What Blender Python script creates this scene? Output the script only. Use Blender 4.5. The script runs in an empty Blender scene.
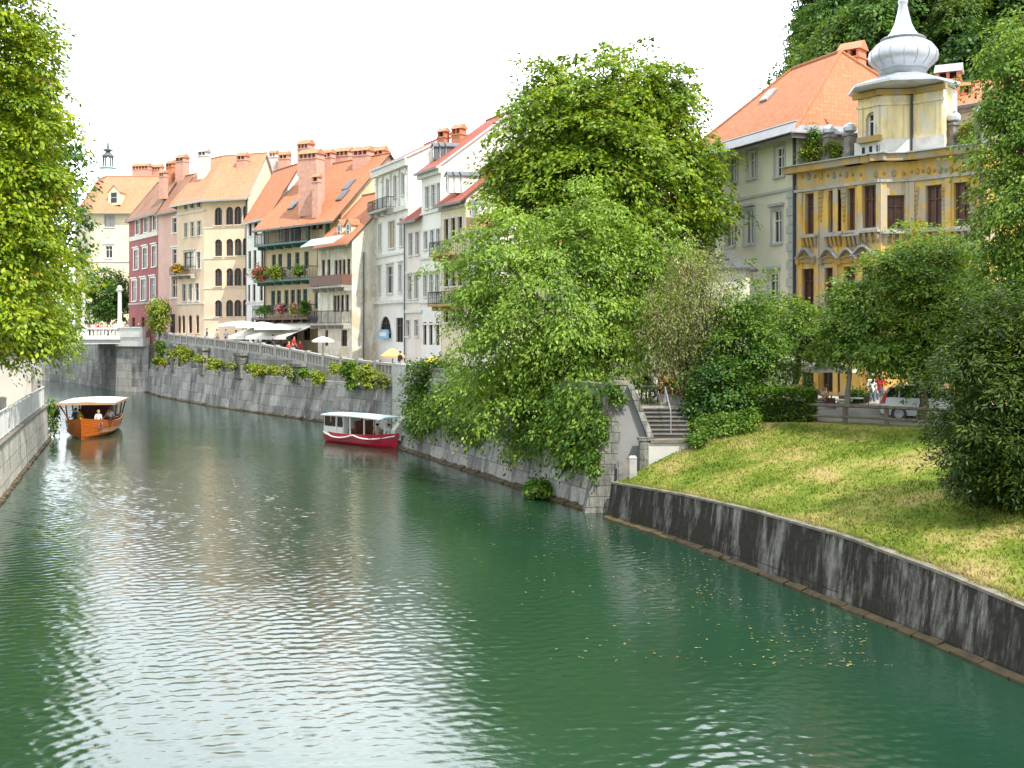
import bpy, bmesh, math, random
import numpy as np
from mathutils import Vector, Matrix

# ---------------------------------------------------------------- camera, world, sun, exposure
SC = bpy.context.scene
COL = SC.collection
FPX, HY, CZ = 1138.0, 335.0, 7.0
cam_d = bpy.data.cameras.new("camera")
cam = bpy.data.objects.new("camera", cam_d)
COL.objects.link(cam)
cam.location = (0, 0, CZ)
cam.rotation_euler = (math.radians(90), 0, 0)
cam_d.sensor_width = 36
cam_d.lens = FPX / 1024 * 36
cam_d.shift_y = -(384 - HY) / 1024
cam_d.clip_end = 5000
SC.camera = cam

SUN_AZ = math.radians(144)      # from +Y towards +X : behind the viewer, to the right
SUN_EL = math.radians(54)
TO_SUN = Vector((math.sin(SUN_AZ) * math.cos(SUN_EL), math.cos(SUN_AZ) * math.cos(SUN_EL), math.sin(SUN_EL)))
sun_d = bpy.data.lights.new("sun", 'SUN')
sun_d.energy = 4.6
sun_d.angle = math.radians(0.6)
sun_d.color = (1.0, 0.94, 0.84)
sun = bpy.data.objects.new("sun", sun_d)
COL.objects.link(sun)
sun.rotation_euler = TO_SUN.to_track_quat('Z', 'Y').to_euler()
sun.location = (60, -60, 90)

world = bpy.data.worlds.new("World")
SC.world = world
world.use_nodes = True
wn, wl = world.node_tree.nodes, world.node_tree.links
wn.clear()
w_out = wn.new('ShaderNodeOutputWorld')
w_bg = wn.new('ShaderNodeBackground')
w_bg.inputs['Strength'].default_value = 0.15
w_sky = wn.new('ShaderNodeTexSky')
w_sky.sky_type = 'NISHITA'
w_sky.sun_disc = False
w_sky.sun_elevation = SUN_EL
w_sky.sun_rotation = SUN_AZ
w_sky.dust_density = 2.0
# thin bright cloud sheet over the blue
w_co = wn.new('ShaderNodeTexCoord')
w_map = wn.new('ShaderNodeMapping')
w_map.inputs['Scale'].default_value = (1.0, 1.0, 3.0)
w_no = wn.new('ShaderNodeTexNoise')
w_no.inputs['Scale'].default_value = 2.2
w_no.inputs['Detail'].default_value = 6
w_no.inputs['Roughness'].default_value = 0.55
w_ra = wn.new('ShaderNodeValToRGB')
w_ra.color_ramp.elements[0].position = 0.40
w_ra.color_ramp.elements[0].color = (0.62, 0.62, 0.62, 1)
w_ra.color_ramp.elements[1].position = 0.56
w_ra.color_ramp.elements[1].color = (0.97, 0.97, 0.97, 1)
w_mix = wn.new('ShaderNodeMixRGB')
w_mix.inputs['Color2'].default_value = (12.2, 13.2, 13.9, 1)
wl.new(w_co.outputs['Generated'], w_map.inputs['Vector'])
wl.new(w_map.outputs['Vector'], w_no.inputs['Vector'])
wl.new(w_no.outputs['Fac'], w_ra.inputs['Fac'])
wl.new(w_ra.outputs['Color'], w_mix.inputs['Fac'])
# added cloud brightening towards the north, so the river reflects more light
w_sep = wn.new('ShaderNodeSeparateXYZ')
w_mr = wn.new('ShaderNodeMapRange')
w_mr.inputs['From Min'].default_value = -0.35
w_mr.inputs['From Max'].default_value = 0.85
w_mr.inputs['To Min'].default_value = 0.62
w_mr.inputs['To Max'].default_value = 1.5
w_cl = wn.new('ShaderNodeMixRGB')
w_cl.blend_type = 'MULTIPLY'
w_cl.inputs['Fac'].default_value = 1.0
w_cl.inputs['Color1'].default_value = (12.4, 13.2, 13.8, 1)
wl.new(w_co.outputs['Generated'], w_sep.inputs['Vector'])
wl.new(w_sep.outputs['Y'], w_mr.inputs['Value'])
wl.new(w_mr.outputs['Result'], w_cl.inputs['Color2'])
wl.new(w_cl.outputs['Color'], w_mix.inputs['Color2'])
wl.new(w_sky.outputs['Color'], w_mix.inputs['Color1'])
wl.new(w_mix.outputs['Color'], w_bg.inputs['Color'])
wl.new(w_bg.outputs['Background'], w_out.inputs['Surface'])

SC.view_settings.view_transform = 'Standard'
SC.view_settings.look = 'None'
SC.view_settings.gamma = 1
SC.view_settings.exposure = 0.5
SC.cycles.max_bounces = 6
SC.cycles.transparent_max_bounces = 6
SC.cycles.use_denoising = True

R = random.Random(7)
NR = np.random.default_rng(11)


def PX(x, Y):
    return (x - 512) / FPX * Y


def PZ(y, Y):
    return CZ + (HY - y) / FPX * Y


def P2(x, Y):
    return (PX(x, Y), Y)


# ---------------------------------------------------------------- materials
def _nt(name):
    m = bpy.data.materials.new(name)
    m.use_nodes = True
    nt = m.node_tree
    b = nt.nodes['Principled BSDF']
    return m, nt, b


def ramp(nt, stops):
    r = nt.nodes.new('ShaderNodeValToRGB')
    e = r.color_ramp.elements
    while len(e) < len(stops):
        e.new(0.5)
    for q, (p, c) in zip(e, stops):
        q.position = p
        q.color = (c[0], c[1], c[2], 1) if not isinstance(c, (int, float)) else (c, c, c, 1)
    return r


def noise(nt, scale, detail=4, stretch=(1, 1, 1), coord='Object', rough=0.6):
    tc = nt.nodes.new('ShaderNodeTexCoord')
    mp = nt.nodes.new('ShaderNodeMapping')
    mp.inputs['Scale'].default_value = stretch
    n = nt.nodes.new('ShaderNodeTexNoise')
    n.inputs['Scale'].default_value = scale
    n.inputs['Detail'].default_value = detail
    n.inputs['Roughness'].default_value = rough
    nt.links.new(tc.outputs[coord], mp.inputs['Vector'])
    nt.links.new(mp.outputs['Vector'], n.inputs['Vector'])
    return n


def mix(nt, fac, a, b, mode='MIX'):
    m = nt.nodes.new('ShaderNodeMixRGB')
    m.blend_type = mode
    for key, v in (('Fac', fac), ('Color1', a), ('Color2', b)):
        if hasattr(v, 'is_output') or hasattr(v, 'links'):
            nt.links.new(v, m.inputs[key])
        elif isinstance(v, (int, float)):
            m.inputs[key].default_value = v
        else:
            m.inputs[key].default_value = (v[0], v[1], v[2], 1)
    return m.outputs['Color']


def bump(nt, b, h, strength=0.3, dist=0.05):
    n = nt.nodes.new('ShaderNodeBump')
    n.inputs['Strength'].default_value = strength
    n.inputs['Distance'].default_value = dist
    nt.links.new(h, n.inputs['Height'])
    nt.links.new(n.outputs['Normal'], b.inputs['Normal'])


def plain(name, c, rough=0.6, metal=0.0, var=0.12, scale=3.0):
    m, nt, b = _nt(name)
    n = noise(nt, scale, 5)
    r = ramp(nt, [(0.3, tuple(x * (1 - var) for x in c)), (0.7, tuple(min(1, x * (1 + var)) for x in c))])
    nt.links.new(n.outputs['Fac'], r.inputs['Fac'])
    nt.links.new(r.outputs['Color'], b.inputs['Base Color'])
    b.inputs['Roughness'].default_value = rough
    b.inputs['Metallic'].default_value = metal
    return m


def stucco(name, c, stain=(0.25, 0.22, 0.18), amount=0.35, streak=0.5):
    """painted plaster: faint blotches, streaks of dirt running down, fine grain"""
    m, nt, b = _nt(name)
    n1 = noise(nt, 0.35, 6)
    r1 = ramp(nt, [(0.35, tuple(x * 0.86 for x in c)), (0.68, tuple(min(1, x * 1.08) for x in c))])
    nt.links.new(n1.outputs['Fac'], r1.inputs['Fac'])
    n2 = noise(nt, 1.6, 6, (1, 1, 0.16), rough=0.7)
    r2 = ramp(nt, [(0.56, 0.0), (0.78, amount)])
    nt.links.new(n2.outputs['Fac'], r2.inputs['Fac'])
    col = mix(nt, r2.outputs['Color'], r1.outputs['Color'], stain)
    nt.links.new(col, b.inputs['Base Color'])
    b.inputs['Roughness'].default_value = 0.9
    b.inputs['Specular IOR Level'].default_value = 0.2
    n3 = noise(nt, 9, 5)
    bump(nt, b, n3.outputs['Fac'], 0.25, 0.03)
    return m


def peeling(name, c, under, amount=0.5, lo=0.5):
    """old paint fallen off in patches"""
    m, nt, b = _nt(name)
    n1 = noise(nt, 0.8, 7, (1, 1, 0.7), rough=0.7)
    r1 = ramp(nt, [(lo, 0.0), (lo + 0.07, amount), (lo + 0.25, min(1, amount * 1.5))])
    nt.links.new(n1.outputs['Fac'], r1.inputs['Fac'])
    n2 = noise(nt, 2.4, 6, (1, 1, 0.3))
    r2 = ramp(nt, [(0.3, tuple(x * 0.7 for x in c)), (0.52, c), (0.75, tuple(min(1, x * 1.18) for x in c))])
    nt.links.new(n2.outputs['Fac'], r2.inputs['Fac'])
    col = mix(nt, r1.outputs['Color'], r2.outputs['Color'], under)
    n4 = noise(nt, 3.5, 6, (1, 1, 0.12), rough=0.75)
    r4 = ramp(nt, [(0.58, 0.0), (0.76, 0.7)])
    nt.links.new(n4.outputs['Fac'], r4.inputs['Fac'])
    col = mix(nt, r4.outputs['Color'], col, (0.13, 0.09, 0.05))
    nt.links.new(col, b.inputs['Base Color'])
    b.inputs['Roughness'].default_value = 0.9
    b.inputs['Specular IOR Level'].default_value = 0.2
    bump(nt, b, n1.outputs['Fac'], 0.4, 0.04)
    return m


def tiles(name, c1, c2, c3):
    """clay roof tiles in UV space: u along the eave, v up the slope"""
    m, nt, b = _nt(name)
    uv = nt.nodes.new('ShaderNodeUVMap')
    br = nt.nodes.new('ShaderNodeTexBrick')
    br.offset = 0.5
    br.inputs['Scale'].default_value = 1
    br.inputs['Brick Width'].default_value = 0.22
    br.inputs['Row Height'].default_value = 0.30
    br.inputs['Mortar Size'].default_value = 0.022
    br.inputs['Mortar Smooth'].default_value = 0.6
    br.inputs['Color1'].default_value = (*c1, 1)
    br.inputs['Color2'].default_value = (*c2, 1)
    br.inputs['Mortar'].default_value = (c1[0] * 0.66, c1[1] * 0.62, c1[2] * 0.62, 1)
    nt.links.new(uv.outputs['UV'], br.inputs['Vector'])
    n = noise(nt, 0.5, 7, rough=0.7)
    r = ramp(nt, [(0.42, 0.0), (0.72, 0.75)])
    nt.links.new(n.outputs['Fac'], r.inputs['Fac'])
    col = mix(nt, r.outputs['Color'], br.outputs['Color'], c3)
    n2 = noise(nt, 7, 3)
    r2 = ramp(nt, [(0.3, 0.82), (0.7, 1.1)])
    nt.links.new(n2.outputs['Fac'], r2.inputs['Fac'])
    col = mix(nt, 1.0, col, r2.outputs['Color'], 'MULTIPLY')
    nt.links.new(col, b.inputs['Base Color'])
    b.inputs['Roughness'].default_value = 0.85
    b.inputs['Specular IOR Level'].default_value = 0.2
    bump(nt, b, br.outputs['Fac'], -0.6, 0.05)
    return m


def ashlar(name, c1, c2, w, h, mortar, stain_c, stain_lo, stain_hi, stain_amt, light_c=None, coord_scale=0.7):
    """stone blocks in UV space with vertical stains and pale run-offs"""
    m, nt, b = _nt(name)
    uv = nt.nodes.new('ShaderNodeUVMap')
    br = nt.nodes.new('ShaderNodeTexBrick')
    br.inputs['Scale'].default_value = 1
    br.inputs['Brick Width'].default_value = w
    br.inputs['Row Height'].default_value = h
    br.inputs['Mortar Size'].default_value = 0.025
    br.inputs['Mortar Smooth'].default_value = 0.4
    br.inputs['Color1'].default_value = (*c1, 1)
    br.inputs['Color2'].default_value = (*c2, 1)
    br.inputs['Mortar'].default_value = (*mortar, 1)
    nt.links.new(uv.outputs['UV'], br.inputs['Vector'])
    mp = nt.nodes.new('ShaderNodeMapping')
    mp.inputs['Scale'].default_value = (1.0, 0.22, 1)
    nt.links.new(uv.outputs['UV'], mp.inputs['Vector'])
    n = nt.nodes.new('ShaderNodeTexNoise')
    n.inputs['Scale'].default_value = coord_scale * 2
    n.inputs['Detail'].default_value = 8
    n.inputs['Roughness'].default_value = 0.7
    nt.links.new(mp.outputs['Vector'], n.inputs['Vector'])
    r = ramp(nt, [(stain_lo, 0.0), (stain_hi, stain_amt)])
    nt.links.new(n.outputs['Fac'], r.inputs['Fac'])
    col = mix(nt, r.outputs['Color'], br.outputs['Color'], stain_c)
    if light_c:
        mp2 = nt.nodes.new('ShaderNodeMapping')
        mp2.inputs['Scale'].default_value = (2.1, 0.38, 1)
        mp2.inputs['Location'].default_value = (7, 3, 0)
        nt.links.new(uv.outputs['UV'], mp2.inputs['Vector'])
        n2 = nt.nodes.new('ShaderNodeTexNoise')
        n2.inputs['Scale'].default_value = 1.1
        n2.inputs['Detail'].default_value = 7
        n2.inputs['Roughness'].default_value = 0.75
        nt.links.new(mp2.outputs['Vector'], n2.inputs['Vector'])
        r2 = ramp(nt, [(0.52, 0.0), (0.66, 0.85)])
        nt.links.new(n2.outputs['Fac'], r2.inputs['Fac'])
        big = noise(nt, 0.22, 3)
        rbg = ramp(nt, [(0.40, 0.05), (0.60, 1.0)])
        nt.links.new(big.outputs['Fac'], rbg.inputs['Fac'])
        fac = mix(nt, 1.0, r2.outputs['Color'], rbg.outputs['Color'], 'MULTIPLY')
        col = mix(nt, fac, col, light_c)
    n3 = noise(nt, 6, 6, rough=0.7)
    r3 = ramp(nt, [(0.25, 0.6), (0.75, 1.3)])
    nt.links.new(n3.outputs['Fac'], r3.inputs['Fac'])
    col = mix(nt, 1.0, col, r3.outputs['Color'], 'MULTIPLY')
    nt.links.new(col, b.inputs['Base Color'])
    b.inputs['Roughness'].default_value = 0.92
    b.inputs['Specular IOR Level'].default_value = 0.2
    add = mix(nt, 0.5, n3.outputs['Fac'], br.outputs['Fac'], 'SUBTRACT')
    bump(nt, b, add, 0.6, 0.06)
    return m


def leaf_mat(name, dark, mid, light, autumn=None, trans=0.32):
    m, nt, b = _nt(name)
    nt.nodes.remove(b)
    out = nt.nodes['Material Output']
    geo = nt.nodes.new('ShaderNodeNewGeometry')
    stops = [(0.0, dark), (0.45, mid), (0.9, light)]
    r = ramp(nt, stops)
    n = noise(nt, 0.45, 3)
    ad = nt.nodes.new('ShaderNodeMath')
    ad.operation = 'MULTIPLY_ADD'
    ad.inputs[1].default_value = 1.5
    ad.inputs[2].default_value = -0.75
    nt.links.new(n.outputs['Fac'], ad.inputs[0])
    ad2 = nt.nodes.new('ShaderNodeMath')
    ad2.operation = 'ADD'
    ad2.use_clamp = True
    nt.links.new(ad.outputs[0], ad2.inputs[0])
    nt.links.new(geo.outputs['Random Per Island'], ad2.inputs[1])
    nt.links.new(ad2.outputs[0], r.inputs['Fac'])
    lc = r.outputs['Color']
    if autumn:
        fr = nt.nodes.new('ShaderNodeMath')
        fr.operation = 'MULTIPLY'
        fr.inputs[1].default_value = 37.7
        nt.links.new(geo.outputs['Random Per Island'], fr.inputs[0])
        fr2 = nt.nodes.new('ShaderNodeMath')
        fr2.operation = 'FRACT'
        nt.links.new(fr.outputs[0], fr2.inputs[0])
        na = noise(nt, 0.6, 2)
        fr3 = nt.nodes.new('ShaderNodeMath')
        fr3.operation = 'MULTIPLY'
        nt.links.new(fr2.outputs[0], fr3.inputs[0])
        nt.links.new(na.outputs['Fac'], fr3.inputs[1])
        ra_ = ramp(nt, [(0.56, 0.0), (0.60, 0.85)])
        nt.links.new(fr3.outputs[0], ra_.inputs['Fac'])
        lc = mix(nt, ra_.outputs['Color'], lc, autumn)
    di = nt.nodes.new('ShaderNodeBsdfPrincipled')
    di.inputs['Roughness'].default_value = 0.5
    di.inputs['Specular IOR Level'].default_value = 0.3
    tr = nt.nodes.new('ShaderNodeBsdfTranslucent')
    nt.links.new(lc, di.inputs['Base Color'])
    tcol = mix(nt, 1.0, lc, (1.5, 1.4, 0.6), 'MULTIPLY')
    nt.links.new(tcol, tr.inputs['Color'])
    mx = nt.nodes.new('ShaderNodeMixShader')
    mx.inputs['Fac'].default_value = trans
    nt.links.new(di.outputs[0], mx.inputs[1])
    nt.links.new(tr.outputs[0], mx.inputs[2])
    nt.links.new(mx.outputs[0], out.inputs['Surface'])
    return m


def bark(name, c):
    m, nt, b = _nt(name)
    n = noise(nt, 6, 6, (1, 1, 0.2))
    r = ramp(nt, [(0.3, tuple(x * 0.5 for x in c)), (0.7, tuple(x * 1.25 for x in c))])
    nt.links.new(n.outputs['Fac'], r.inputs['Fac'])
    nt.links.new(r.outputs['Color'], b.inputs['Base Color'])
    b.inputs['Roughness'].default_value = 0.9
    bump(nt, b, n.outputs['Fac'], 0.6, 0.04)
    return m


M = {}
M['glass'] = plain('window_glass', (0.035, 0.04, 0.045), 0.12, 0, 0.4, 0.6)
M['glass_curtain'] = plain('curtained_glass', (0.30, 0.31, 0.30), 0.25, 0, 0.35, 1.2)
M['dark'] = plain('dark_opening', (0.02, 0.018, 0.016), 0.8)
M['white'] = plain('white_paint', (0.74, 0.74, 0.71), 0.6, 0, 0.06)
M['frame_grey'] = plain('grey_paint', (0.42, 0.44, 0.44), 0.6)
M['frame_brown'] = plain('brown_wood_paint', (0.10, 0.055, 0.035), 0.6)
M['frame_teal'] = plain('teal_shutter_paint', (0.07, 0.16, 0.15), 0.6)
M['blind_tan'] = plain('tan_blind', (0.50, 0.36, 0.20), 0.7)
M['dark_iron'] = plain('dark_iron', (0.035, 0.035, 0.04), 0.5)
M['zinc'] = plain('zinc_sheet', (0.36, 0.38, 0.41), 0.45, 0.3, 0.15)
M['zinc_bright'] = plain('bright_zinc_sheet', (0.47, 0.50, 0.55), 0.38, 0.45, 0.16, 1.5)
M['zinc_dark'] = plain('dark_zinc', (0.13, 0.14, 0.155), 0.5, 0.3)
M['copper'] = plain('green_copper', (0.38, 0.51, 0.46), 0.6, 0, 0.2, 1.5)
M['tile_orange'] = tiles('orange_roof_tiles', (0.48, 0.20, 0.105), (0.40, 0.155, 0.078), (0.35, 0.175, 0.105))
M['tile_warm'] = tiles('warm_roof_tiles', (0.55, 0.255, 0.145), (0.46, 0.20, 0.11), (0.42, 0.245, 0.155))
M['tile_brown'] = tiles('brown_roof_tiles', (0.30, 0.15, 0.10), (0.24, 0.12, 0.08), (0.33, 0.22, 0.16))
M['tile_red'] = tiles('dark_red_roof_tiles', (0.36, 0.10, 0.07), (0.28, 0.08, 0.06), (0.30, 0.14, 0.10))
M['brick_pink'] = plain('pink_chimney_plaster', (0.56, 0.31, 0.24), 0.9, 0, 0.15)
M['brick_red'] = plain('red_chimney_brick', (0.52, 0.20, 0.11), 0.9, 0, 0.2, 6)
M['cream'] = stucco('cream_plaster', (0.70, 0.62, 0.45))
M['cream_far'] = stucco('pale_cream_plaster', (0.76, 0.68, 0.50), amount=0.2)
M['maroon'] = stucco('maroon_plaster', (0.33, 0.125, 0.13), (0.2, 0.08, 0.08))
M['pink'] = stucco('pink_plaster', (0.66, 0.43, 0.38), amount=0.2)
M['peach'] = stucco('peach_plaster', (0.80, 0.61, 0.45), amount=0.15)
M['peach_pale'] = stucco('pale_peach_plaster', (0.80, 0.72, 0.57), amount=0.15)
M['white_wall'] = stucco('white_plaster', (0.78, 0.77, 0.74), amount=0.3)
M['offwhite_wall'] = stucco('off_white_plaster', (0.70, 0.67, 0.61), amount=0.5)
M['weathered'] = peeling('weathered_white_plaster', (0.72, 0.68, 0.58), (0.50, 0.42, 0.28), 0.7)
M['buff'] = stucco('buff_gallery_plaster', (0.62, 0.50, 0.33), amount=0.5)
M['grey_wall'] = stucco('grey_beige_plaster', (0.72, 0.69, 0.57), amount=0.25)
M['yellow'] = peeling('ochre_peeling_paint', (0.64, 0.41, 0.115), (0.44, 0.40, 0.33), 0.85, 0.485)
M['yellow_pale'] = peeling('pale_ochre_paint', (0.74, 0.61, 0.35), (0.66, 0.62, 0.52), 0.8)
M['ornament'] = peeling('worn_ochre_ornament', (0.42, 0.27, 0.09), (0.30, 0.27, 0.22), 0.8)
M['stone_trim'] = plain('stone_trim', (0.38, 0.36, 0.33), 0.9, 0, 0.25)
M['stone_dark'] = plain('dark_weathered_stone', (0.20, 0.19, 0.175), 0.9, 0, 0.45, 3)
M['stone_pale'] = plain('pale_stone', (0.62, 0.61, 0.57), 0.9, 0, 0.15)
M['canvas'] = plain('white_canvas', (0.80, 0.78, 0.72), 0.8, 0, 0.05)
M['paving'] = plain('street_paving', (0.33, 0.31, 0.28), 0.9, 0, 0.2, 0.8)
M['concrete'] = stucco('pale_concrete', (0.50, 0.49, 0.45), (0.14, 0.13, 0.11), 0.7)
M['quay_stone'] = ashlar('quay_stone', (0.42, 0.41, 0.385), (0.22, 0.215, 0.205), 2.1, 0.95, (0.17, 0.17, 0.16),
                         (0.06, 0.057, 0.05), 0.50, 0.66, 0.8, (0.56, 0.55, 0.53), 0.45)
M['low_wall'] = ashlar('stained_low_wall', (0.24, 0.23, 0.205), (0.20, 0.195, 0.175), 3.6, 2.4, (0.12, 0.12, 0.11),
                       (0.020, 0.016, 0.012), 0.37, 0.50, 0.94, (0.36, 0.35, 0.32), 0.5)
M['left_wall'] = ashlar('left_quay_wall', (0.55, 0.52, 0.45), (0.47, 0.44, 0.38), 1.8, 0.8, (0.28, 0.26, 0.2),
                        (0.12, 0.10, 0.055), 0.50, 0.66, 0.8, (0.64, 0.62, 0.56))
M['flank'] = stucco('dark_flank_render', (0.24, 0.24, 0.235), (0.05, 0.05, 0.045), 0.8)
M['pier_stone'] = ashlar('pier_stone', (0.27, 0.265, 0.24), (0.16, 0.16, 0.145), 0.62, 0.42, (0.10, 0.10, 0.09),
                         (0.075, 0.075, 0.055), 0.46, 0.62, 0.85, (0.44, 0.43, 0.41))
M['algae'] = plain('waterline_algae', (0.065, 0.042, 0.013), 0.7, 0, 0.6, 2.5)
M['coping'] = plain('stone_coping', (0.155, 0.14, 0.11), 0.9, 0, 0.45, 2.5)
M['bark'] = bark('bark', (0.11, 0.085, 0.06))
M['bark_pale'] = bark('pale_bark', (0.32, 0.29, 0.22))
M['leaf_chestnut'] = leaf_mat('chestnut_leaves', (0.045, 0.11, 0.008), (0.13, 0.225, 0.012), (0.27, 0.36, 0.018), (0.30, 0.15, 0.02))
M['leaf_lime'] = leaf_mat('lime_tree_leaves', (0.08, 0.165, 0.022), (0.165, 0.285, 0.035), (0.28, 0.40, 0.055))
M['leaf_left'] = leaf_mat('left_tree_leaves', (0.08, 0.16, 0.008), (0.18, 0.28, 0.012), (0.33, 0.40, 0.018), (0.34, 0.20, 0.02))
M['leaf_dark'] = leaf_mat('dark_tree_leaves', (0.022, 0.07, 0.016), (0.06, 0.14, 0.025), (0.12, 0.22, 0.04))
M['leaf_mid'] = leaf_mat('street_tree_leaves', (0.045, 0.115, 0.014), (0.11, 0.205, 0.024), (0.22, 0.31, 0.04))
M['leaf_yew'] = leaf_mat('yew_needles', (0.012, 0.038, 0.004), (0.032, 0.072, 0.006), (0.085, 0.125, 0.008), None, 0.25)
M['leaf_ivy'] = leaf_mat('ivy_leaves', (0.03, 0.095, 0.012), (0.08, 0.175, 0.018), (0.18, 0.27, 0.03))
M['leaf_yellow'] = leaf_mat('yellow_green_leaves', (0.08, 0.14, 0.012), (0.18, 0.25, 0.02), (0.31, 0.34, 0.035), (0.34, 0.18, 0.03))
M['leaf_willow'] = leaf_mat('sparse_willow_leaves', (0.09, 0.12, 0.03), (0.16, 0.20, 0.05), (0.27, 0.30, 0.09))
M['leaf_hill'] = leaf_mat('hill_leaves', (0.03, 0.08, 0.012), (0.075, 0.15, 0.018), (0.15, 0.22, 0.03))
M['leaf_hill2'] = leaf_mat('dark_hill_leaves', (0.012, 0.045, 0.012), (0.035, 0.095, 0.02), (0.075, 0.15, 0.03))
M['leaf_maple'] = leaf_mat('maple_leaves', (0.035, 0.10, 0.012), (0.10, 0.20, 0.02), (0.22, 0.32, 0.035))
M['twig'] = bark('twigs', (0.24, 0.17, 0.10))
M['flower_red'] = plain('red_flowers', (0.55, 0.03, 0.05), 0.6)
M['flower_pink'] = plain('pink_flowers', (0.62, 0.14, 0.25), 0.6)
M['mesh_grey'] = plain('galvanised_mesh', (0.60, 0.61, 0.60), 0.5, 0.2, 0.08)
M['skin'] = plain('skin', (0.52, 0.32, 0.23), 0.6)


# ---------------------------------------------------------------- mesh helpers
def root_loc(o):
    v = Vector((0, 0, 0))
    while o is not None:
        v += o.location
        o = o.parent
    return v


def auto_uv(pts):
    a, b_, c = pts[0], pts[1], pts[2]
    n = (b_ - a).cross(c - b_)
    if n.length < 1e-9 and len(pts) > 3:
        n = (c - b_).cross(pts[3] - c)
    if n.length < 1e-9:
        return [(0, 0)] * len(pts)
    n.normalize()
    if abs(n.z) > 0.985:
        return [(p.x, p.y) for p in pts]
    h = Vector((0, 0, 1)).cross(n)
    h.normalize()
    v = n.cross(h)
    return [(p.dot(h), p.dot(v)) for p in pts]


class MB:
    """collects faces and links them as one mesh object"""

    def __init__(s):
        s.v, s.f, s.mi, s.uv = [], [], [], []

    def face(s, pts, m=0):
        pts = [Vector(p) for p in pts]
        i = len(s.v)
        s.v += pts
        s.f.append(tuple(range(i, i + len(pts))))
        s.mi.append(m)
        s.uv += auto_uv(pts)

    def hexa(s, a, m=0):
        """a: 8 points, bottom 0-3 counter-clockwise from above, top 4-7"""
        for q in ((3, 2, 1, 0), (4, 5, 6, 7), (0, 1, 5, 4), (1, 2, 6, 5), (2, 3, 7, 6), (3, 0, 4, 7)):
            s.face([a[k] for k in q], m)

    def box(s, x0, y0, z0, x1, y1, z1, m=0):
        s.hexa([(x0, y0, z0), (x1, y0, z0), (x1, y1, z0), (x0, y1, z0),
                (x0, y0, z1), (x1, y0, z1), (x1, y1, z1), (x0, y1, z1)], m)

    def obox(s, o, ux, uy, uz, m=0):
        """oriented box from a corner and three edge vectors (right handed)"""
        o, ux, uy, uz = Vector(o), Vector(ux), Vector(uy), Vector(uz)
        if ux.cross(uy).dot(uz) < 0:
            ux, uy = uy, ux
        s.hexa([o, o + ux, o + ux + uy, o + uy, o + uz, o + ux + uz, o + ux + uy + uz, o + uy + uz], m)

    def rbox(s, cx, cy, z0, w, d, h, ang=0, m=0):
        c, n = math.cos(ang), math.sin(ang)
        ux, uy = Vector((c, n, 0)), Vector((-n, c, 0))
        o = Vector((cx, cy, z0)) - ux * w / 2 - uy * d / 2
        s.obox(o, ux * w, uy * d, (0, 0, h), m)

    def tube(s, pts, rad, n=8, m=0, caps=True):
        pts = [Vector(p) for p in pts]
        if isinstance(rad, (int, float)):
            rad = [rad] * len(pts)
        rings = []
        for i, p in enumerate(pts):
            d = (pts[min(i + 1, len(pts) - 1)] - pts[max(i - 1, 0)])
            if d.length < 1e-9:
                d = Vector((0, 0, 1))
            d.normalize()
            ref = Vector((1, 0, 0)) if abs(d.x) < 0.9 else Vector((0, 1, 0))
            a = d.cross(ref).normalized()
            b = d.cross(a)
            rings.append([p + (a * math.cos(2 * math.pi * k / n) + b * math.sin(2 * math.pi * k / n)) * rad[i] for k in range(n)])
        for i in range(len(pts) - 1):
            for k in range(n):
                k2 = (k + 1) % n
                s.face([rings[i][k], rings[i][k2], rings[i + 1][k2], rings[i + 1][k]], m)
        if caps:
            s.face(rings[0][::-1], m)
            s.face(rings[-1], m)

    def lathe(s, c, prof, n=16, m=0, ang0=0.0):
        c = Vector(c)
        rings = [[c + Vector((r * math.cos(ang0 + 2 * math.pi * k / n), r * math.sin(ang0 + 2 * math.pi * k / n), z)) for k in range(n)] for r, z in prof]
        for i in range(len(prof) - 1):
            for k in range(n):
                k2 = (k + 1) % n
                if prof[i][0] < 1e-6:
                    s.face([rings[i][k], rings[i + 1][k2], rings[i + 1][k]], m)
                elif prof[i + 1][0] < 1e-6:
                    s.face([rings[i][k], rings[i][k2], rings[i + 1][k]], m)
                else:
                    s.face([rings[i][k], rings[i][k2], rings[i + 1][k2], rings[i + 1][k]], m)
        if prof[0][0] > 1e-6:
            s.face(rings[0][::-1], m)
        if prof[-1][0] > 1e-6:
            s.face(rings[-1], m)

    def prism(s, poly, z0, z1, m=0):
        """poly: plan points counter-clockwise from above"""
        a = sum(p[0] * q[1] - q[0] * p[1] for p, q in zip(poly, poly[1:] + poly[:1]))
        if a < 0:
            poly = poly[::-1]
        n = len(poly)
        s.face([(p[0], p[1], z1) for p in poly], m)
        s.face([(p[0], p[1], z0) for p in poly[::-1]], m)
        for i in range(n):
            p, q = poly[i], poly[(i + 1) % n]
            s.face([(p[0], p[1], z0), (q[0], q[1], z0), (q[0], q[1], z1), (p[0], p[1], z1)], m)

    def sheet(s, faces, t, m=0, m_under=None):
        """top faces (point lists) thickened downward by t, with rims"""
        key = lambda p: (round(p[0], 3), round(p[1], 3), round(p[2], 3))
        cnt = {}
        for f in faces:
            for p, q in zip(f, f[1:] + f[:1]):
                cnt[(key(p), key(q))] = (p, q)
        dn = Vector((0, 0, -t))
        mu = m if m_under is None else m_under
        for f in faces:
            f = [Vector(p) for p in f]
            s.face(f, m)
            s.face([p + dn for p in f[::-1]], mu)
        for (a, b), (p, q) in cnt.items():
            if (b, a) not in cnt:
                p, q = Vector(p), Vector(q)
                s.face([p + dn, q + dn, q, p], mu)

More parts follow.
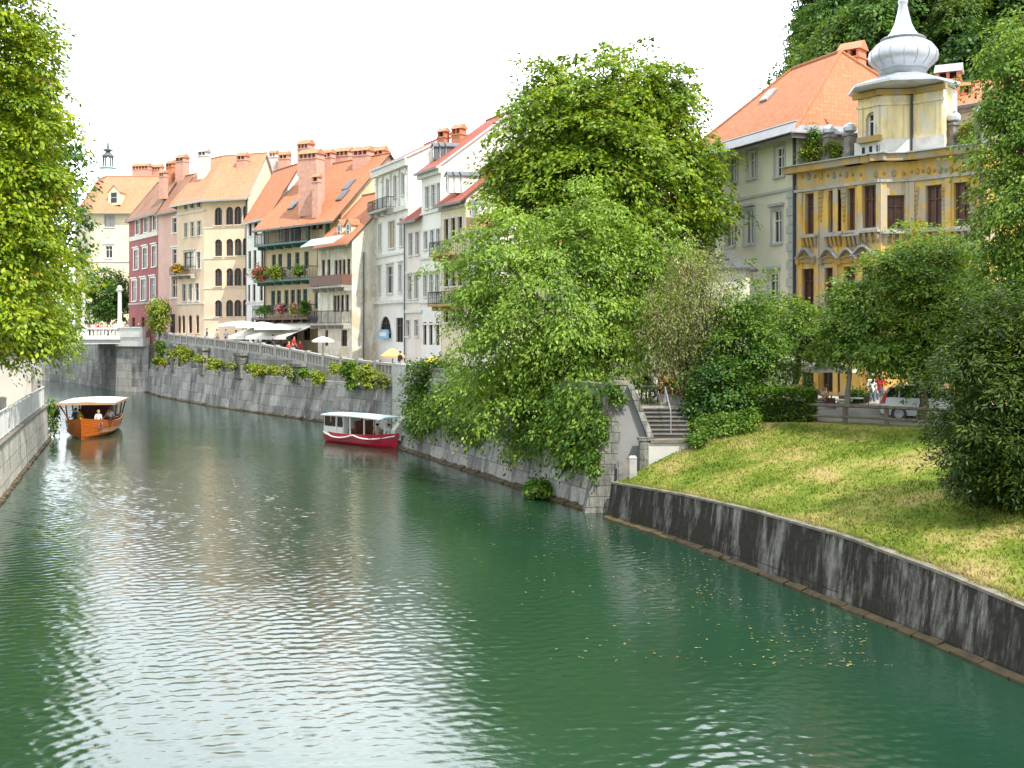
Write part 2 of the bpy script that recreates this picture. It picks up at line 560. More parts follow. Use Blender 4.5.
    def build(s, name, mats, parent=None, smooth=False, world=True, merge=False):
        if not isinstance(mats, (list, tuple)):
            mats = [mats]
        off = root_loc(parent) if (parent is not None and world) else Vector((0, 0, 0))
        me = bpy.data.meshes.new(name)
        me.from_pydata([tuple(p - off) for p in s.v], [], s.f)
        for m in mats:
            me.materials.append(m)
        me.polygons.foreach_set('material_index', s.mi)
        uv = me.uv_layers.new(name='UVMap')
        uv.data.foreach_set('uv', np.array(s.uv, dtype=np.float32).ravel())
        if merge or smooth:
            bm = bmesh.new()
            bm.from_mesh(me)
            bmesh.ops.remove_doubles(bm, verts=bm.verts, dist=0.0005)
            bm.to_mesh(me)
            bm.free()
        if smooth:
            me.polygons.foreach_set('use_smooth', [True] * len(me.polygons))
        me.update()
        o = bpy.data.objects.new(name, me)
        COL.objects.link(o)
        if parent is not None:
            o.parent = parent
        return o


def tag(o, label, cat, group=None):
    o['label'] = label
    o['category'] = cat
    if group:
        o['group'] = group
    return o


def thing(name, label, cat, loc=(0, 0, 0), group=None):
    o = bpy.data.objects.new(name, None)
    COL.objects.link(o)
    o.location = loc
    o.empty_display_size = 0.3
    return tag(o, label, cat, group)


def struct(o, kind='structure'):
    o['kind'] = kind
    return o


def copy_tree(o, parent=None):
    c = o.copy()
    COL.objects.link(c)
    c.parent = parent
    for ch in list(o.children):
        copy_tree(ch, c)
    return c


# ---------------------------------------------------------------- leaves
def quad_mesh(name, V, mats, parent=None, midx=None):
    """V: (n,4,3) array of quads"""
    n = len(V)
    off = np.array(root_loc(parent)) if parent is not None else np.zeros(3)
    me = bpy.data.meshes.new(name)
    me.vertices.add(n * 4)
    me.vertices.foreach_set('co', (V.reshape(-1, 3) - off).astype(np.float32).ravel())
    me.loops.add(n * 4)
    me.loops.foreach_set('vertex_index', np.arange(n * 4, dtype=np.int32))
    me.polygons.add(n)
    me.polygons.foreach_set('loop_start', np.arange(0, n * 4, 4, dtype=np.int32))
    me.polygons.foreach_set('loop_total', np.full(n, 4, dtype=np.int32))
    if not isinstance(mats, (list, tuple)):
        mats = [mats]
    for m in mats:
        me.materials.append(m)
    if midx is not None:
        me.polygons.foreach_set('material_index', midx.astype(np.int32))
    me.update()
    me.validate()
    o = bpy.data.objects.new(name, me)
    COL.objects.link(o)
    if parent is not None:
        o.parent = parent
    return o


def unit(a):
    return a / np.maximum(np.linalg.norm(a, axis=1, keepdims=True), 1e-9)


def leaf_quads(C, size, rng, droop=0.45, wide=0.55, outward=None, normal=None):
    """leaf shapes at points C, pointing roughly outwards and down"""
    n = len(C)
    d = rng.normal(size=(n, 3)) * 0.55
    d[:, 2] *= 0.5
    if outward is not None:
        d += outward * 0.9
    d[:, 2] -= droop
    d = unit(d)
    up = rng.normal(size=(n, 3)) * 0.4
    up += normal if normal is not None else np.array([0, 0, 1.0])
    side = unit(np.cross(d, up))
    L = size * rng.uniform(0.65, 1.3, n)[:, None]
    nrm = unit(np.cross(side, d))
    tip = C + d * L
    mid = C + d * L * 0.5 + nrm * L * 0.08
    return np.stack([C, mid + side * L * wide * 0.5, tip, mid - side * L * wide * 0.5], axis=1)


def crown_points(lobes, ncl, rng, shell=0.5, jag=0.22):
    """spray centres spread through the lobes, denser near their outsides"""
    w = np.array([(rx * ry * rz) ** (2 / 3) for _, (rx, ry, rz) in lobes])
    w = w / w.sum()
    idx = rng.choice(len(lobes), ncl, p=w)
    c = np.array([l[0] for l in lobes], float)[idx]
    r = np.array([l[1] for l in lobes], float)[idx]
    d = unit(rng.normal(size=(ncl, 3)))
    rad = shell + (1 - shell) * rng.random(ncl) ** 0.55
    # bulges and hollows: directions that reach further out than others
    bul = np.sin(d[:, 0] * 5.1 + idx * 1.7) * np.sin(d[:, 2] * 4.3 + idx) * np.cos(d[:, 1] * 4.7 - idx)
    rad *= 1 + jag * (0.55 * rng.normal(size=ncl) + 0.9 * bul)
    return c + d * r * rad[:, None], d


def crown(lobes, ncl, per, leaf, rng, cl=0.55, flat=0.5, droop=0.45, shell=0.5, jag=0.3, wide=0.55):
    P, D = crown_points(lobes, ncl, rng, shell, jag)
    nb = D * 0.55 + rng.normal(size=D.shape) * 0.22 + np.array([0, 0, 0.95])
    nb = unit(nb)
    t1 = unit(np.cross(nb, rng.normal(size=nb.shape)))
    t2 = np.cross(nb, t1)
    s = rng.uniform(0.6, 1.45, ncl)
    k = rng.poisson(per * s) + 2
    R_ = lambda z: np.repeat(z, k, axis=0)
    n = int(k.sum())
    th = rng.random(n) * 6.2832
    rr = np.sqrt(rng.random(n)) * (0.75 + 0.25 * np.cos(th * 3 + R_(s) * 40))
    S = R_(s) * cl * 1.45
    rad = R_(t1) * np.cos(th)[:, None] + R_(t2) * np.sin(th)[:, None]
    C = R_(P) + rad * (rr * S)[:, None] + R_(nb) * (rng.normal(size=n) * S * flat * 0.33)[:, None]
    C[:, 2] -= 0.32 * droop * 2 * rr ** 2 * S
    V = leaf_quads(C, leaf, rng, droop, wide, rad * 0.8 + R_(D) * 0.35, R_(nb) + rad * (0.35 * rr)[:, None])
    return V, P


def tree(name, label, cat, base, lobes, ncl, per, leaf, mat, trunk_r=0.3, bark_m=None, seed=1, cl=0.55, flat=0.5, droop=0.45,
         shell=0.5, jag=0.32, limbs=26, group=None, fork=0.45, wide=0.55, crown_name='crown', top=None):
    rng = np.random.default_rng(seed)
    root = thing(name, label, cat, base, group)
    V, P = crown(lobes, ncl, per, leaf, rng, cl, flat, droop, shell, jag, wide)
    quad_mesh(crown_name, V, mat, root)
    mb = MB()
    b = Vector(base)
    cs = [Vector(l[0]) for l in lobes]
    cen = sum(cs, Vector()) / len(cs)
    tp = Vector(top) if top else cen
    fk = b.lerp(tp, fork)
    mb.tube([b - Vector((0, 0, 0.3)), b + Vector((0, 0, 0.4)), b.lerp(fk, 0.6) + Vector((0.12, 0.05, 0)), fk], [trunk_r * 1.35, trunk_r, trunk_r * 0.85, trunk_r * 0.7], 10)
    mb.tube([fk, fk.lerp(tp, 0.5) + Vector((0.2, 0, 0)), tp, tp + Vector((0, 0, lobes[0][1][2] * 0.5))], [trunk_r * 0.7, trunk_r * 0.5, trunk_r * 0.3, 0.02], 8)
    for c in cs:
        mid = fk.lerp(c, 0.5) + Vector((0, 0, 0.25 * (c - fk).length * 0.3))
        mb.tube([fk, mid, c], [trunk_r * 0.5, trunk_r * 0.36, trunk_r * 0.16], 7)
    sel = rng.choice(len(P), min(limbs, len(P)), replace=False)
    for i in sel:
        q = Vector(P[i])
        c = min(cs, key=lambda z: (z - q).length)
        mid = c.lerp(q, 0.5) + Vector((0, 0, -0.1))
        mb.tube([c, mid, q], [trunk_r * 0.18, trunk_r * 0.11, 0.015], 5)
    mb.build('trunk', bark_m or M['bark'], root, smooth=True)
    return root


def leaf_clump(name, label, cat, lobes, ncl, per, leaf, mats, seed, cl=0.35, flat=0.7, droop=0.4, shell=0.3, group=None, mshare=None, jag=0.25, wide=0.55, stems=6, base=None):
    """bush, ivy curtain, weeds: foliage part plus a few stems"""
    rng = np.random.default_rng(seed)
    cs = [Vector(l[0]) for l in lobes]
    lowest = min(lobes, key=lambda l: l[0][2] - l[1][2])
    bz = Vector(base) if base else Vector((lowest[0][0], lowest[0][1], lowest[0][2] - lowest[1][2]))
    root = thing(name, label, cat, bz, group)
    V, P = crown(lobes, ncl, per, leaf, rng, cl, flat, droop, shell, jag, wide)
    mats = mats if isinstance(mats, (list, tuple)) else [mats]
    midx = None
    if len(mats) > 1:
        midx = (rng.random(len(V)) < (mshare or 0.3)).astype(int)
    quad_mesh('foliage', V, mats, root, midx)
    mb = MB()
    for i in rng.choice(len(P), min(stems, len(P)), replace=False):
        q = Vector(P[i])
        mb.tube([bz, bz.lerp(q, 0.5) + Vector((0.03, 0, 0.05)), q], [0.03, 0.02, 0.008], 5)
    mb.build('stem', M['bark'], root)
    return root


# ---------------------------------------------------------------- ground, water, river walls
def terrain(name, inner, outer, mat, sub=1):
    mb = MB()
    for (a, b, c, d) in zip(inner, inner[1:], outer, outer[1:]):
        mb.face([a, c, d, b] if True else 0)
    o = mb.build(name, mat)
    return struct(o)


# bank line of the right side, near to far: top edge behind walls and slope
RIGHT_G = [(30, -30, 3.6), (29, -5, 3.6), (24, 15, 3.6), (18.4, 36, 3.5), (15.4, 42.5, 3.5), (12.3, 45.0, 3.5), (9.8, 46, 3.5), (7.2, 47.4, 3.95),
           (5.2, 47.41, 3.95), (4.9, 48.0, 3.98), (-3.6, 69.5, 4.0), (-4.2, 72.5, 4.0), (-8.3, 83.8, 4.0), (-13.5, 91.2, 4.15), (-22.7, 104.3, 5.2), (-27.6, 111.4, 5.6),
           (-34.8, 123.3, 5.95), (-39, 130.4, 6.2), (-44.0, 140.6, 6.6), (-49.2, 143.6, 6.75), (-53.2, 150.2, 6.75), (-62, 166, 6.8), (-110, 250, 7), (-200, 420, 7)]
RIGHT_O = [(700 if y < 200 else 900, y + 0.4 * max(0, y - 60), z) for x, y, z in RIGHT_G]
terrain('street_ground', RIGHT_G, RIGHT_O, M['paving'])

struct_q = MB()
struct_q.face([(-69, 176.5, 6.72), (-62, 166, 6.72), (-40, 420, 6.72), (-300, 420, 6.72), (-140, 192, 6.72), (-92, 184.5, 6.72)])
struct(struct_q.build('street_ground', M['paving']))

# grass slope
def grass_mat(name='mown_grass', bumpy=True):
    m, nt, b = _nt(name)
    n1 = noise(nt, 0.42, 7, (1, 1, 1), rough=0.66)
    n2 = noise(nt, 5, 6, rough=0.75)
    f = mix(nt, 0.25, n1.outputs['Fac'], n2.outputs['Fac'])
    r = ramp(nt, [(0.34, (0.07, 0.12, 0.015)), (0.42, (0.125, 0.18, 0.024)), (0.485, (0.18, 0.225, 0.035)), (0.555, (0.31, 0.285, 0.085)), (0.62, (0.40, 0.32, 0.14)), (0.72, (0.20, 0.15, 0.07))])
    nt.links.new(f, r.inputs['Fac'])
    n3 = noise(nt, 22, 4, rough=0.8)
    r3 = ramp(nt, [(0.3, 0.6), (0.7, 1.3)])
    nt.links.new(n3.outputs['Fac'], r3.inputs['Fac'])
    col = mix(nt, 1.0, r.outputs['Color'], r3.outputs['Color'], 'MULTIPLY')
    nt.links.new(col, b.inputs['Base Color'])
    b.inputs['Roughness'].default_value = 1
    b.inputs['Specular IOR Level'].default_value = 0.1
    if bumpy:
        bump(nt, b, n2.outputs['Fac'], 0.9, 0.12)
    return m


M['grass'] = grass_mat()
# low wall: waterline points near to far, with top height
LOWW = [(16.6, -6.0, 1.3), (14.0, 6.0, 1.3), (10.3, 22.7, 1.38), (9.5, 26.0, 1.54), (8.4, 29.6, 1.70), (7.0, 34.2, 1.66), (5.6, 38.7, 1.50), (3.55, 43.5, 1.30)]
SLOPE_TOP = [(33, -6, 3.62), (29, 6, 3.62), (21.5, 22.7, 3.6), (20.2, 27.5, 3.58), (18.6, 33.0, 3.54), (15.6, 41.6, 3.52), (12.5, 44.5, 3.52), (9.6, 45.7, 3.45)]


def slope_pts(s, t):
    """s along 0..n-1, t across 0..1"""
    i = min(int(s), len(LOWW) - 2)
    f = s - i
    a = Vector(LOWW[i]).lerp(Vector(LOWW[i + 1]), f) + Vector((0.62, 0.2, 0.03))
    b = Vector(SLOPE_TOP[i]).lerp(Vector(SLOPE_TOP[i + 1]), f)
    p = a.lerp(b, t)
    e = math.sin(t * math.pi)
    p.z += 0.22 * e + 0.06 * math.sin(p.x * 1.7 + p.y) * e + 0.05 * math.sin(p.y * 2.3 - p.x) * e
    return p


mb = MB()
NS, NT = 70, 16
grid = [[slope_pts(i / NS * (len(LOWW) - 1.0001), j / NT) for j in range(NT + 1)] for i in range(NS + 1)]
for i in range(NS):
    for j in range(NT):
        mb.face([grid[i][j], grid[i][j + 1], grid[i + 1][j + 1], grid[i + 1][j]])
# the triangle of slope that runs up to the stairs
end = grid[-1]
extra = [Vector((5.3, 44.42, 1.55)), Vector((6.0, 44.42, 2.0)), Vector((6.95, 44.45, 2.6)), Vector((7.5, 45.2, 2.9))]
c = [end[0], end[4], end[8], end[11], end[16]]
for k in range(3):
    mb.face([c[k], c[k + 1], extra[k + 1], extra[k]])
mb.face([c[3], c[4], extra[3]])
mb.face([c[3], extra[3], extra[2]])
mb.face([c[0], extra[0], (4.6, 44.4, 1.28)])
# strip closing slope to street
for k in range(len(SLOPE_TOP) - 1):
    pass
slope = struct(mb.build('grass_slope', M['grass'], smooth=True))
# skirt of lawn behind the crest so that slope and street join
mb = MB()
mb.face([(33, -6, 3.61), (60, -6, 3.5), (60, 6, 3.5), (29, 6, 3.61)])
mb.face([(29, 6, 3.61), (60, 6, 3.5), (60, 22.7, 3.5), (21.5, 22.7, 3.59)])
mb.face([(21.5, 22.7, 3.59), (60, 22.7, 3.5), (45, 33, 3.5), (18.6, 33.0, 3.53)])
mb.face([(18.6, 33.0, 3.53), (45, 33, 3.5), (17.2, 42.4, 3.51), (15.6, 41.6, 3.51)])
mb.face([(15.6, 41.6, 3.515), (17.2, 42.4, 3.51), (13, 46.2, 3.51), (12.5, 44.5, 3.515)])
mb.face([(12.5, 44.5, 3.515), (13, 46.2, 3.51), (9.8, 47.2, 3.51), (9.6, 45.7, 3.445)])
mb.face([(9.6, 45.7, 3.445), (9.8, 47.2, 3.51), (7.2, 47.35, 3.9), (7.5, 45.2, 2.9)])
struct(mb.build('lawn', M['grass']))

# short grass standing on the slope
rng = np.random.default_rng(5)
ng = 42000
ss = 2.0 + rng.random(ng) ** 0.9 * (len(LOWW) - 3.001)
tt = rng.random(ng)
V = np.zeros((ng, 4, 3))
base = np.array([tuple(slope_pts(a, b)) for a, b in zip(ss, tt)])
tall = np.where(tt < 0.05, 1.6, 1.0)
h = rng.uniform(0.03, 0.075, ng) * tall
ang = rng.random(ng) * math.pi
dx = np.stack([np.cos(ang), np.sin(ang), np.zeros(ng)], 1) * rng.uniform(0.012, 0.03, ng)[:, None]
lean = rng.normal(size=(ng, 3)) * 0.03
lean[:, 2] = h
V[:, 0] = base - dx - np.array([0, 0, 0.01])
V[:, 1] = base + dx - np.array([0, 0, 0.01])
V[:, 2] = base + dx * 0.3 + lean
V[:, 3] = base - dx * 0.3 + lean
ne = 7000
se = 2.0 + rng.random(ne) * (len(LOWW) - 3.001)
be = np.array([tuple(slope_pts(q_, 0.0)) for q_ in se])
be[:, :2] += np.stack([-.95 * np.abs(rng.normal(size=ne)) * .09, -.3 * rng.random(ne) * .1], 1) * (0.35 + np.sin(se * 9.0)[:, None] ** 2 + .6 * np.sin(se * 23)[:, None] ** 2)
Ve = np.zeros((ne, 4, 3))
an = rng.random(ne) * math.pi
de = np.stack([np.cos(an), np.sin(an), np.zeros(ne)], 1) * rng.uniform(.008, .018, ne)[:, None]
le = rng.normal(size=(ne, 3)) * .05
le[:, 0] -= .06
le[:, 2] = rng.uniform(.05, .16, ne)
Ve[:, 0], Ve[:, 1], Ve[:, 2], Ve[:, 3] = be - de - [0, 0, .02], be + de - [0, 0, .02], be + de * .2 + le, be - de * .2 + le
V = np.concatenate([V, Ve])
M['blade'] = grass_mat('grass_blades', False)
o = quad_mesh('grass', V, M['blade'])
o['kind'] = 'stuff'

# ---- water
WAVE_SLOPE = 0.075


def water_mat():
    m, nt, b = _nt('river_water')
    n = noise(nt, 0.05, 3)
    r = ramp(nt, [(0.35, (0.008, 0.031, 0.016)), (0.65, (0.011, 0.041, 0.024))])
    nt.links.new(n.outputs['Fac'], r.inputs['Fac'])
    nt.links.new(r.outputs['Color'], b.inputs['Base Color'])
    b.inputs['Roughness'].default_value = 0.11
    b.inputs['IOR'].default_value = 1.7
    n1 = noise(nt, 1.5, 3, (1, 1.5, 1))
    n2 = noise(nt, 5.5, 3, (0.8, 1.3, 1))
    n3 = noise(nt, 0.25, 2)
    a = nt.nodes.new('ShaderNodeMath')
    a.operation = 'MULTIPLY_ADD'
    a.inputs[1].default_value = 0.42
    nt.links.new(n2.outputs['Fac'], a.inputs[0])
    nt.links.new(n1.outputs['Fac'], a.inputs[2])
    mm = nt.nodes.new('ShaderNodeMath')
    mm.operation = 'MULTIPLY'
    r3 = ramp(nt, [(0.32, 0.35), (0.68, 1.15)])
    nt.links.new(n3.outputs['Fac'], r3.inputs['Fac'])
    nt.links.new(a.outputs[0], mm.inputs[0])
    nt.links.new(r3.outputs['Color'], mm.inputs[1])
    bump(nt, b, mm.outputs[0], 0.22, 0.05)
    return m


# real ripples between the banks: a fine sheet whose rows follow the river
RIV_Y = [10.0, 22.7, 43.5, 45.0, 70.0, 73.0, 82.5, 90.5, 103.5, 122.5, 139.6, 150.0, 170.0]
RIV_L = [-8.6, -13.0, -20.0, -20.4, -29.0, -30.0, -35.2, -41.0, -48.6, -63.5, -75.0, -81.5, -94.0]
RIV_R = [13.4, 10.5, 4.1, 3.6, -6.2, -4.4, -8.6, -13.8, -23.0, -35.2, -44.6, -54.0, -65.0]
rows, y_ = [], 11.0
while y_ < 165:
    rows.append(y_)
    y_ += 0.05 if y_ < 32 else (0.075 if y_ < 60 else (0.15 if y_ < 100 else 0.4))
rows = np.array(rows)
NCW = 420
gf = np.linspace(0, 1, NCW)
GX = np.interp(rows, RIV_Y, RIV_L)[:, None] * (1 - gf) + np.interp(rows, RIV_Y, RIV_R)[:, None] * gf
GY = np.repeat(rows[:, None], NCW, 1)
rw_ = np.random.default_rng(77)
GZ = np.zeros_like(GX)
NW = 70
for k in range(NW):
    lam = 0.15 * (0.55 / 0.15) ** rw_.random()
    th_ = math.radians(108) + rw_.normal() * 0.75
    slope_ = WAVE_SLOPE * math.sqrt(2.0 / NW)
    GZ += slope_ * lam / 6.2832 * np.sin((GX * math.cos(th_) + GY * math.sin(th_)) * 6.2832 / lam + rw_.random() * 6.28)
PAT = 0.78 + 0.3 * np.sin(GX * 0.23 + 1.3 * np.sin(GY * 0.11)) * np.sin(GY * 0.17 + 1.1 * np.sin(GX * 0.13 + 2)) + 0.16 * np.sin(GX * 0.7 + GY * 0.31)
GZ *= PAT
nr_ = len(rows)
co = np.stack([GX, GY, GZ], 2).reshape(-1, 3)
ii = (np.arange(nr_ - 1)[:, None] * NCW + np.arange(NCW - 1)[None, :]).ravel()
fq = np.stack([ii, ii + 1, ii + NCW + 1, ii + NCW], 1)
nb0 = len(co)
co = np.vstack([co, [(-300, -60, -.09), (60, -60, -.09), (60, 480, -.09), (-300, 480, -.09)]])
fq = np.vstack([fq, [(nb0, nb0 + 1, nb0 + 2, nb0 + 3)]])
wme = bpy.data.meshes.new('river_water')
wme.vertices.add(len(co))
wme.vertices.foreach_set('co', co.astype(np.float32).ravel())
wme.loops.add(fq.size)
wme.loops.foreach_set('vertex_index', fq.astype(np.int32).ravel())
wme.polygons.add(len(fq))
wme.polygons.foreach_set('loop_start', np.arange(0, fq.size, 4, dtype=np.int32))
wme.polygons.foreach_set('loop_total', np.full(len(fq), 4, dtype=np.int32))
wme.polygons.foreach_set('use_smooth', np.ones(len(fq), dtype=bool))
wme.materials.append(water_mat())
wme.update()
wob = bpy.data.objects.new('river_water', wme)
COL.objects.link(wob)
struct(wob)

# floating leaves, most of them along the right bank
nl = 1300
V = np.zeros((nl, 4, 3))
pos = []
while len(pos) < nl:
    yy = 24 + rng.random() ** 1.3 * 45
    lim = np.interp(yy, [22.7, 29.6, 38.7, 43.5, 70], [10.2, 8.3, 5.5, 3.3, -7.0])
    off = rng.exponential(2.6) + 0.25
    pos.append((lim - off - 0.8 * math.sin(yy * 0.45) ** 2 * 2, yy))
pos = np.array(pos)
ang = rng.random(nl) * 6.283
sz = rng.uniform(0.02, 0.065, nl) * rng.uniform(.6, 1.2, nl)
for k in range(4):
    a = ang + k * math.pi / 2
    V[:, k, 0] = pos[:, 0] + np.cos(a) * sz * (1.0 if k % 2 == 0 else 0.55)
    V[:, k, 1] = pos[:, 1] + np.sin(a) * sz * (1.0 if k % 2 == 0 else 0.55)
    V[:, k, 2] = 0.03
M['floating'] = leaf_mat('floating_leaf', (0.08, 0.085, 0.015), (0.16, 0.155, 0.03), (0.30, 0.25, 0.07), (0.28, 0.12, 0.03), 0.1)
o = quad_mesh('floating_leaves', V, M['floating'])
o['kind'] = 'stuff'


def battered_wall(root, line, z0, ztop, batter, thick, mat, name='wall_face', cop=None, seg=1.5, cop_h=0.16, cop_out=0.06, back=True):
    """line: list of (x, y, ztop) waterline points left/right in order; wall leans towards its back by batter"""
    mb = MB()
    cp = MB()
    n = len(line)
    nr = []
    for i in range(n):
        a, b = Vector(line[max(i - 1, 0)][:2]), Vector(line[min(i + 1, n - 1)][:2])
        d = (b - a).normalized()
        nr.append(Vector((d.y, -d.x)))
    # back = side away from the river, set by the sign of thick
    for i in range(n - 1):
        p, q = line[i], line[i + 1]
        P, Q = Vector((p[0], p[1], z0)), Vector((q[0], q[1], z0))
        np_, nq = Vector((*nr[i], 0)), Vector((*nr[i + 1], 0))
        sg = 1 if thick > 0 else -1
        Pt, Qt = Vector((p[0], p[1], p[2])) + np_ * batter * sg, Vector((q[0], q[1], q[2])) + nq * batter * sg
        Pb, Qb = Vector((p[0], p[1], p[2])) + np_ * (batter * sg + thick), Vector((q[0], q[1], q[2])) + nq * (batter * sg + thick)
        mb.face([P, Q, Qt, Pt] if sg < 0 else [Q, P, Pt, Qt])
        mb.face([Pt, Qt, Qb, Pb])
        Pd, Qd = Vector((Pb.x, Pb.y, z0)), Vector((Qb.x, Qb.y, z0))
        mb.face([Pb, Qb, Qd, Pd])
        if cop:
            o1, o2 = np_ * (-cop_out * sg), nq * (-cop_out * sg)
            i1, i2 = np_ * (cop_out * sg), nq * (cop_out * sg)
            e = Vector((0, 0, 0.004))
            H = Vector((0, 0, cop_h))
            A = [Pt + o1 + e, Qt + o2 + e, Qb + i2 + e, Pb + i1 + e]
            cp.hexa(A + [v + H for v in A])
    for k in (0, n - 1):
        p = line[k]
        sg = 1 if thick > 0 else -1
        nn = Vector((*nr[k], 0))
        mb.face([(p[0], p[1], z0), Vector((p[0], p[1], z0)) + nn * (batter * sg + thick), Vector(p) + nn * (batter * sg + thick), Vector(p) + nn * batter * sg])
    mb.build(name, mat, root, merge=True)
    if cop:
        cp.build('coping', cop, root)


def algae_band(root, line, out, sign, h=0.2):
    out, h = out * .5, h * .6
    mb = MB()
    n = len(line)
    rr = random.Random(3)
    for i in range(n - 1):
        a, b = Vector((*line[i][:2], 0)), Vector((*line[i + 1][:2], 0))
        d = (b - a).normalized()
        nn = Vector((d.y, -d.x, 0)) * -sign
        L = (b - a).length
        k = max(1, int(L / 0.45))
        for j in range(k):
            p, q = a.lerp(b, j / k), a.lerp(b, (j + 1) / k)
            w = out * rr.uniform(0.6, 1.3)
            z = h * rr.uniform(0.55, 1.1)
            A = [p + Vector((0, 0, -0.4)), q + Vector((0, 0, -0.4)), q + nn * w + Vector((0, 0, -0.4)), p + nn * w + Vector((0, 0, -0.4))]
            T = [p - nn * 0.2 + Vector((0, 0, z + 0.06)), q - nn * 0.2 + Vector((0, 0, z + 0.06)), q + nn * w + Vector((0, 0, z * 0.5)), p + nn * w + Vector((0, 0, z * 0.5))]
            mb.hexa(A + T)
    mb.build('waterline_ledge', M['algae'], root)


w = thing('embankment_wall', 'low dark stained river wall below the sunny grass slope', 'wall', (10.3, 22.7, 0))
battered_wall(w, LOWW, -0.5, None, 0.28, 0.4, M['low_wall'], cop=M['coping'], cop_h=0.07, cop_out=0.03)
algae_band(w, LOWW, 0.22, 1, 0.2)

# tall right wall under the lime tree, covered with ivy; ends in the stone pier
TALL = [(3.1, 45.0, 4.85), (-1.7, 57.0, 4.85), (-6.9, 70.0, 4.9)]
w = thing('embankment_wall', 'tall leaning river wall overgrown with ivy beneath the lime tree', 'wall', (3.1, 45.0, 0))
battered_wall(w, TALL, -0.5, None, 1.1, 0.55, M['quay_stone'], cop=M['coping'])
algae_band(w, TALL, 0.25, 1, 0.25)
# recess with a landing between the two quay walls
mb = MB()
rec = [(-6.9, 70.0), (-5.9, 70.35), (-4.7, 72.4), (-8.3, 83.8), (-9.5, 83.0)]
mb.face([(-6.9, 70, -.5), (-5.8, 70.4, 4.9), (-5.2, 70.6, 4.9), (-5.2, 70.6, -.5)][::-1])
mb.hexa([(-5.2, 70.6, -.5), (-4.2, 72.5, -.5), (-3.6, 72.3, -.5), (-4.6, 70.4, -.5), (-5.2, 70.6, 5.0), (-4.2, 72.5, 5.0), (-3.6, 72.3, 5.0), (-4.6, 70.4, 5.0)])
# the rounded return wall, pale with blue-grey stains
arc = [(-4.2, 72.5), (-5.6, 75.5), (-7.4, 79.0), (-8.6, 81.8)]
for a, b in zip(arc, arc[1:]):
    d = (Vector(b) - Vector(a)).normalized()
    nx, ny = d.y * 0.6, -d.x * 0.6
    mb.hexa([(a[0], a[1], -.5), (b[0], b[1], -.5), (b[0] + nx, b[1] + ny, -.5), (a[0] + nx, a[1] + ny, -.5),
             (a[0], a[1], 4.95), (b[0], b[1], 4.95), (b[0] + nx, b[1] + ny, 4.95), (a[0] + nx, a[1] + ny, 4.95)])
rw = thing('quay_recess_wall', 'pale curved quay wall with blue stains behind the red boat', 'wall', (-6, 75, 0))
M['recess'] = ashlar('recess_wall_render', (0.50, 0.49, 0.45), (0.46, 0.45, 0.42), 2.5, 1.2, (0.3, 0.3, 0.28), (0.16, 0.24, 0.30), 0.5, 0.7, 0.85, (0.55, 0.54, 0.5))
mb.build('wall_face', M['recess'], rw)
mb = MB()
A, B = Vector((-7.5, 70.6, 0.25)), Vector((-5.4, 73.6, 3.4))
mb.hexa([A, A + Vector((0.25, -0.1, 0)), B + Vector((0.25, -0.1, 0)), B, A + Vector((0, 0, .85)), A + Vector((0.25, -0.1, .85)), B + Vector((0.25, -0.1, .85)), B + Vector((0, 0, .85))])
mb.build('stair_parapet', M['stone_pale'], rw)
mb = MB()
for k in range(12):
    p = Vector((-7.6, 70.8, 0)).lerp(Vector((-5.6, 73.9, 0)), k / 12)
    mb.rbox(p.x + .9, p.y + .6, -0.3, 1.6, 0.36, 0.45 + k * 0.27, 0.98, 0)
mb.build('water_stairs', M['stone_trim'], rw)

# far quay wall: battered base, ledge, upper wall, parapet
FAR = [(-8.9, 82.3, 3.3), (-9.5, 83.0, 3.3), (-14.5, 90.5, 3.3), (-23.8, 103.5, 3.35), (-28.8, 110.6, 3.4), (-36.0, 122.5, 3.5), (-40.1, 129.5, 3.6), (-45.0, 139.6, 3.7)]
PAR = [4.95, 4.95, 5.2, 6.25, 6.6, 7.0, 7.2, 7.6]
w = thing('quay_wall', 'long grey stone quay wall with ledge and parapet below the far house row', 'wall', (-23.8, 103.5, 0))
battered_wall(w, FAR, -0.5, None, 0.55, 0.9, M['quay_stone'])
algae_band(w, FAR, 0.3, 1, 0.28)


def offset_line(line, d):
    out = []
    n = len(line)
    for i in range(n):
        a, b = Vector(line[max(i - 1, 0)][:2]), Vector(line[min(i + 1, n - 1)][:2])
        t = (b - a).normalized()
        out.append((line[i][0] + t.y * d, line[i][1] - t.x * d))
    return out


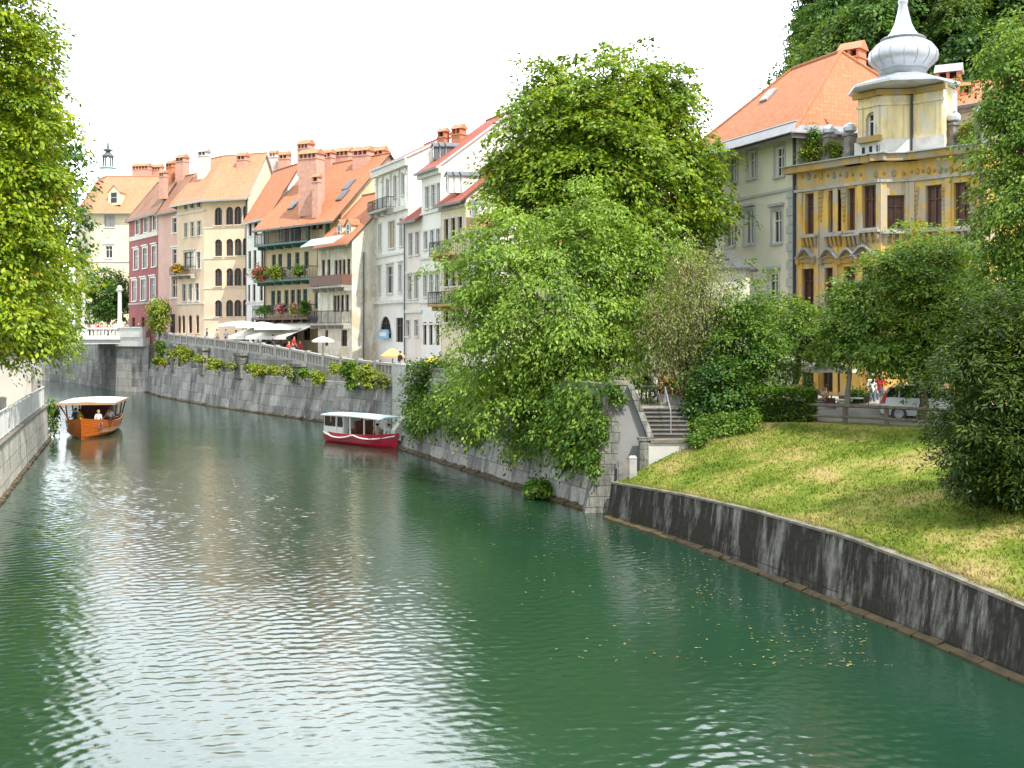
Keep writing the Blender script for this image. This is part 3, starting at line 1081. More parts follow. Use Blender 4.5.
UP = offset_line(FAR, 1.0)
mb, cp, bl = MB(), MB(), MB()
for i in range(len(FAR) - 1):
    a, b = Vector((*UP[i], 0)), Vector((*UP[i + 1], 0))
    t = (b - a).normalized()
    nn = Vector((t.y, -t.x, 0))
    za, zb = PAR[i] - 1.05, PAR[i + 1] - 1.05
    T = 0.5
    mb.hexa([a + Vector((0, 0, 3)), a + nn * T + Vector((0, 0, 3)), b + nn * T + Vector((0, 0, 3)), b + Vector((0, 0, 3)),
             a + Vector((0, 0, za)), a + nn * T + Vector((0, 0, za)), b + nn * T + Vector((0, 0, zb)), b + Vector((0, 0, zb))][::1])
    L = (b - a).length
    k = max(1, round(L / 3.2))
    for j in range(k):
        p, q = a.lerp(b, j / k), a.lerp(b, (j + 1) / k)
        z1, z2 = za + (zb - za) * j / k, za + (zb - za) * (j + 1) / k
        # pier
        bl.obox(p - t * 0.25 - nn * 0.04 + Vector((0, 0, z1 + 0.004)), t * 0.5, nn * 0.4, (0, 0, 1.12))
        # low and high rail of the balustrade
        for (h0, h1, ex) in ((0.004, 0.2, 0.0), (0.82, 1.0, 0.05)):
            A = [p + t * 0.26 - nn * ex, p + t * 0.26 + nn * (0.3 + ex), q - t * 0.26 + nn * (0.3 + ex), q - t * 0.26 - nn * ex]
            zz = [z1, z1, z2, z2]
            cp.hexa([v + Vector((0, 0, z + h0)) for v, z in zip(A, zz)] + [v + Vector((0, 0, z + h1)) for v, z in zip(A, zz)])
        nb = max(2, int(L / k / 0.55))
        for m_ in range(nb):
            f = (m_ + 0.75) / (nb + 0.5)
            c_ = p.lerp(q, f) + nn * 0.15
            zc = z1 + (z2 - z1) * f
            bl.rbox(c_.x, c_.y, zc + 0.2, 0.26, 0.2, 0.62, math.atan2(t.y, t.x))
# pilasters on the upper wall
pl = MB()
for i in range(1, len(FAR) - 1):
    a, b = Vector((*UP[i], 0)), Vector((*UP[i + 1], 0))
    t = (b - a).normalized()
    nn = Vector((t.y, -t.x, 0))
    za, zb = PAR[i] - 1.05, PAR[i + 1] - 1.05
    p = a.lerp(b, 0.45)
    z = za + (zb - za) * 0.45
    pl.obox(p - t * 0.8 - nn * 0.7 + Vector((0, 0, 2.9)), t * 1.6, nn * 0.69, (0, 0, z - 3.2))
    pl.obox(p - t * 0.95 - nn * 0.8 + Vector((0, 0, z - 0.3)), t * 1.9, nn * 0.79, (0, 0, 0.28))
mb.build('upper_wall', M['quay_stone'], w)
cp.build('parapet_rail', M['stone_trim'], w)
bl.build('balustrade', M['stone_trim'], w)
pl.build('wall_pier', M['pier_stone'], w)

# abutment of the far bridge and bank beyond it
w = thing('bridge_abutment', 'pale stone abutment wall where the bridge meets the quay', 'wall', (-48, 142, 0))
AB = [(-44.6, 139.0), (-49.7, 142.6), (-56.8, 154.5), (-64, 167), (-70, 176), (-92, 184), (-135, 192)]
mb = MB()
for a, b in zip(AB, AB[1:]):
    a, b = Vector((*a, 0)), Vector((*b, 0))
    t = (b - a).normalized()
    nn = Vector((t.y, -t.x, 0))
    zt = 5.88 if a.y < 150 else 6.8
    mb.hexa([a + Vector((0, 0, -.5)), a + nn + Vector((0, 0, -.5)), b + nn + Vector((0, 0, -.5)), b + Vector((0, 0, -.5)),
             a + nn * .3 + Vector((0, 0, zt)), a + nn * 1.2 + Vector((0, 0, zt)), b + nn * 1.2 + Vector((0, 0, zt)), b + nn * .3 + Vector((0, 0, zt))])
mb.build('wall_face', M['quay_stone'], w, merge=True)
mb = MB()
a, b = Vector((-45.3, 138.9, 0)), Vector((-49.9, 142.2, 0))
t = (b - a).normalized()
nn = Vector((t.y, -t.x, 0))
mb.obox(a + Vector((0, 0, 5.6)) + nn * .3, t * 5.6, nn * 1.0, (0, 0, 1.1))
mb.obox(a + Vector((0, 0, 6.7)) + nn * .2, t * 5.6, nn * 0.5, (0, 0, 1.15))
mb.obox(a + Vector((0, 0, 7.85)) + nn * .12, t * 5.7, nn * 0.66, (0, 0, 0.16))
mb.build('parapet', M['stone_pale'], w)

# stair flank, pier, landing and stairs at the near end of the tall wall
pr = thing('stone_pier', 'leaning pier of squared stone blocks at the end of the ivy wall', 'pier', (3.5, 45, 0))
mb = MB()
mb.hexa([(2.75, 44.7, -.5), (3.75, 44.75, -.5), (3.7, 45.8, -.5), (2.7, 45.6, -.5), (3.98, 45.45, 5.0), (4.62, 45.5, 5.0), (4.6, 46.3, 5.0), (3.95, 46.2, 5.0)])
mb.build('pier_shaft', M['pier_stone'], pr)
mb = MB()
mb.hexa([(3.86, 45.32, 5.004), (4.74, 45.38, 5.004), (4.72, 46.42, 5.004), (3.84, 46.32, 5.004), (3.9, 45.36, 5.16), (4.7, 45.42, 5.16), (4.68, 46.38, 5.16), (3.88, 46.28, 5.16)])
mb.build('coping', M['coping'], pr)
sf = thing('stair_flank_wall', 'smooth grey sloping flank wall beside the stone stairs', 'wall', (4.6, 45.3, 0))
mb = MB()
Y0, Y1 = 45.0, 45.44
fl = [(3.7, -.5), (5.36, -.5), (5.36, 2.9), (4.64, 4.98), (4.3, 4.98)]
mb.face([(x, Y0 + 0.08 * max(0, z), z) for x, z in fl])
mb.face([(x, Y1 + 0.08 * max(0, z), z) for x, z in fl][::-1])
for (a, b) in zip(fl, fl[1:] + fl[:1]):
    mb.face([(a[0], Y1 + 0.08 * max(0, a[1]), a[1]), (b[0], Y1 + 0.08 * max(0, b[1]), b[1]), (b[0], Y0 + 0.08 * max(0, b[1]), b[1]), (a[0], Y0 + 0.08 * max(0, a[1]), a[1])])
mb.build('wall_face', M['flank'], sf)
mb = MB()
A, B = Vector((4.62, 45.3, 5.0)), Vector((5.42, 45.1, 2.86))
mb.hexa([A + Vector((-.02, -.12, 0)), B + Vector((-.02, -.12, 0)), B + Vector((-.02, .5, 0)), A + Vector((-.02, .5, 0)),
         A + Vector((.2, -.12, .02)), B + Vector((.2, -.12, .1)), B + Vector((.2, .5, .1)), A + Vector((.2, .5, .02))])
mb.build('coping', M['pier_stone'], sf)
mb = MB()
mb.box(5.0, 44.5, 0.9, 5.34, 44.96, 2.86)
mb.box(4.95, 44.46, 2.864, 5.4, 45.0, 2.98)
mb.build('end_post', M['pier_stone'], sf)
lw = thing('landing_wall', 'low pale rendered wall under the foot of the stairs', 'wall', (6.3, 44.6, 0))
mb = MB()
mb.box(5.345, 44.5, 0.5, 7.35, 44.8, 2.78)
mb.build('wall_face', M['concrete'], lw)
mb = MB()
mb.box(5.41, 44.42, 2.784, 7.45, 45.25, 2.90)
mb.build('coping', M['coping'], lw)
po = thing('marker_post', 'small white stone post on the low wall below the stairs', 'post', (4.62, 43.7, 1.2))
mb = MB()
mb.box(4.50, 43.55, 1.0, 4.78, 43.85, 2.28)
mb.hexa([(4.48, 43.53, 2.284), (4.80, 43.53, 2.284), (4.80, 43.87, 2.284), (4.48, 43.87, 2.284), (4.54, 43.6, 2.36), (4.74, 43.6, 2.36), (4.74, 43.8, 2.36), (4.54, 43.8, 2.36)])
mb.build('shaft', M['stone_trim'], po)
hd = thing('gauge_panel', 'grey door panel in the foot of the stair flank wall', 'panel', (4.3, 44.9, 1.0))
mb = MB()
mb.box(4.15, 44.86, 1.15, 4.62, 44.93, 2.1)
mb.box(4.2, 44.83, 1.2, 4.57, 44.858, 2.05)
mb.build('panel', M['stone_dark'], hd)
st = thing('stone_stairs', 'dark worn stone stairs climbing to the cafe terrace', 'stairs', (6.2, 45.2, 2.9))
mb = MB()
for k in range(7):
    y = 45.26 + k * 0.31
    z = 2.9 + k * 0.15
    mb.box(5.42, y, 2.3, 7.15, y + 0.36 if k < 6 else 47.5, z + 0.12 - 0.004 * 0, 0)
    mb.box(5.40, y - 0.035, z + 0.124, 7.17, y + 0.34, z + 0.165, 1)
mb.build('flight', [plain('dark_step_stone', (0.06, 0.055, 0.05), 0.95), plain('step_nosing_stone', (0.15, 0.14, 0.12), 0.95, 0, .35, 3)], st)
mb = MB()
for y, z in ((45.5, 3.0), (47.2, 3.9)):
    mb.tube([(6.35, y, z), (6.35, y, z + 0.95)], 0.02, 6)
mb.tube([(6.35, 45.5, 3.95), (6.35, 47.2, 4.85)], 0.02, 6)
mb.build('handrail', M['zinc'], st)

# ---- left bank
LEFTW = [(-1.0, -14.0, 2.2), (-10.9, 16.0, 2.2), (-21.2, 47.0, 2.2), (-26.1, 61.5, 2.2), (-30.9, 76.0, 2.2), (-32.6, 79.5, 2.2)]
QUAY_O = [(-8.0, -14, 2.2), (-17.0, 16, 2.2), (-27.2, 47, 2.2), (-31.6, 61.5, 2.2), (-36.5, 76, 2.2), (-37.5, 79.5, 2.2)]
terrain('quay_path', [(x + 0.0, y, 2.196) for x, y, z in QUAY_O], [(x - 0.3, y, 2.196) for x, y, z in LEFTW], plain('sandy_quay_path', (0.36, 0.29, 0.20), 0.95, 0, 0.2, 0.8))
UPL = [(-8.2, -14, 4.6), (-17.2, 16, 4.6), (-27.4, 47, 4.6), (-31.8, 61.5, 4.6), (-36.7, 76, 4.6), (-37.6, 79.6, 4.6), (-34.0, 80.5, 4.8), (-47.2, 102, 5.6), (-65, 124, 6.6), (-79, 146, 6.8), (-130, 235, 7), (-230, 420, 7)]
terrain('park_ground', [(-700, y, z) for x, y, z in UPL], UPL, M['grass'])
w = thing('embankment_wall', 'low sunlit quay wall with grey railing on the left bank', 'wall', (-21.2, 47, 0))
battered_wall(w, LEFTW, -0.5, None, 0.15, -0.5, M['left_wall'], cop=M['coping'], cop_h=0.12)
algae_band(w, LEFTW, 0.25, -1, 0.3)
w = thing('retaining_wall', 'pale concrete retaining wall behind the lower quay path', 'wall', (-31.6, 61.5, 2.2))
mb = MB()
RW = [(-8.0, -14), (-17.0, 16), (-27.2, 47), (-31.6, 61.5), (-35.6, 75.8), (-33.2, 79.4)]
for a, b in zip(RW, RW[1:]):
    a, b = Vector((*a, 0)), Vector((*b, 0))
    t = (b - a).normalized()
    nn = Vector((-t.y, t.x, 0))
    mb.hexa([a + Vector((0, 0, 1.5)), b + Vector((0, 0, 1.5)), b + nn * .6 + Vector((0, 0, 1.5)), a + nn * .6 + Vector((0, 0, 1.5)),
             a + nn * .12 + Vector((0, 0, 5.2)), b + nn * .12 + Vector((0, 0, 5.2)), b + nn * .6 + Vector((0, 0, 5.2)), a + nn * .6 + Vector((0, 0, 5.2))])
mb.build('wall_face', M['concrete'], w)
w = thing('embankment_wall', 'shaded far left bank wall leading to the bridge', 'wall', (-33, 80, 0))
L2 = [(-32.7, 79.6), (-34.0, 80.6), (-47, 102), (-64.6, 124), (-78.6, 146), (-130, 235)]
mb = MB()
for a, b in zip(L2, L2[1:]):
    a, b = Vector((*a, 0)), Vector((*b, 0))
    t = (b - a).normalized()
    nn = Vector((-t.y, t.x, 0))
    za, zb = np.interp([a.y, b.y], [79, 102, 124], [4.75, 5.6, 6.6])
    mb.hexa([a + Vector((0, 0, -.5)), b + Vector((0, 0, -.5)), b + nn * .8 + Vector((0, 0, -.5)), a + nn * .8 + Vector((0, 0, -.5)),
             a + nn * .2 + Vector((0, 0, za)), b + nn * .2 + Vector((0, 0, zb)), b + nn * .8 + Vector((0, 0, zb)), a + nn * .8 + Vector((0, 0, za))])
mb.build('wall_face', M['quay_stone'], w)

rl = thing('quay_railing', 'long light grey mesh railing along the left quay edge', 'railing', (-21.3, 47, 2.32))
mp, pp, rr_ = MB(), MB(), MB()
RLN = [(x - 0.35, y, z + 0.12) for x, y, z in LEFTW][:-1]
for a, b in zip(RLN, RLN[1:]):
    a, b = Vector(a), Vector(b)
    L = (b - a).length
    t = (b - a) / L
    nn = Vector((-t.y, t.x, 0))
    k = max(1, round(L / 2.4))
    for j in range(k + 1):
        p = a.lerp(b, j / k)
        pp = MB()
        pp.rbox(p.x, p.y, p.z, 0.06, 0.06, 1.22, math.atan2(t.y, t.x))
        if j or a is RLN[0] or True:
            pp.build('post', M['mesh_grey'], rl) if (j < k and p.y > 20) else None
    if b.y > 10:
        nbar = int(L / 0.05)
        for j in range(nbar):
            p = a.lerp(b, (j + .5) / nbar)
            mp.face([p + Vector((0, 0, .1)) - t * .011, p + Vector((0, 0, .1)) + t * .011, p + Vector((0, 0, 1.14)) + t * .011, p + Vector((0, 0, 1.14)) - t * .011])
            mp.face([p + nn * .012 + Vector((0, 0, .1)) + t * .011, p + nn * .012 + Vector((0, 0, .1)) - t * .011, p + nn * .012 + Vector((0, 0, 1.14)) - t * .011, p + nn * .012 + Vector((0, 0, 1.14)) + t * .011])
            mp.face([p + Vector((0, 0, .1)) + t * .011, p + nn * .012 + Vector((0, 0, .1)) + t * .011, p + nn * .012 + Vector((0, 0, 1.14)) + t * .011, p + Vector((0, 0, 1.14)) + t * .011])
            mp.face([p + nn * .012 + Vector((0, 0, .1)) - t * .011, p + Vector((0, 0, .1)) - t * .011, p + Vector((0, 0, 1.14)) - t * .011, p + nn * .012 + Vector((0, 0, 1.14)) - t * .011])
    rr_.obox(a - nn * .04 + Vector((0, 0, 1.224)), b - a, nn * .09, (0, 0, .05))
    rr_.obox(a - nn * .02 + Vector((0, 0, .05)), b - a, nn * .05, (0, 0, .04))
mp.build('mesh_panel', M['mesh_grey'], rl)
rr_.build('top_rail', M['mesh_grey'], rl)
# the low white posts on the path
for k, (x, y) in enumerate(((PX(3, 66), 66.0),)):
    b_ = thing('bollard', 'short pale bollard on the sandy quay path', 'bollard', (x, y, 2.2))
    m2 = MB()
    m2.box(x - .14, y - .14, 2.2, x + .14, y + .14, 3.3)
    m2.hexa([(x - .18, y - .18, 3.304), (x + .18, y - .18, 3.304), (x + .18, y + .18, 3.304), (x - .18, y + .18, 3.304), (x - .1, y - .1, 3.42), (x + .1, y - .1, 3.42), (x + .1, y + .1, 3.42), (x - .1, y + .1, 3.42)])
    m2.build('shaft', M['stone_pale'], b_)

# ---- bridge with balustrade and columns
br = thing('stone_bridge', 'white balustraded stone bridge crossing the river in the distance', 'bridge', (-57, 137, 6.8))
t = Vector((-0.86, -0.51, 0)).normalized()
dn = Vector((t.y, -t.x, 0))          # away from the viewer
if dn.y < 0:
    dn = -dn
s0 = Vector((-48.6, 142.2, 0))
mb, ra, ba = MB(), MB(), MB()
Lb = 27.0
mb.obox(s0 + Vector((0, 0, 5.9)), t * Lb, dn * 13.5, (0, 0, .85))
mb.obox(s0 - dn * 0.35 + Vector((0, 0, 6.45)), t * Lb, dn * 0.345, (0, 0, 0.3))
for off in (-0.2, 13.2):
    o0 = s0 + dn * off
    ra.obox(o0 + Vector((0, 0, 6.756)), t * Lb, dn * 0.4, (0, 0, 0.16))
    ra.obox(o0 - dn * .03 + Vector((0, 0, 7.72)), t * Lb, dn * 0.46, (0, 0, 0.18))
    for k in range(62):
        p = o0 + t * (0.3 + k * 0.43) + dn * .2
        if k % 10 == 0:
            ba.rbox(p.x, p.y, 6.92, 0.44, 0.42, 0.8, math.atan2(t.y, t.x))
        else:
            ba.lathe((p.x, p.y, 0), [(0.07, 6.918), (0.12, 7.1), (0.12, 7.2), (0.06, 7.5), (0.1, 7.72)], 6)
mb.build('deck', M['white'], br)
ra.build('parapet_rail', M['white'], br)
ba.build('balustrade', M['white'], br)
for k, (s_, lab) in enumerate(((0.4, 'white stone column with capital at the bridge end nearer the houses'), (4.7, 'white stone column with capital on the bridge beside the tree'))):
    for off in (0.0,):
        p = s0 + t * s_ + dn * off
        co = thing('bridge_column', lab, 'column', (p.x, p.y, 7.9), 'tall columns on the bridge')
        m2 = MB()
        m2.rbox(p.x, p.y, 7.91, 0.7, 0.7, 0.35, math.atan2(t.y, t.x))
        m2.build('plinth', M['white'], co)
        m2 = MB()
        m2.lathe((p.x, p.y, 0), [(0.33, 8.262), (0.3, 8.4), (0.26, 9.2), (0.22, 12.3)], 14)
        m2.build('shaft', M['white'], co, smooth=False)
        m2 = MB()
        m2.lathe((p.x, p.y, 0), [(0.24, 12.302), (0.42, 12.6), (0.46, 12.75), (0.2, 12.8), (0.28, 12.95), (0.26, 13.1), (0.0, 13.2)], 14)
        m2.build('capital', M['white'], co)
p = s0 + t * 3.9 + dn * 0.6
la = thing('bridge_lantern', 'round white globe lantern between the bridge columns', 'lamp', (p.x, p.y, 6.76))
m2 = MB()
m2.tube([(p.x, p.y, 6.76), (p.x, p.y, 10.9)], [0.08, 0.05], 8)
m2.build('lamp_post', M['dark_iron'], la)
m2 = MB()
m2.lathe((p.x, p.y, 0), [(0.0, 10.9), (0.25, 11.0), (0.36, 11.25), (0.3, 11.5), (0.12, 11.62), (0.0, 11.65)], 12)
m2.build('lamp_globe', M['white'], la, smooth=True)


# ---------------------------------------------------------------- houses
class House:
    """chain: plan points of the street front, left to right as seen from outside; D: depth"""

    def __init__(s, name, label, cat, chain, D, base, eave, mat, inward=None, group=None):
        s.chain = [Vector((p[0], p[1])) for p in chain]
        s.D, s.base, s.eave, s.mat = D, base, eave, mat
        if inward is None:
            d = (s.chain[-1] - s.chain[0]).normalized()
            inward = Vector((-d.y, d.x))
        s.m = Vector(inward).normalized()
        back = [p + s.m * D for p in s.chain[::-1]]
        s.fp = s.chain + back
        s.holes = {}
        s.wins = []
        c = (s.chain[0] + s.chain[-1]) / 2
        s.root = thing(name, label, cat, (c.x, c.y, base), group)
        s.gables = []

    def edge(s, e):
        P, Q = s.fp[e], s.fp[(e + 1) % len(s.fp)]
        d = (Q - P)
        L = d.length
        d = d / L
        return P, Q, d, Vector((d.y, -d.x)), L

    def u_at(s, e, x):
        P, Q, d, n, L = s.edge(e)
        k = (x - 512) / FPX
        return (k * P.y - P.x) / (d.x - k * d.y)

    def row(s, e, cols, y0, y1, refx=None, **st):
        """a row of windows measured in the photograph: columns (x0,x1), top and bottom rows"""
        P, Q, d, n, L = s.edge(e)
        if refx is None:
            refx = sum(a + b for a, b in cols) / len(cols) / 2
        Y = P.y + s.u_at(e, refx) * d.y
        z1, z0 = PZ(y0, Y), PZ(y1, Y)
        for a, b in cols:
            u0, u1 = s.u_at(e, a), s.u_at(e, b)
            mw = st.get('minw', 0.7)
            if u1 - u0 < mw:
                c = (u0 + u1) / 2
                u0, u1 = c - mw / 2, c + mw / 2
            s.add(e, u0, u1, z0, z1, **st)

    def add(s, e, u0, u1, z0, z1, **st):
        P, Q, d, n, L = s.edge(e)
        u0, u1 = max(u0, 0.12), min(u1, L - 0.12)
        z0 = max(z0, s.base + 0.02)
        if u1 - u0 < 0.3 or z1 - z0 < 0.3:
            return
        for (a0, a1, b0, b1) in s.holes.setdefault(e, []):
            if u0 < a1 + .02 and u1 > a0 - .02 and z0 < b1 + .02 and z1 > b0 - .02:
                return
        s.holes[e].append((u0, u1, z0, z1))
        s.wins.append((e, u0, u1, z0, z1, st))

    def finish(s, wall_name='wall', skip_back=False):
        mb = MB()
        n_ = len(s.fp)
        for e in range(n_):
            P, Q, d, n, L = s.edge(e)
            hs = s.holes.get(e, [])
            us = sorted({0, L, *[h[0] for h in hs], *[h[1] for h in hs]})
            zs = sorted({s.base - 2.0, s.eave, *[h[2] for h in hs], *[h[3] for h in hs]})
            for a, b in zip(us, us[1:]):
                z = zs[0]
                run = None
                for lo, hi in zip(zs, zs[1:]):
                    cu, cz = (a + b) / 2, (lo + hi) / 2
                    inside = any(h[0] < cu < h[1] and h[2] < cz < h[3] for h in hs)
                    if inside:
                        if run is not None:
                            mb.face([(*(P + d * a), run), (*(P + d * b), run), (*(P + d * b), lo), (*(P + d * a), lo)])
                            run = None
                    elif run is None:
                        run = lo
                if run is not None:
                    mb.face([(*(P + d * a), run), (*(P + d * b), run), (*(P + d * b), zs[-1]), (*(P + d * a), zs[-1])])
        for g in s.gables:
            mb.face(g)
        s.wall = mb.build(wall_name, s.mat, s.root)
        for w in s.wins:
            s._window(*w)
        return s

    def _window(s, e, u0, u1, z0, z1, st):
        P, Q, d, n, L = s.edge(e)

        def pt(u, z, o):
            q = P + d * u + n * o
            return Vector((q.x, q.y, z))
        fr = st.get('frame', M['white'])
        trim = st.get('trim', None)
        glass = st.get('glass', M['glass'])
        rv = st.get('reveal', 0.22)
        fw = st.get('fw', 0.07)
        mb = MB()
        # reveal
        for a, b in (((u0, z0), (u1, z0)), ((u1, z0), (u1, z1)), ((u1, z1), (u0, z1)), ((u0, z1), (u0, z0))):
            mb.face([pt(*a, 0), pt(*b, 0), pt(*b, -rv), pt(*a, -rv)][::-1], 0)
        D3, N3, Z3 = Vector((d.x, d.y, 0)), Vector((n.x, n.y, 0)), Vector((0, 0, 1))

        def bar(ua, ub, za, zb, o0, o1, m):
            mb.obox(pt(ua, za, o0), D3 * (ub - ua), N3 * (o1 - o0), Z3 * (zb - za), m)
        o0, o1 = -rv + 0.03, -rv + 0.10
        e_ = 0.004
        if not st.get('open'):
            bar(u0 + e_, u0 + fw, z0 + e_, z1 - e_, o0, o1, 1)
            bar(u1 - fw, u1 - e_, z0 + e_, z1 - e_, o0, o1, 1)
            bar(u0 + fw, u1 - fw, z0 + e_, z0 + fw, o0, o1, 1)
            bar(u0 + fw, u1 - fw, z1 - fw, z1 - e_, o0, o1, 1)
            if u1 - u0 > 0.55 and st.get('mullion', True):
                c = (u0 + u1) / 2
                bar(c - 0.03, c + 0.03, z0 + fw, z1 - fw, o0 + .01, o1 + .01, 1)
            if z1 - z0 > 1.2 and st.get('transom', True):
                c = z0 + (z1 - z0) * 0.68
                bar(u0 + fw, u1 - fw, c - 0.03, c + 0.03, o0 + .005, o1 + .005, 1)
        if trim:
            tw, to = st.get('tw', 0.14), st.get('to', 0.05)
            bar(u0 - tw, u0 - e_, z0, z1 + tw, e_, to, 2)
            bar(u1 + e_, u1 + tw, z0, z1 + tw, e_, to, 2)
            bar(u0 - e_, u1 + e_, z1 + e_, z1 + tw, e_, to, 2)
        if st.get('sill', True):
            bar(u0 - 0.12, u1 + 0.12, z0 - 0.12, z0 - e_, e_, 0.14, 3)
        if st.get('hood'):
            tw = st.get('tw', 0.14) if trim else 0.02
            bar(u0 - tw - .1, u1 + tw + .1, z1 + tw + 0.06, z1 + tw + 0.2, e_, 0.2, 3)
        if st.get('arch'):
            w = (u1 - u0)
            r = w / 2
            k = 6
            rise = min(r, st.get('rise', r))
            for sgn in (-1, 1):
                c = (u0 + u1) / 2
                pts = [pt(c + sgn * r, z1, 0)]
                for i in range(k + 1):
                    a = math.pi / 2 * i / k
                    pts.append(pt(c + sgn * r * math.cos(a), z1 - rise + rise * math.sin(a), 0))
                for i in range(1, k + 1):
                    mb.face([pts[0], pts[i], pts[i + 1]], 0)
                    for q in ((pts[i], pts[i + 1]),):
                        mb.face([q[0], q[1], q[1] + N3 * (-rv + .1), q[0] + N3 * (-rv + .1)], 0)
        tm = trim or s.mat
        win = mb.build(st.get('name', 'window'), [s.mat, fr, tm, st.get('sillm', tm)], s.root)
        pm = MB()
        if st.get('door'):
            pm.obox(pt(u0 + fw, z0 + .01, -rv + .01), D3 * (u1 - u0 - 2 * fw), N3 * 0.03, Z3 * (z1 - z0 - fw - .02))
            pm.build('door_leaf', glass, win)
        else:
            pm.face([pt(u0, z0, -rv + .02), pt(u1, z0, -rv + .02), pt(u1, z1, -rv + .02), pt(u0, z1, -rv + .02)])
            pm.build('pane', glass, win)
        if st.get('shutter'):
            sw = min((u1 - u0) / 2, 0.55)
            for sg in (-1, 1):
                a = u0 - sw - .02 if sg < 0 else u1 + .02
                sm = MB()
                sm.obox(pt(a, z0, 0.02), D3 * sw, N3 * 0.05, Z3 * (z1 - z0))
                for q in range(4):
                    zq = z0 + (z1 - z0) * (0.08 + q * 0.24)
                    sm.obox(pt(a + .05, zq, 0.074), D3 * (sw - .1), N3 * 0.015, Z3 * ((z1 - z0) * 0.17))
                sm.build('shutter', st['shutter'], win)

    # ---- roofs and trim
    def roof(s, ridge, mat, rf=0.5, over=0.55, hipL=0.0, hipR=0.0, t=0.16, end=0.25, soffit=None, gutter=None, lift=0.02):
        ch = s.chain
        n = len(ch)
        dL = (ch[1] - ch[0]).normalized()
        dR = (ch[-1] - ch[-2]).normalized()
        slope = (ridge - s.eave) / (s.D * rf)
        ez = s.eave - over * slope + lift
        eb = s.eave - over * (ridge - s.eave) / (s.D * (1 - rf)) + lift
        rz = ridge + lift
        E, Rg, B = [], [], []
        for i, p in enumerate(ch):
            ext = Vector((0, 0))
            inset = Vector((0, 0))
            if i == 0:
                ext = -dL * (over if hipL else end)
                inset = dL * hipL if hipL else ext
            if i == n - 1:
                ext = dR * (over if hipR else end)
                inset = -dR * hipR if hipR else ext
            E.append(Vector((*(p - s.m * over + ext), ez)))
            Rg.append(Vector((*(p + s.m * s.D * rf + inset), rz)))
            B.append(Vector((*(p + s.m * (s.D + over) + ext), eb)))
        faces = []
        for i in range(n - 1):
            faces.append([E[i], E[i + 1], Rg[i + 1], Rg[i]])
            faces.append([Rg[i], Rg[i + 1], B[i + 1], B[i]])
        if hipL:
            faces.append([E[0], Rg[0], B[0]])
        else:
            p = ch[0]
            s.gables.append([(*p, s.eave), (*(p + s.m * s.D * rf), ridge - .12), (*(p + s.m * s.D), s.eave)])
        if hipR:
            faces.append([E[-1], B[-1], Rg[-1]])
        else:
            p = ch[-1]
            s.gables.append([(*p, s.eave), (*(p + s.m * s.D), s.eave), (*(p + s.m * s.D * rf), ridge - .12)])
        mb = MB()
        mb.sheet(faces, t, 0, 1)
        s.roof_o = mb.build('roof', [mat, soffit or M['frame_brown']], s.root)
        # ridge and hip tiles
        rb = MB()
        rb.tube([q + Vector((0, 0, .02)) for q in Rg], 0.11, 6)
        for hip, k in ((hipL, 0), (hipR, -1)):
            if hip:
                rb.tube([E[k] + Vector((0, 0, .02)), Rg[k] + Vector((0, 0, .02))], 0.1, 6)
                rb.tube([B[k] + Vector((0, 0, .02)), Rg[k] + Vector((0, 0, .02))], 0.1, 6)
        rb.build('ridge_tiles', mat, s.roof_o)
        if gutter:
            gb = MB()
            for a, b in zip(E, E[1:]):
                dd = (b - a)
                gb.obox(a + Vector((0, 0, -.2)) - Vector((*s.m, 0)) * .14, dd, Vector((*s.m, 0)) * .13, (0, 0, .17))
            gb.build('gutter', gutter, s.roof_o)
        s.E, s.Rg, s.B = E, Rg, B

    def band(s, name, z0, z1, out, mat, edges=None):
        mb = MB()
        for e in edges if edges is not None else range(len(s.chain) - 1):
            P, Q, d, n, L = s.edge(e)
            mb.obox((*(P - d * out * 0.98 + n * .004), z0), Vector((*d, 0)) * (L + out * 1.96), Vector((*n, 0)) * out, (0, 0, z1 - z0))
        return mb.build(name, mat, s.root)

    def pipe(s, e, u, z0, z1, mat, r=0.06):
        P, Q, d, n, L = s.edge(e)
        q = P + d * u + n * 0.12
        mb = MB()
        mb.tube([(q.x, q.y, z0), (q.x, q.y, z1)], r, 6)
        return mb.build('drainpipe', mat, s.root)

    def balcony(s, e, x0, x1, ytop, yfloor, out=1.1, rail=None, solid=None, slab=None, zfix=None):
        P, Q, d, n, L = s.edge(e)
        u0, u1 = s.u_at(e, x0), s.u_at(e, x1)
        Y = P.y + (u0 + u1) / 2 * d.y - out
        zf, zt = PZ(yfloor, Y), PZ(ytop, Y)
        if zt - zf < 0.9:
            zt = zf + 0.9
        return s.balcony_u(e, u0, u1, zf, zt, out, rail, solid, slab)

    def balcony_u(s, e, u0, u1, zf, zt, out, rail=None, solid=None, slab=None):
        P, Q, d, n, L = s.edge(e)
        D3, N3 = Vector((*d, 0)), Vector((*n, 0))
        b = Vector((*(P + d * u0), zf))
        W = u1 - u0
        mb = MB()
        mb.obox(b + N3 * .004 + Vector((0, 0, -.16)), D3 * W, N3 * out, (0, 0, .16))
        k = max(2, round(W / 1.6))
        for j in range(k + 1):
            q = b + D3 * (W - .15) * j / k + Vector((0, 0, -.46))
            mb.obox(q + N3 * .004, D3 * .14, N3 * out * .7, (0, 0, .296))
        bo = mb.build('balcony', slab or M['stone_trim'], s.root)
        rb = MB()
        rm = rail or M['dark_iron']
        h = zt - zf
        a0, a1 = b + N3 * (out - .06), b + D3 * W + N3 * (out - .06)
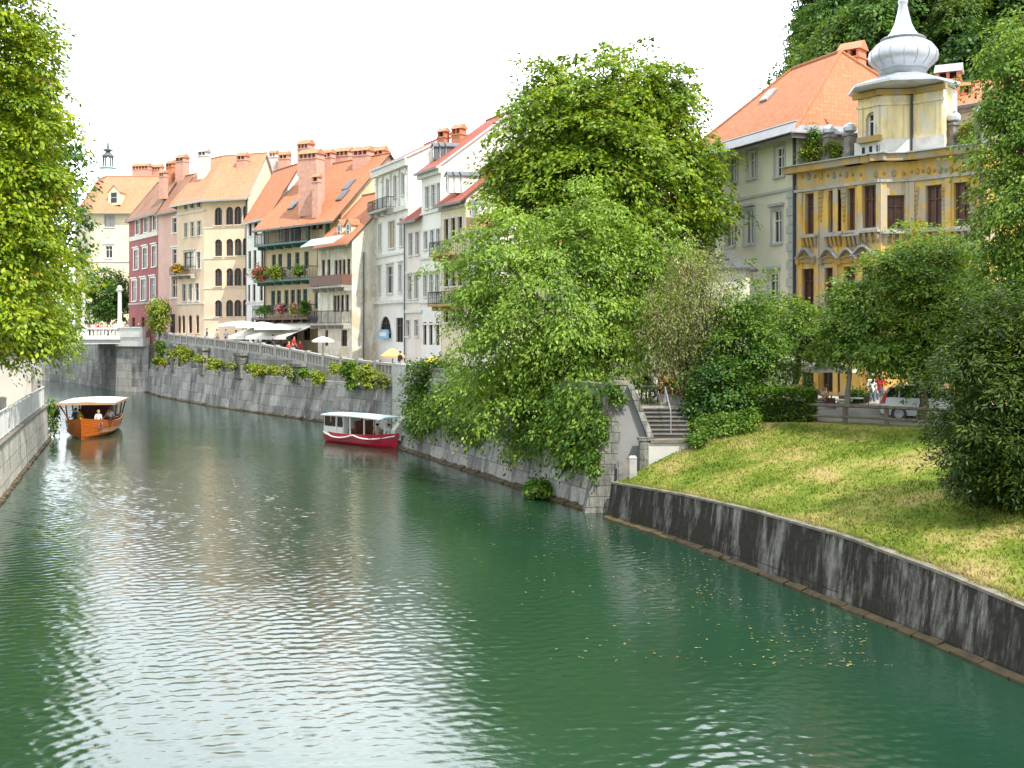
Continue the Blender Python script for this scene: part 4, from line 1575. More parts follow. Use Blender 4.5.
        for p, q in ((a0, a1), (b + N3 * .06, a0), (a1, b + D3 * W + N3 * .06)):
            dd = (q - p)
            ln = dd.length
            dd = dd / ln
            if solid:
                sd = Vector((dd.y, -dd.x, 0)) * .04
                rb.obox(p + Vector((0, 0, .08)), q - p, sd, (0, 0, h - .12))
            rb.tube([p + Vector((0, 0, h)), q + Vector((0, 0, h))], 0.035, 5)
            rb.tube([p + Vector((0, 0, .1)), q + Vector((0, 0, .1))], 0.02, 4)
            m_ = max(1, int(ln / 0.16))
            for j in range(m_ + 1):
                c = p + dd * ln * j / m_
                rb.tube([c, c + Vector((0, 0, h))], 0.014 if j % 8 else 0.03, 4, caps=False)
        rb.build('railing', solid or rm, bo)
        return b, D3, N3, W, h

    def chimney(s, x0, x1, ytop, ybot, Y, mat, cap=None, d=None, openings=True, name='chimney'):
        w = (x1 - x0) / FPX * Y
        dd = d or min(w * 0.8, 1.1)
        X = PX((x0 + x1) / 2, Y)
        zt, zb = PZ(ytop, Y), PZ(ybot, Y)
        u = (s.chain[-1] - s.chain[0]).normalized()
        ang = math.atan2(u.y, u.x) * 0.6
        mb = MB()
        capm = cap or M['tile_warm']
        ch = min(0.55, w * 0.45)
        op = 0.5 if openings else 0.0
        mb.rbox(X, Y, zb - 1.6, w, dd, zt - ch - op - zb + 1.6, ang, 0)
        mb.rbox(X, Y, zt - ch - op + .004, w + .12, dd + .12, .1, ang, 0)
        if openings:
            k = max(2, round(w / 0.55) + 1)
            c, sn = math.cos(ang), math.sin(ang)
            for j in range(k):
                f = (j / (k - 1) - .5) * (w - .16)
                mb.rbox(X + c * f, Y + sn * f, zt - ch - op + .108, .16, dd, op - .112, ang, 0)
            mb.rbox(X, Y, zt - ch - op + .11, w - .3, dd * .3, op - .13, ang, 2)
        o = mb.build(name, [mat, capm, M['dark']], s.root)
        cb = MB()
        c, sn = math.cos(ang), math.sin(ang)
        ux, uy = Vector((c, sn, 0)) * (w / 2 + .12), Vector((-sn, c, 0)) * (dd / 2 + .12)
        B = Vector((X, Y, zt - ch + .004))
        r0, r1 = B - ux + Vector((0, 0, ch)), B + ux + Vector((0, 0, ch))
        cb.face([B - ux - uy, B + ux - uy, r1, r0])
        cb.face([B + ux + uy, B - ux + uy, r0, r1])
        cb.face([B - ux + uy, B - ux - uy, r0])
        cb.face([B + ux - uy, B + ux + uy, r1])
        cb.face([B - ux + uy, B + ux + uy, B + ux - uy, B - ux - uy])
        cb.build('chimney_cap', capm, o)
        return o

    def dormer(s, x0, x1, ytop, ybot, Y, wall, roofm, glass=None, depth=2.0, spike=False):
        """small gabled dormer with a window, measured in the picture"""
        u = (s.chain[-1] - s.chain[0]).normalized()
        w = (x1 - x0) / FPX * Y
        u3, m3 = Vector((*u, 0)), Vector((*s.m, 0))
        w = w / max(0.35, abs(u.x))
        C = Vector((PX((x0 + x1) / 2, Y), Y, 0))
        zb, zt = PZ(ybot, Y), PZ(ytop, Y)
        gh = min(w * 0.45, (zt - zb) * 0.4)
        A, B = C - u3 * w / 2, C + u3 * w / 2
        mb = MB()
        zw = zt - gh
        front = [A + Vector((0, 0, zb)), B + Vector((0, 0, zb)), B + Vector((0, 0, zw)), C + Vector((0, 0, zt)), A + Vector((0, 0, zw))]
        mb.face(front)
        for q in (A, B):
            f = [q + Vector((0, 0, zb)), q + m3 * depth + Vector((0, 0, zb)), q + m3 * depth + Vector((0, 0, zw)), q + Vector((0, 0, zw))]
            mb.face(f if q is B else f[::-1])
        o = mb.build('dormer', wall, s.root)
        rb = MB()
        ov = 0.12
        f0 = -m3 * ov
        rb.sheet([[A - u3 * ov + f0 + Vector((0, 0, zw - .05)), C + f0 + Vector((0, 0, zt + .06)), C + m3 * depth + Vector((0, 0, zt + .06)), A - u3 * ov + m3 * depth + Vector((0, 0, zw - .05))][::-1],
                  [C + f0 + Vector((0, 0, zt + .06)), B + u3 * ov + f0 + Vector((0, 0, zw - .05)), B + u3 * ov + m3 * depth + Vector((0, 0, zw - .05)), C + m3 * depth + Vector((0, 0, zt + .06))][::-1]], .08)
        rb.build('dormer_roof', roofm, o)
        wb = MB()
        ww, h0, h1 = w * 0.28, zb + (zw - zb) * .18, zb + (zw - zb) * .95
        nn = -m3
        wb.obox(C - u3 * ww + nn * .005 + Vector((0, 0, h0)), u3 * ww * 2, nn * .03, (0, 0, h1 - h0), 0)
        for a in (-1, 1):
            wb.obox(C + u3 * (a * ww - .05) + nn * .036 + Vector((0, 0, h0 - .05)), u3 * .1, nn * .03, (0, 0, h1 - h0 + .1), 1)
        wb.obox(C - u3 * ww + nn * .037 + Vector((0, 0, (h0 + h1) / 2 - .02)), u3 * ww * 2, nn * .02, (0, 0, .05), 1)
        wb.build('dormer_window', [glass or M['glass'], M['white']], o)


def cols(*v):
    return [(v[i], v[i + 1]) for i in range(0, len(v), 2)]


G_HOUSE = None
# ---- far cream house behind the bridge
h = House('town_house', 'cream house with grey shutter panel and orange roof beyond the bridge', 'house', [P2(75, 167), P2(91, 160), P2(166, 160)], 11, 6.7, PZ(209, 160), M['cream_far'], inward=(0.05, 1))
h.row(1, cols(104.5, 115), 214, 227, glass=M['frame_grey'], frame=M['frame_grey'], trim=M['stone_pale'], tw=.12)
h.row(1, cols(105.5, 112.5), 246, 258, trim=M['white'], tw=.22, hood=True)
h.row(1, cols(104, 112), 282, 296, trim=M['white'])
h.row(1, cols(138, 146, 155, 162), 246, 258, trim=M['white'])
h.row(0, cols(79, 82, 85.5, 88), 214, 226, minw=.9, glass=M['glass_curtain'])
h.row(0, cols(79, 82, 85.5, 88), 240, 254, minw=.9, glass=M['glass_curtain'])
h.roof(PZ(177, 166), M['tile_warm'], hipL=4.5, over=.7, gutter=M['zinc_dark'], soffit=M['stone_pale'])
h.finish()
h.band('string_course', PZ(262, 160), PZ(260, 160), .12, M['stone_pale'])
h.dormer(107, 121, 185, 205, 160.6, M['cream_far'], M['tile_warm'])
h.chimney(133, 151, 163, 182, 168, M['brick_pink'])
h.chimney(150, 163, 164, 180, 169, M['brick_pink'])

# ---- church tower with copper top far behind
ct = thing('church_tower', 'church tower with pale green copper dome and open lantern above the far roofs', 'tower', (PX(108, 270), 270, 7))
mb = MB()
Y = 270
X = PX(108, Y)
mb.rbox(X, Y, 7, 5.6, 5.6, PZ(184, Y) - 7, 0.3)
mb.rbox(X, Y, PZ(184, Y), 6.1, 6.1, .5, 0.3)
mb.build('shaft', M['cream_far'], ct)
mb = MB()
mb.lathe((X, Y, 0), [(3.5, PZ(184, Y) + .5), (3.2, PZ(179, Y)), (2.2, PZ(172, Y)), (1.7, PZ(168.5, Y))], 16)
mb.build('dome', M['copper'], ct)
mb = MB()
mb.lathe((X, Y, 0), [(2.1, PZ(168.4, Y)), (2.1, PZ(167.4, Y))], 12, 1)
for k in range(6):
    a = k * math.pi / 3 + .3
    mb.tube([(X + 1.1 * math.cos(a), Y + 1.1 * math.sin(a), PZ(167.4, Y)), (X + 1.0 * math.cos(a), Y + 1.0 * math.sin(a), PZ(157, Y))], .22, 6)
mb.lathe((X, Y, 0), [(1.4, PZ(157, Y)), (1.5, PZ(156, Y)), (.9, PZ(153.5, Y)), (.5, PZ(152, Y)), (1.2, PZ(150.5, Y)), (1.2, PZ(149.5, Y)), (.35, PZ(148.5, Y)), (.15, PZ(140, Y)), (.05, PZ(124, Y))], 12)
mb.build('lantern', [M['zinc_dark'], M['copper']], ct)

# ---- maroon and pink corner house
z = PZ(207, 136)
h = House('town_house', 'corner house with maroon facade and pink side, white framed windows', 'house', [P2(129, 148), P2(158, 138)], 8, 6.4, z, M['maroon'], inward=(0.45, 1))
for (cs, a, b) in ((cols(135.8, 140, 144.4, 149, 153.0, 157), 218, 232.5), (cols(134, 138.5, 143, 147.5, 152, 156.3), 248, 268), (cols(132, 136.6, 141, 146, 150.3, 155.3), 279, 300)):
    h.row(0, cs, a, b, refx=145, trim=M['white'], tw=.2, hood=True, glass=M['glass_curtain'], minw=.8)
h.row(0, cols(132, 135, 141.5, 144.5, 151, 154), 317, 331, refx=145, frame=M['frame_brown'], minw=.9)
h.roof(z + 4.6, M['tile_brown'], over=.5, hipL=3, gutter=M['zinc_dark'])
h.finish()
h.band('string_course', PZ(238, 142), PZ(233.5, 142), .1, M['stone_pale'])
h.band('cornice', z - .5, z - .22, .25, M['stone_trim'])
h.band('string_course', PZ(304, 142), PZ(302, 142), .1, M['stone_trim'])
h.chimney(167, 176, 160, 182, 143, M['brick_red'])
h2 = House('town_house', 'narrow pink plastered house between maroon and peach houses', 'house', [P2(158.2, 137.9), P2(183, 132.5)], 8, 6.3, z - .2, M['pink'], inward=(0.5, 1))
h2.row(0, cols(172.5, 179), 217.5, 232.5, trim=M['white'], tw=.16, hood=False)
h2.row(0, cols(172.5, 179), 249, 264, trim=M['white'], tw=.16, hood=True)
h2.row(0, cols(171.7, 177.6), 279, 297.5, trim=M['white'], tw=.16, hood=True)
h2.row(0, cols(170, 175), 314, 333, glass=M['dark'], frame=M['frame_brown'], sill=False, name='door')
h2.roof(z + 4.3, M['tile_brown'], over=.5, gutter=M['zinc_dark'])
h2.finish()
h2.band('cornice', z - .7, z - .42, .25, M['stone_trim'])
h2.chimney(160, 167, 170, 186, 139, M['brick_pink'])
h2.chimney(177, 188, 154, 178, 141, M['brick_pink'])

# ---- peach house, front in three planes
z = PZ(192.5, 125)
h = House('town_house', 'tall peach house with paired arched windows and wide grey eaves', 'house', [P2(177, 131), P2(204, 126.2), P2(248, 124)], 12, 6.1, z, M['peach'], inward=(0.1, 1))
sty = dict(frame=M['frame_brown'], arch=True, minw=.8)
for a, b in ((207, 225), (239, 256), (268.3, 286), (300, 316.5)):
    h.row(1, cols(214.6, 222, 226, 233.2, 234.2, 241.6, 244.2, 247.3), a, b, refx=225, **sty)
for a, b in ((199, 208.5), (222, 236.5)):
    h.row(0, cols(184.4, 187.4, 190.7, 194, 197.4, 200.8), a, b, refx=192, frame=M['frame_grey'], minw=.6, trim=M['stone_pale'], tw=.1)
h.row(0, cols(184, 194), 252, 268.5, frame=M['frame_brown'], glass=M['glass_curtain'], trim=M['stone_pale'], hood=True)
h.row(0, cols(197, 200.6), 252, 268.5, frame=M['frame_grey'], minw=.6, trim=M['stone_pale'], tw=.1)
h.row(0, cols(182.4, 186, 189, 192.3, 195.3, 199.2), 283.6, 301, refx=192, frame=M['frame_grey'], minw=.6, trim=M['stone_pale'], tw=.1)
h.row(0, cols(178.5, 180.3, 182, 185, 188.5, 192, 196, 199), 315, 333, refx=190, frame=M['frame_brown'], minw=.7, arch=True)
h.roof(PZ(156, 132), M['tile_warm'], over=1.0, hipL=3.0, soffit=M['zinc'], gutter=M['zinc'])
h.finish()
h.band('cornice', z - .55, z - .25, .3, M['zinc'])
h.band('string_course', PZ(214, 129), PZ(212.5, 129), .12, M['stone_pale'], [0])
h.band('string_course', PZ(304.5, 129), PZ(303, 129), .12, M['stone_pale'], [0])
for zy in (226.5, 257.5, 287.5, 318):
    h.band('sill_course', PZ(zy + 1, 125), PZ(zy, 125), .06, M['peach_pale'], [1])
bal = h.balcony(0, 176.5, 196, 267.5, 274.5, .9, slab=M['stone_trim'])
h.chimney(238, 248, 152, 174, 129, M['brick_pink'])
h.chimney(247, 262, 157, 168, 133, M['brick_pink'])
h.chimney(199, 209, 148, 166, 131, M['stone_pale'], cap=M['zinc'])
h.chimney(280, 290, 151, 168, 132, M['brick_pink'])
h.chimney(270, 278, 150, 166, 133, M['stone_pale'])
h.pipe(1, (h.edge(1)[4]) - .12, 6, z - .4, M['dark_iron'], .09)
PEACH = h

# ---- narrow white house
z = PZ(214, 118)
h = House('town_house', 'narrow plain white house beside the peach house', 'house', [P2(246.5, 121), P2(271.5, 115)], 9, 5.8, z, M['white_wall'], inward=(0.55, 1))
h.row(0, cols(248.6, 251.6, 253.8, 257.4, 261.6, 264.6), 222, 234.6, refx=257, frame=M['frame_brown'])
h.row(0, cols(248.2, 251.0, 253.4, 256.3, 260.8, 263.6), 250, 268, refx=256, frame=M['frame_brown'])
h.row(0, cols(247.9, 250, 252.6, 255.4, 259.6, 262.8), 284, 301, refx=256, frame=M['frame_brown'])
h.row(0, cols(251, 254, 259, 262.5), 318, 331, refx=256, frame=M['frame_brown'])
h.roof(z + 5.4, M['tile_orange'], over=.6, gutter=M['zinc'])
h.finish()
h.band('string_course', PZ(303.5, 118), PZ(302, 118), .08, M['stone_pale'])

# ---- gallery house
z = PZ(212, 107)
h = House('gallery_house', 'buff house with three tiers of open galleries, green shutters and flower boxes', 'house', [P2(264.5, 114), P2(341, 104.5)], 12, 5.0, z, M['buff'], inward=(0.66, 0.8))
fr = dict(frame=M['frame_teal'], minw=.75, sill=False)
h.row(0, cols(279, 282.5), 222, 240, frame=M['frame_grey'], glass=M['glass_curtain'])
h.row(0, cols(291, 301), 221, 241.5, refx=305, glass=M['dark'], sill=False, frame=M['frame_brown'], name='door')
h.row(0, cols(284.5, 289.0), 221, 241.5, refx=305, glass=plain('orange_door', (.40, .20, .06)), frame=M['frame_brown'], sill=False, door=True, name='door')
h.row(0, cols(306, 309.6, 325, 330), 221, 241.5, refx=305, glass=M['frame_teal'], door=True, name='door', **fr)
h.row(0, cols(312.5, 316, 318.8, 322), 219, 231, refx=305, **fr)
h.row(0, cols(272.5, 275, 278.5, 281.5, 287, 291, 295.5, 299, 304.8, 308, 317, 321), 252, 269, refx=300, shutter=None, **fr)
h.row(0, cols(323.5, 328.5), 250, 274, refx=305, glass=M['dark'], **fr)
h.row(0, cols(271, 275, 277.5, 280, 284.3, 288.5, 290.8, 294.5, 297.3, 300, 303, 307), 289.5, 306, refx=295, arch=False, **fr)
h.row(0, cols(314.8, 318.5, 322.4, 326.5), 289.5, 309, refx=300, glass=M['frame_teal'], **fr)
h.row(0, cols(268, 273, 279, 285, 291, 297, 303, 310), 327, 340, refx=290, glass=M['dark'], frame=M['frame_brown'], sill=False)
h.roof(PZ(163, 115), M['tile_orange'], over=1.25, gutter=M['zinc_dark'], end=.4)
h.finish()
u_end = h.u_at(0, 319)
B_TOP = h.balcony(0, 265.5, 319, 231, 242.5, 1.3, slab=M['frame_teal'])
B_MID = h.balcony(0, 265, 319, 267.5, 279.5, 1.3, slab=M['frame_teal'])
B_LOW = h.balcony(0, 263.5, 320, 305, 318, 1.3, slab=M['frame_brown'])
h.pipe(0, .2, 5, z - .6, M['dark_iron'], .07)
# posts carrying the deep eaves
pb = MB()
b, D3, N3, W, hh = B_TOP
for j in range(5):
    q = b + D3 * (W * j / 4 + (-.1 if j == 4 else .06)) + N3 * 1.22
    pb.tube([q, q + Vector((0, 0, z - b.z - 1.1))], .05, 6)
pb.build('gallery_post', M['frame_teal'], h.root)
h.chimney(300.5, 322.5, 149, 200, 108.5, M['brick_pink'], d=1.3)
h.chimney(313, 320.5, 174, 201, 106.5, M['brick_pink'])
h.chimney(299, 313, 139.5, 160, 114, M['brick_pink'])
h.chimney(324, 334, 149, 168, 116, M['brick_pink'])
h.chimney(337, 353.5, 147, 170, 117, M['brick_pink'], d=1.3)
h.chimney(354.5, 372.5, 146, 182, 111, M['brick_pink'], d=1.2)
h.chimney(374, 387, 146, 168, 114, M['brick_pink'])
# roof light strip, dark skylights between tile fields
for (x, y, Y) in ((332, 196, 106.5), (341, 189, 108), (283, 204, 112)):
    P_ = Vector((PX(x, Y), Y, PZ(y, Y)))
    sl = ((h.Rg[0] - h.E[0]))
    sl.normalize()
    uu = Vector((*(h.chain[-1] - h.chain[0]).normalized(), 0))
    # project the point onto the front roof plane
    nrm = uu.cross(sl).normalized()
    P_ = P_ + nrm * ((h.E[0] - P_).dot(nrm) + .03)
    sk = MB()
    sk.obox(P_, uu * 0.9, sl * 1.5, nrm * .12)
    sk.build('skylight', M['zinc_dark'], h.roof_o)
# awning over the café
aw = MB()
P, Q, d, n, L = h.edge(0)
D3, N3 = Vector((*d, 0)), Vector((*n, 0))
ua, ub = h.u_at(0, 284), h.u_at(0, 326)
Yc = P.y + d.y * (ua + ub) / 2
for (a, b_) in ((h.u_at(0, 267), ua - .1), (ua, ub)):
    A = Vector((*(P + d * a), PZ(321, Yc)))
    B = Vector((*(P + d * b_), PZ(321, Yc)))
    o_ = N3 * 4.3 + Vector((0, 0, -1.45))
    aw.sheet([[A + N3 * .02, A + N3 * .02 + o_, B + N3 * .02 + o_, B + N3 * .02]], .04)
    aw.sheet([[A + N3 * .02 + o_ + N3 * .004, A + o_ + N3 * .05 + Vector((0, 0, -.28)), B + o_ + N3 * .05 + Vector((0, 0, -.28)), B + N3 * .02 + o_ + N3 * .004]], .03)
aw.build('awning', M['canvas'], h.root)
GAL = h

# ---- small house in front with weathered gable
z = PZ(240, 99.5)
h = House('gable_house', 'small house with weathered blank gable, brown balconies and green copper canopy', 'house', [P2(318, 103.2), P2(352, 98.2)], 9, 4.7, z, M['weathered'], inward=(0.84, 0.545))
fr = dict(frame=M['frame_brown'], minw=.6, sill=False)
h.row(0, cols(335, 337, 338.8, 341, 342.6, 345, 347.3, 349.6), 259.5, 277, refx=342, **fr)
h.row(0, cols(333.5, 335.7, 337, 339, 341, 343.2, 345.8, 348.2), 295, 312, refx=342, **fr)
h.row(0, cols(322, 324.5, 327.5, 330), 259.5, 285, refx=327, **fr)
h.row(0, cols(325, 328, 341, 347), 330, 346, refx=335, glass=M['dark'], **fr)
h.roof(z + 4.6, M['tile_orange'], over=.5, gutter=M['zinc_dark'], end=.12)
h.finish()
h.balcony(0, 319, 351.5, 275.5, 286, 1.0, solid=plain('brown_balcony_panel', (.17, .085, .06)), slab=M['stone_trim'])
h.balcony(0, 317, 351, 311, 323.5, 1.0, rail=M['dark_iron'], slab=M['stone_trim'])
cp = MB()
P, Q, d, n, L = h.edge(0)
Yc = 100.5
A = Vector((*(P + d * -.2), PZ(237, Yc)))
B = Vector((*(P + d * (L * .93)), PZ(237, Yc)))
o_ = Vector((*n, 0)) * 1.7 + Vector((0, 0, -.75))
e3 = Vector((*n, 0)) * .55
cp.sheet([[A + e3, A + o_, B + o_, B + e3]], .06)
cp.build('copper_canopy', M['copper'], h.root)
h.pipe(1, 1.05, 4.6, PZ(252, 98.6), M['zinc_dark'], .07)
h.dormer(336, 343, 220, 239, 101.5, M['peach_pale'], M['tile_orange'], depth=1.6)
h.dormer(345, 352, 219, 238, 100.0, M['peach_pale'], M['tile_orange'], depth=1.6)
dd = MB()
P, Q, d, n, L = h.edge(1)
h_door = P + d * 0.8
GABLE = h

# ---- white ornate house
z = PZ(160, 95)
c0, c1 = P2(376, 99.6), P2(408, 92.3)
h = House('town_house', 'tall ornate white house with pilasters and a balcony, beside the weathered gable', 'house', [c0, c1], 9, 4.4, z, M['white_wall'], inward=(0.93, 0.36))
tr = dict(trim=M['stone_pale'], tw=.14, frame=M['frame_grey'])
h.row(0, cols(386.6, 389.2, 393.8, 396.8, 401.6, 404.6), 176, 198, refx=394, **tr)
h.row(0, cols(379, 381.5), 221, 248, refx=392, **tr)
h.row(0, cols(388.5, 395), 221, 248, refx=392, glass=M['blind_tan'], **tr)
h.row(0, cols(400, 402.8), 221, 248, refx=392, **tr)
h.row(0, cols(378.3, 380.8, 387, 393, 399, 401.8), 266, 293, refx=392, hood=True, **tr)
h.row(0, cols(380, 391), 316, 338, refx=392, arch=True, frame=M['frame_brown'], glass=M['dark'], sill=False, name='door')
h.row(0, cols(396, 403), 318, 342, refx=392, glass=M['dark'], frame=M['frame_brown'], sill=False, name='door')
h.roof(z + 2.3, M['tile_red'], over=.35, gutter=M['zinc'], end=.15, soffit=M['stone_pale'])
h.finish()
h.band('cornice', z - .9, z - .35, .38, M['stone_pale'])
h.band('cornice', PZ(303.5, 96), PZ(300.5, 96), .3, M['stone_pale'])
h.band('string_course', PZ(256, 96), PZ(253.5, 96), .14, M['stone_pale'])
h.band('string_course', PZ(214, 96), PZ(210, 96), .3, M['stone_pale'])
P, Q, d, n, L = h.edge(0)
for f in (.02, .2, .46, .72, .93):
    pl = MB()
    q = P + d * (L * f)
    pl.obox((*(q + n * .004), PZ(208, 96)), Vector((*d, 0)) * .34, Vector((*n, 0)) * .12, (0, 0, z - 1.0 - PZ(208, 96)))
    pl.obox((*(q + n * .004 - d * .06), z - 1.5), Vector((*d, 0)) * .46, Vector((*n, 0)) * .2, (0, 0, .35))
    pl.build('pilaster', M['stone_pale'], h.root)
for f in (.02, .93):
    pl = MB()
    q = P + d * (L * f)
    pl.obox((*(q + n * .004), 4.4), Vector((*d, 0)) * .4, Vector((*n, 0)) * .1, (0, 0, PZ(304, 96) - 4.4))
    pl.build('pilaster', M['stone_pale'], h.root)
h.balcony(0, 377, 396, 199.5, 209.5, .9, slab=M['stone_trim'])

# signboard by the door, blue over a dark doorway
sg = thing('shop_sign', 'small pale blue hanging shop sign over a dark doorway', 'sign', (PX(386, 93.5), 93.5, 7))
mb = MB()
P, Q, d, n, L = h.edge(0)
u = h.u_at(0, 387)
q = P + d * u + n * .25
mb.obox((*(q - d * 1.2), PZ(338.5, 96)), Vector((*d, 0)) * 2.4, Vector((*n, 0)) * .12, (0, 0, .75))
mb.build('board', plain('pale_blue_sign', (.22, .48, .70), .5, 0, .1), sg)
mb = MB()
for k in (-.9, .9):
    mb.tube([(*(P + d * (u + k) + n * .01), PZ(338.5, 96) + .5), (*(P + d * (u + k) + n * .3), PZ(338.5, 96) + .5)], .03, 5)
mb.obox((*(q - d * .8 + n * .124), PZ(338.5, 96) + .2), Vector((*d, 0)) * 1.6, Vector((*n, 0)) * .012, (0, 0, .32))
mb.build('sign_bracket', M['white'], sg)

# ---- narrow pinkish house
z = PZ(217, 91)
h = House('town_house', 'narrow pinkish white house with low red roof between two tall white houses', 'house', [P2(405, 92.2), P2(422, 89.2)], 8, 4.2, z, stucco('pinkish_white_plaster', (.74, .67, .62)), inward=(0.93, 0.36))
fr = dict(frame=M['frame_grey'], trim=M['stone_pale'], tw=.1)
h.row(0, cols(409.2, 412.2, 415.8, 419), 232.5, 255, refx=414, **fr)
h.row(0, cols(408.3, 411.2, 414.8, 418), 275.5, 299, refx=413, hood=True, **fr)
h.row(0, cols(407, 409.3, 415, 418), 320, 336, refx=413, **fr)
h.roof(z + 3.0, M['tile_red'], over=.5, gutter=M['zinc_dark'], end=.1)
h.finish()
h.band('string_course', PZ(313, 91), PZ(310, 91), .12, M['stone_pale'])
h.band('string_course', PZ(303, 91), PZ(301, 91), .1, M['stone_pale'])
h.pipe(0, .15, 4, z - .4, M['zinc_dark'], .06)

# ---- white house with gable and two chimneys
z = PZ(168, 88.5)
h = House('town_house', 'tall white house with blank gable and two red brick chimneys', 'house', [P2(421.5, 89.3), P2(441, 85.8)], 11, 4.1, z, M['white_wall'], inward=(0.93, 0.36))
fr = dict(frame=M['frame_grey'], trim=M['stone_pale'], tw=.1)
h.row(0, cols(426, 428.7, 431.9, 434.5, 437.8, 440.4), 185, 207, refx=433, **fr)
h.row(0, cols(424.4, 427.2, 430.7, 433.5, 436.9, 439.6), 230, 248, refx=433, **fr)
h.row(0, cols(424, 426.6, 430, 432.7, 436, 438.6), 274, 296, refx=433, hood=True, **fr)
h.row(0, cols(423.5, 426, 429, 432.5, 436, 439), 322, 345, refx=431, glass=M['dark'], sill=False, frame=M['frame_brown'])
h.roof(z + 4.2, M['tile_red'], over=.45, gutter=M['zinc_dark'], end=.2, soffit=M['stone_pale'])
h.finish()
h.band('cornice', z - .8, z - .3, .3, M['stone_pale'])
h.band('string_course', PZ(259, 88), PZ(256.5, 88), .12, M['stone_pale'])
h.band('string_course', PZ(214, 88), PZ(212, 88), .12, M['stone_pale'])
h.band('string_course', PZ(303, 88), PZ(300, 88), .16, M['stone_pale'])
h.band('rusticated_base', PZ(325, 88), PZ(323, 88), .06, M['stone_pale'])
h.chimney(438.5, 448, 128, 150, 92, M['brick_red'], cap=M['brick_red'])
h.chimney(453, 465, 124, 146, 91.5, M['brick_red'], cap=M['brick_red'])
for x in (433.5, 440, 446):
    h.dormer(x - 1.3, x + 1.3, 143, 160, 88.8, M['zinc_dark'], M['zinc_dark'], depth=1.8)

# ---- cream house with spiked dormers
z = PZ(199, 84.5)
h = House('town_house', 'cream house with iron balconies and white spiked dormers beside the big tree', 'house', [P2(441.5, 85.7), P2(466, 82.4)], 9, 4.0, z, M['cream'], inward=(0.93, 0.36))
fr = dict(frame=M['frame_brown'], trim=M['stone_pale'], tw=.1)
for a, b in ((218, 240), (262, 286), (300, 322)):
    h.row(0, cols(445.3, 448, 452, 454.8, 458.8, 461.8), a, b, refx=453, **fr)
h.roof(z + 3.6, M['tile_red'], over=.5, gutter=M['zinc_dark'], end=.15)
h.finish()
h.band('cornice', PZ(209, 84), PZ(206, 84), .2, M['stone_trim'])
h.balcony(0, 443, 465, 241.5, 253, 1.2, slab=M['ornament'])
h.balcony(0, 441.8, 463, 291.5, 304, 1.2, slab=M['ornament'])
for x in (447.5, 454, 461):
    h.dormer(x - 1.6, x + 1.6, 172, 193, 84.0, M['white'], M['zinc_dark'], depth=1.8)

# ---- last house of the row, mostly behind the tree
z = PZ(224, 80)
h = House('town_house', 'plain white house with orange roof half hidden behind the big tree', 'house', [P2(466.5, 82.3), P2(498, 77.5)], 9, 4.0, z, M['offwhite_wall'], inward=(0.93, 0.36))
for a, b in ((236, 256), (274, 296), (314, 336)):
    h.row(0, cols(470, 473.5, 479, 482.5, 488, 491.5), a, b, refx=480, frame=M['frame_brown'])
h.roof(z + 3.6, M['tile_orange'], over=.5, gutter=M['zinc'], end=.15)
h.finish()
h.dormer(469.5, 473, 200, 216, 81.5, M['white'], M['zinc_dark'])
h.dormer(476, 479.5, 199, 215, 81.0, M['white'], M['zinc_dark'])
h = House('town_house', 'low cream house with orange roof behind the chestnut tree', 'house', [(-0.2, 78.5), (9.0, 72.0)], 10, 4.0, 12.6, M['cream'], inward=(0.6, 0.8))
for zz in (5.2, 8.8):
    for k in range(5):
        h.add(0, 1.2 + k * 2.1, 2.2 + k * 2.1, zz, zz + 1.8, frame=M['white'], trim=M['stone_pale'])
h.roof(16.4, M['tile_orange'], over=.6, gutter=M['zinc'])
h.finish()

# ---- grey-beige house on the right with hipped orange roof
z = PZ(128, 60.5)
c0, c1 = (10.6, 69.0), P2(797, 58.6)
h = House('corner_house', 'plain grey-beige house with hipped orange tile roof beside the ochre villa', 'house', [c0, c1], 10, 3.6, z, M['grey_wall'], inward=(0.95, 0.31))
fr = dict(frame=M['white'], trim=M['frame_grey'], tw=.14, glass=M['glass_curtain'])
fr2 = dict(frame=M['white'], trim=M['frame_grey'], tw=.14)
h.row(0, cols(728, 736.5, 748, 756.5), 151, 178, refx=752, **fr)
h.row(0, cols(775.5, 784.5), 147, 176, refx=780, **fr2)
h.row(0, cols(725, 734, 744.5, 753.5), 210, 244, refx=749, hood=True, **fr)
h.row(0, cols(772.5, 782), 210, 243, refx=777, hood=True, **fr2)
h.row(0, cols(742, 750, 768.5, 778.5), 273, 297, refx=773, hood=True, **fr2)
h.row(0, cols(704, 713), 151, 178, refx=752, **fr)
h.row(0, cols(704, 713), 210, 244, refx=749, hood=True, **fr)
h.row(0, cols(730, 740, 764, 776), 345, 372, refx=765, frame=M['white'], glass=M['glass'])
h.roof(z + 4.55, M['tile_orange'], over=.9, hipL=4.0, hipR=2.7, soffit=M['zinc_dark'], rf=.46)
h.finish()
ef = MB()
E0, E1, B1_ = h.E[0], h.E[1], h.B[1]
mo, uo = Vector((*h.m, 0)), Vector((*(h.chain[1] - h.chain[0]).normalized(), 0))
up_ = Vector((0, 0, -.06))
In0, In1, In2 = E0 + mo * .75 + Vector((0, 0, .90)), E1 + mo * .75 - uo * .75 + Vector((0, 0, .92)), B1_ - uo * .75 - mo * .75 + Vector((0, 0, .92))
ef.sheet([[E0 - mo * .12 - up_ * 2, E1 - mo * .12 + uo * .12 - up_ * 2, In1, In0], [E1 - mo * .12 + uo * .12 - up_ * 2, B1_ + mo * .12 + uo * .12 - up_ * 2, In2, In1]], .05)
ef.build('eave_flashing', plain('weathered_zinc', (.21, .22, .24), .6, 0, .2, 2), h.roof_o)
h.band('cornice', z - .42, z - .06, .32, M['zinc_dark'])
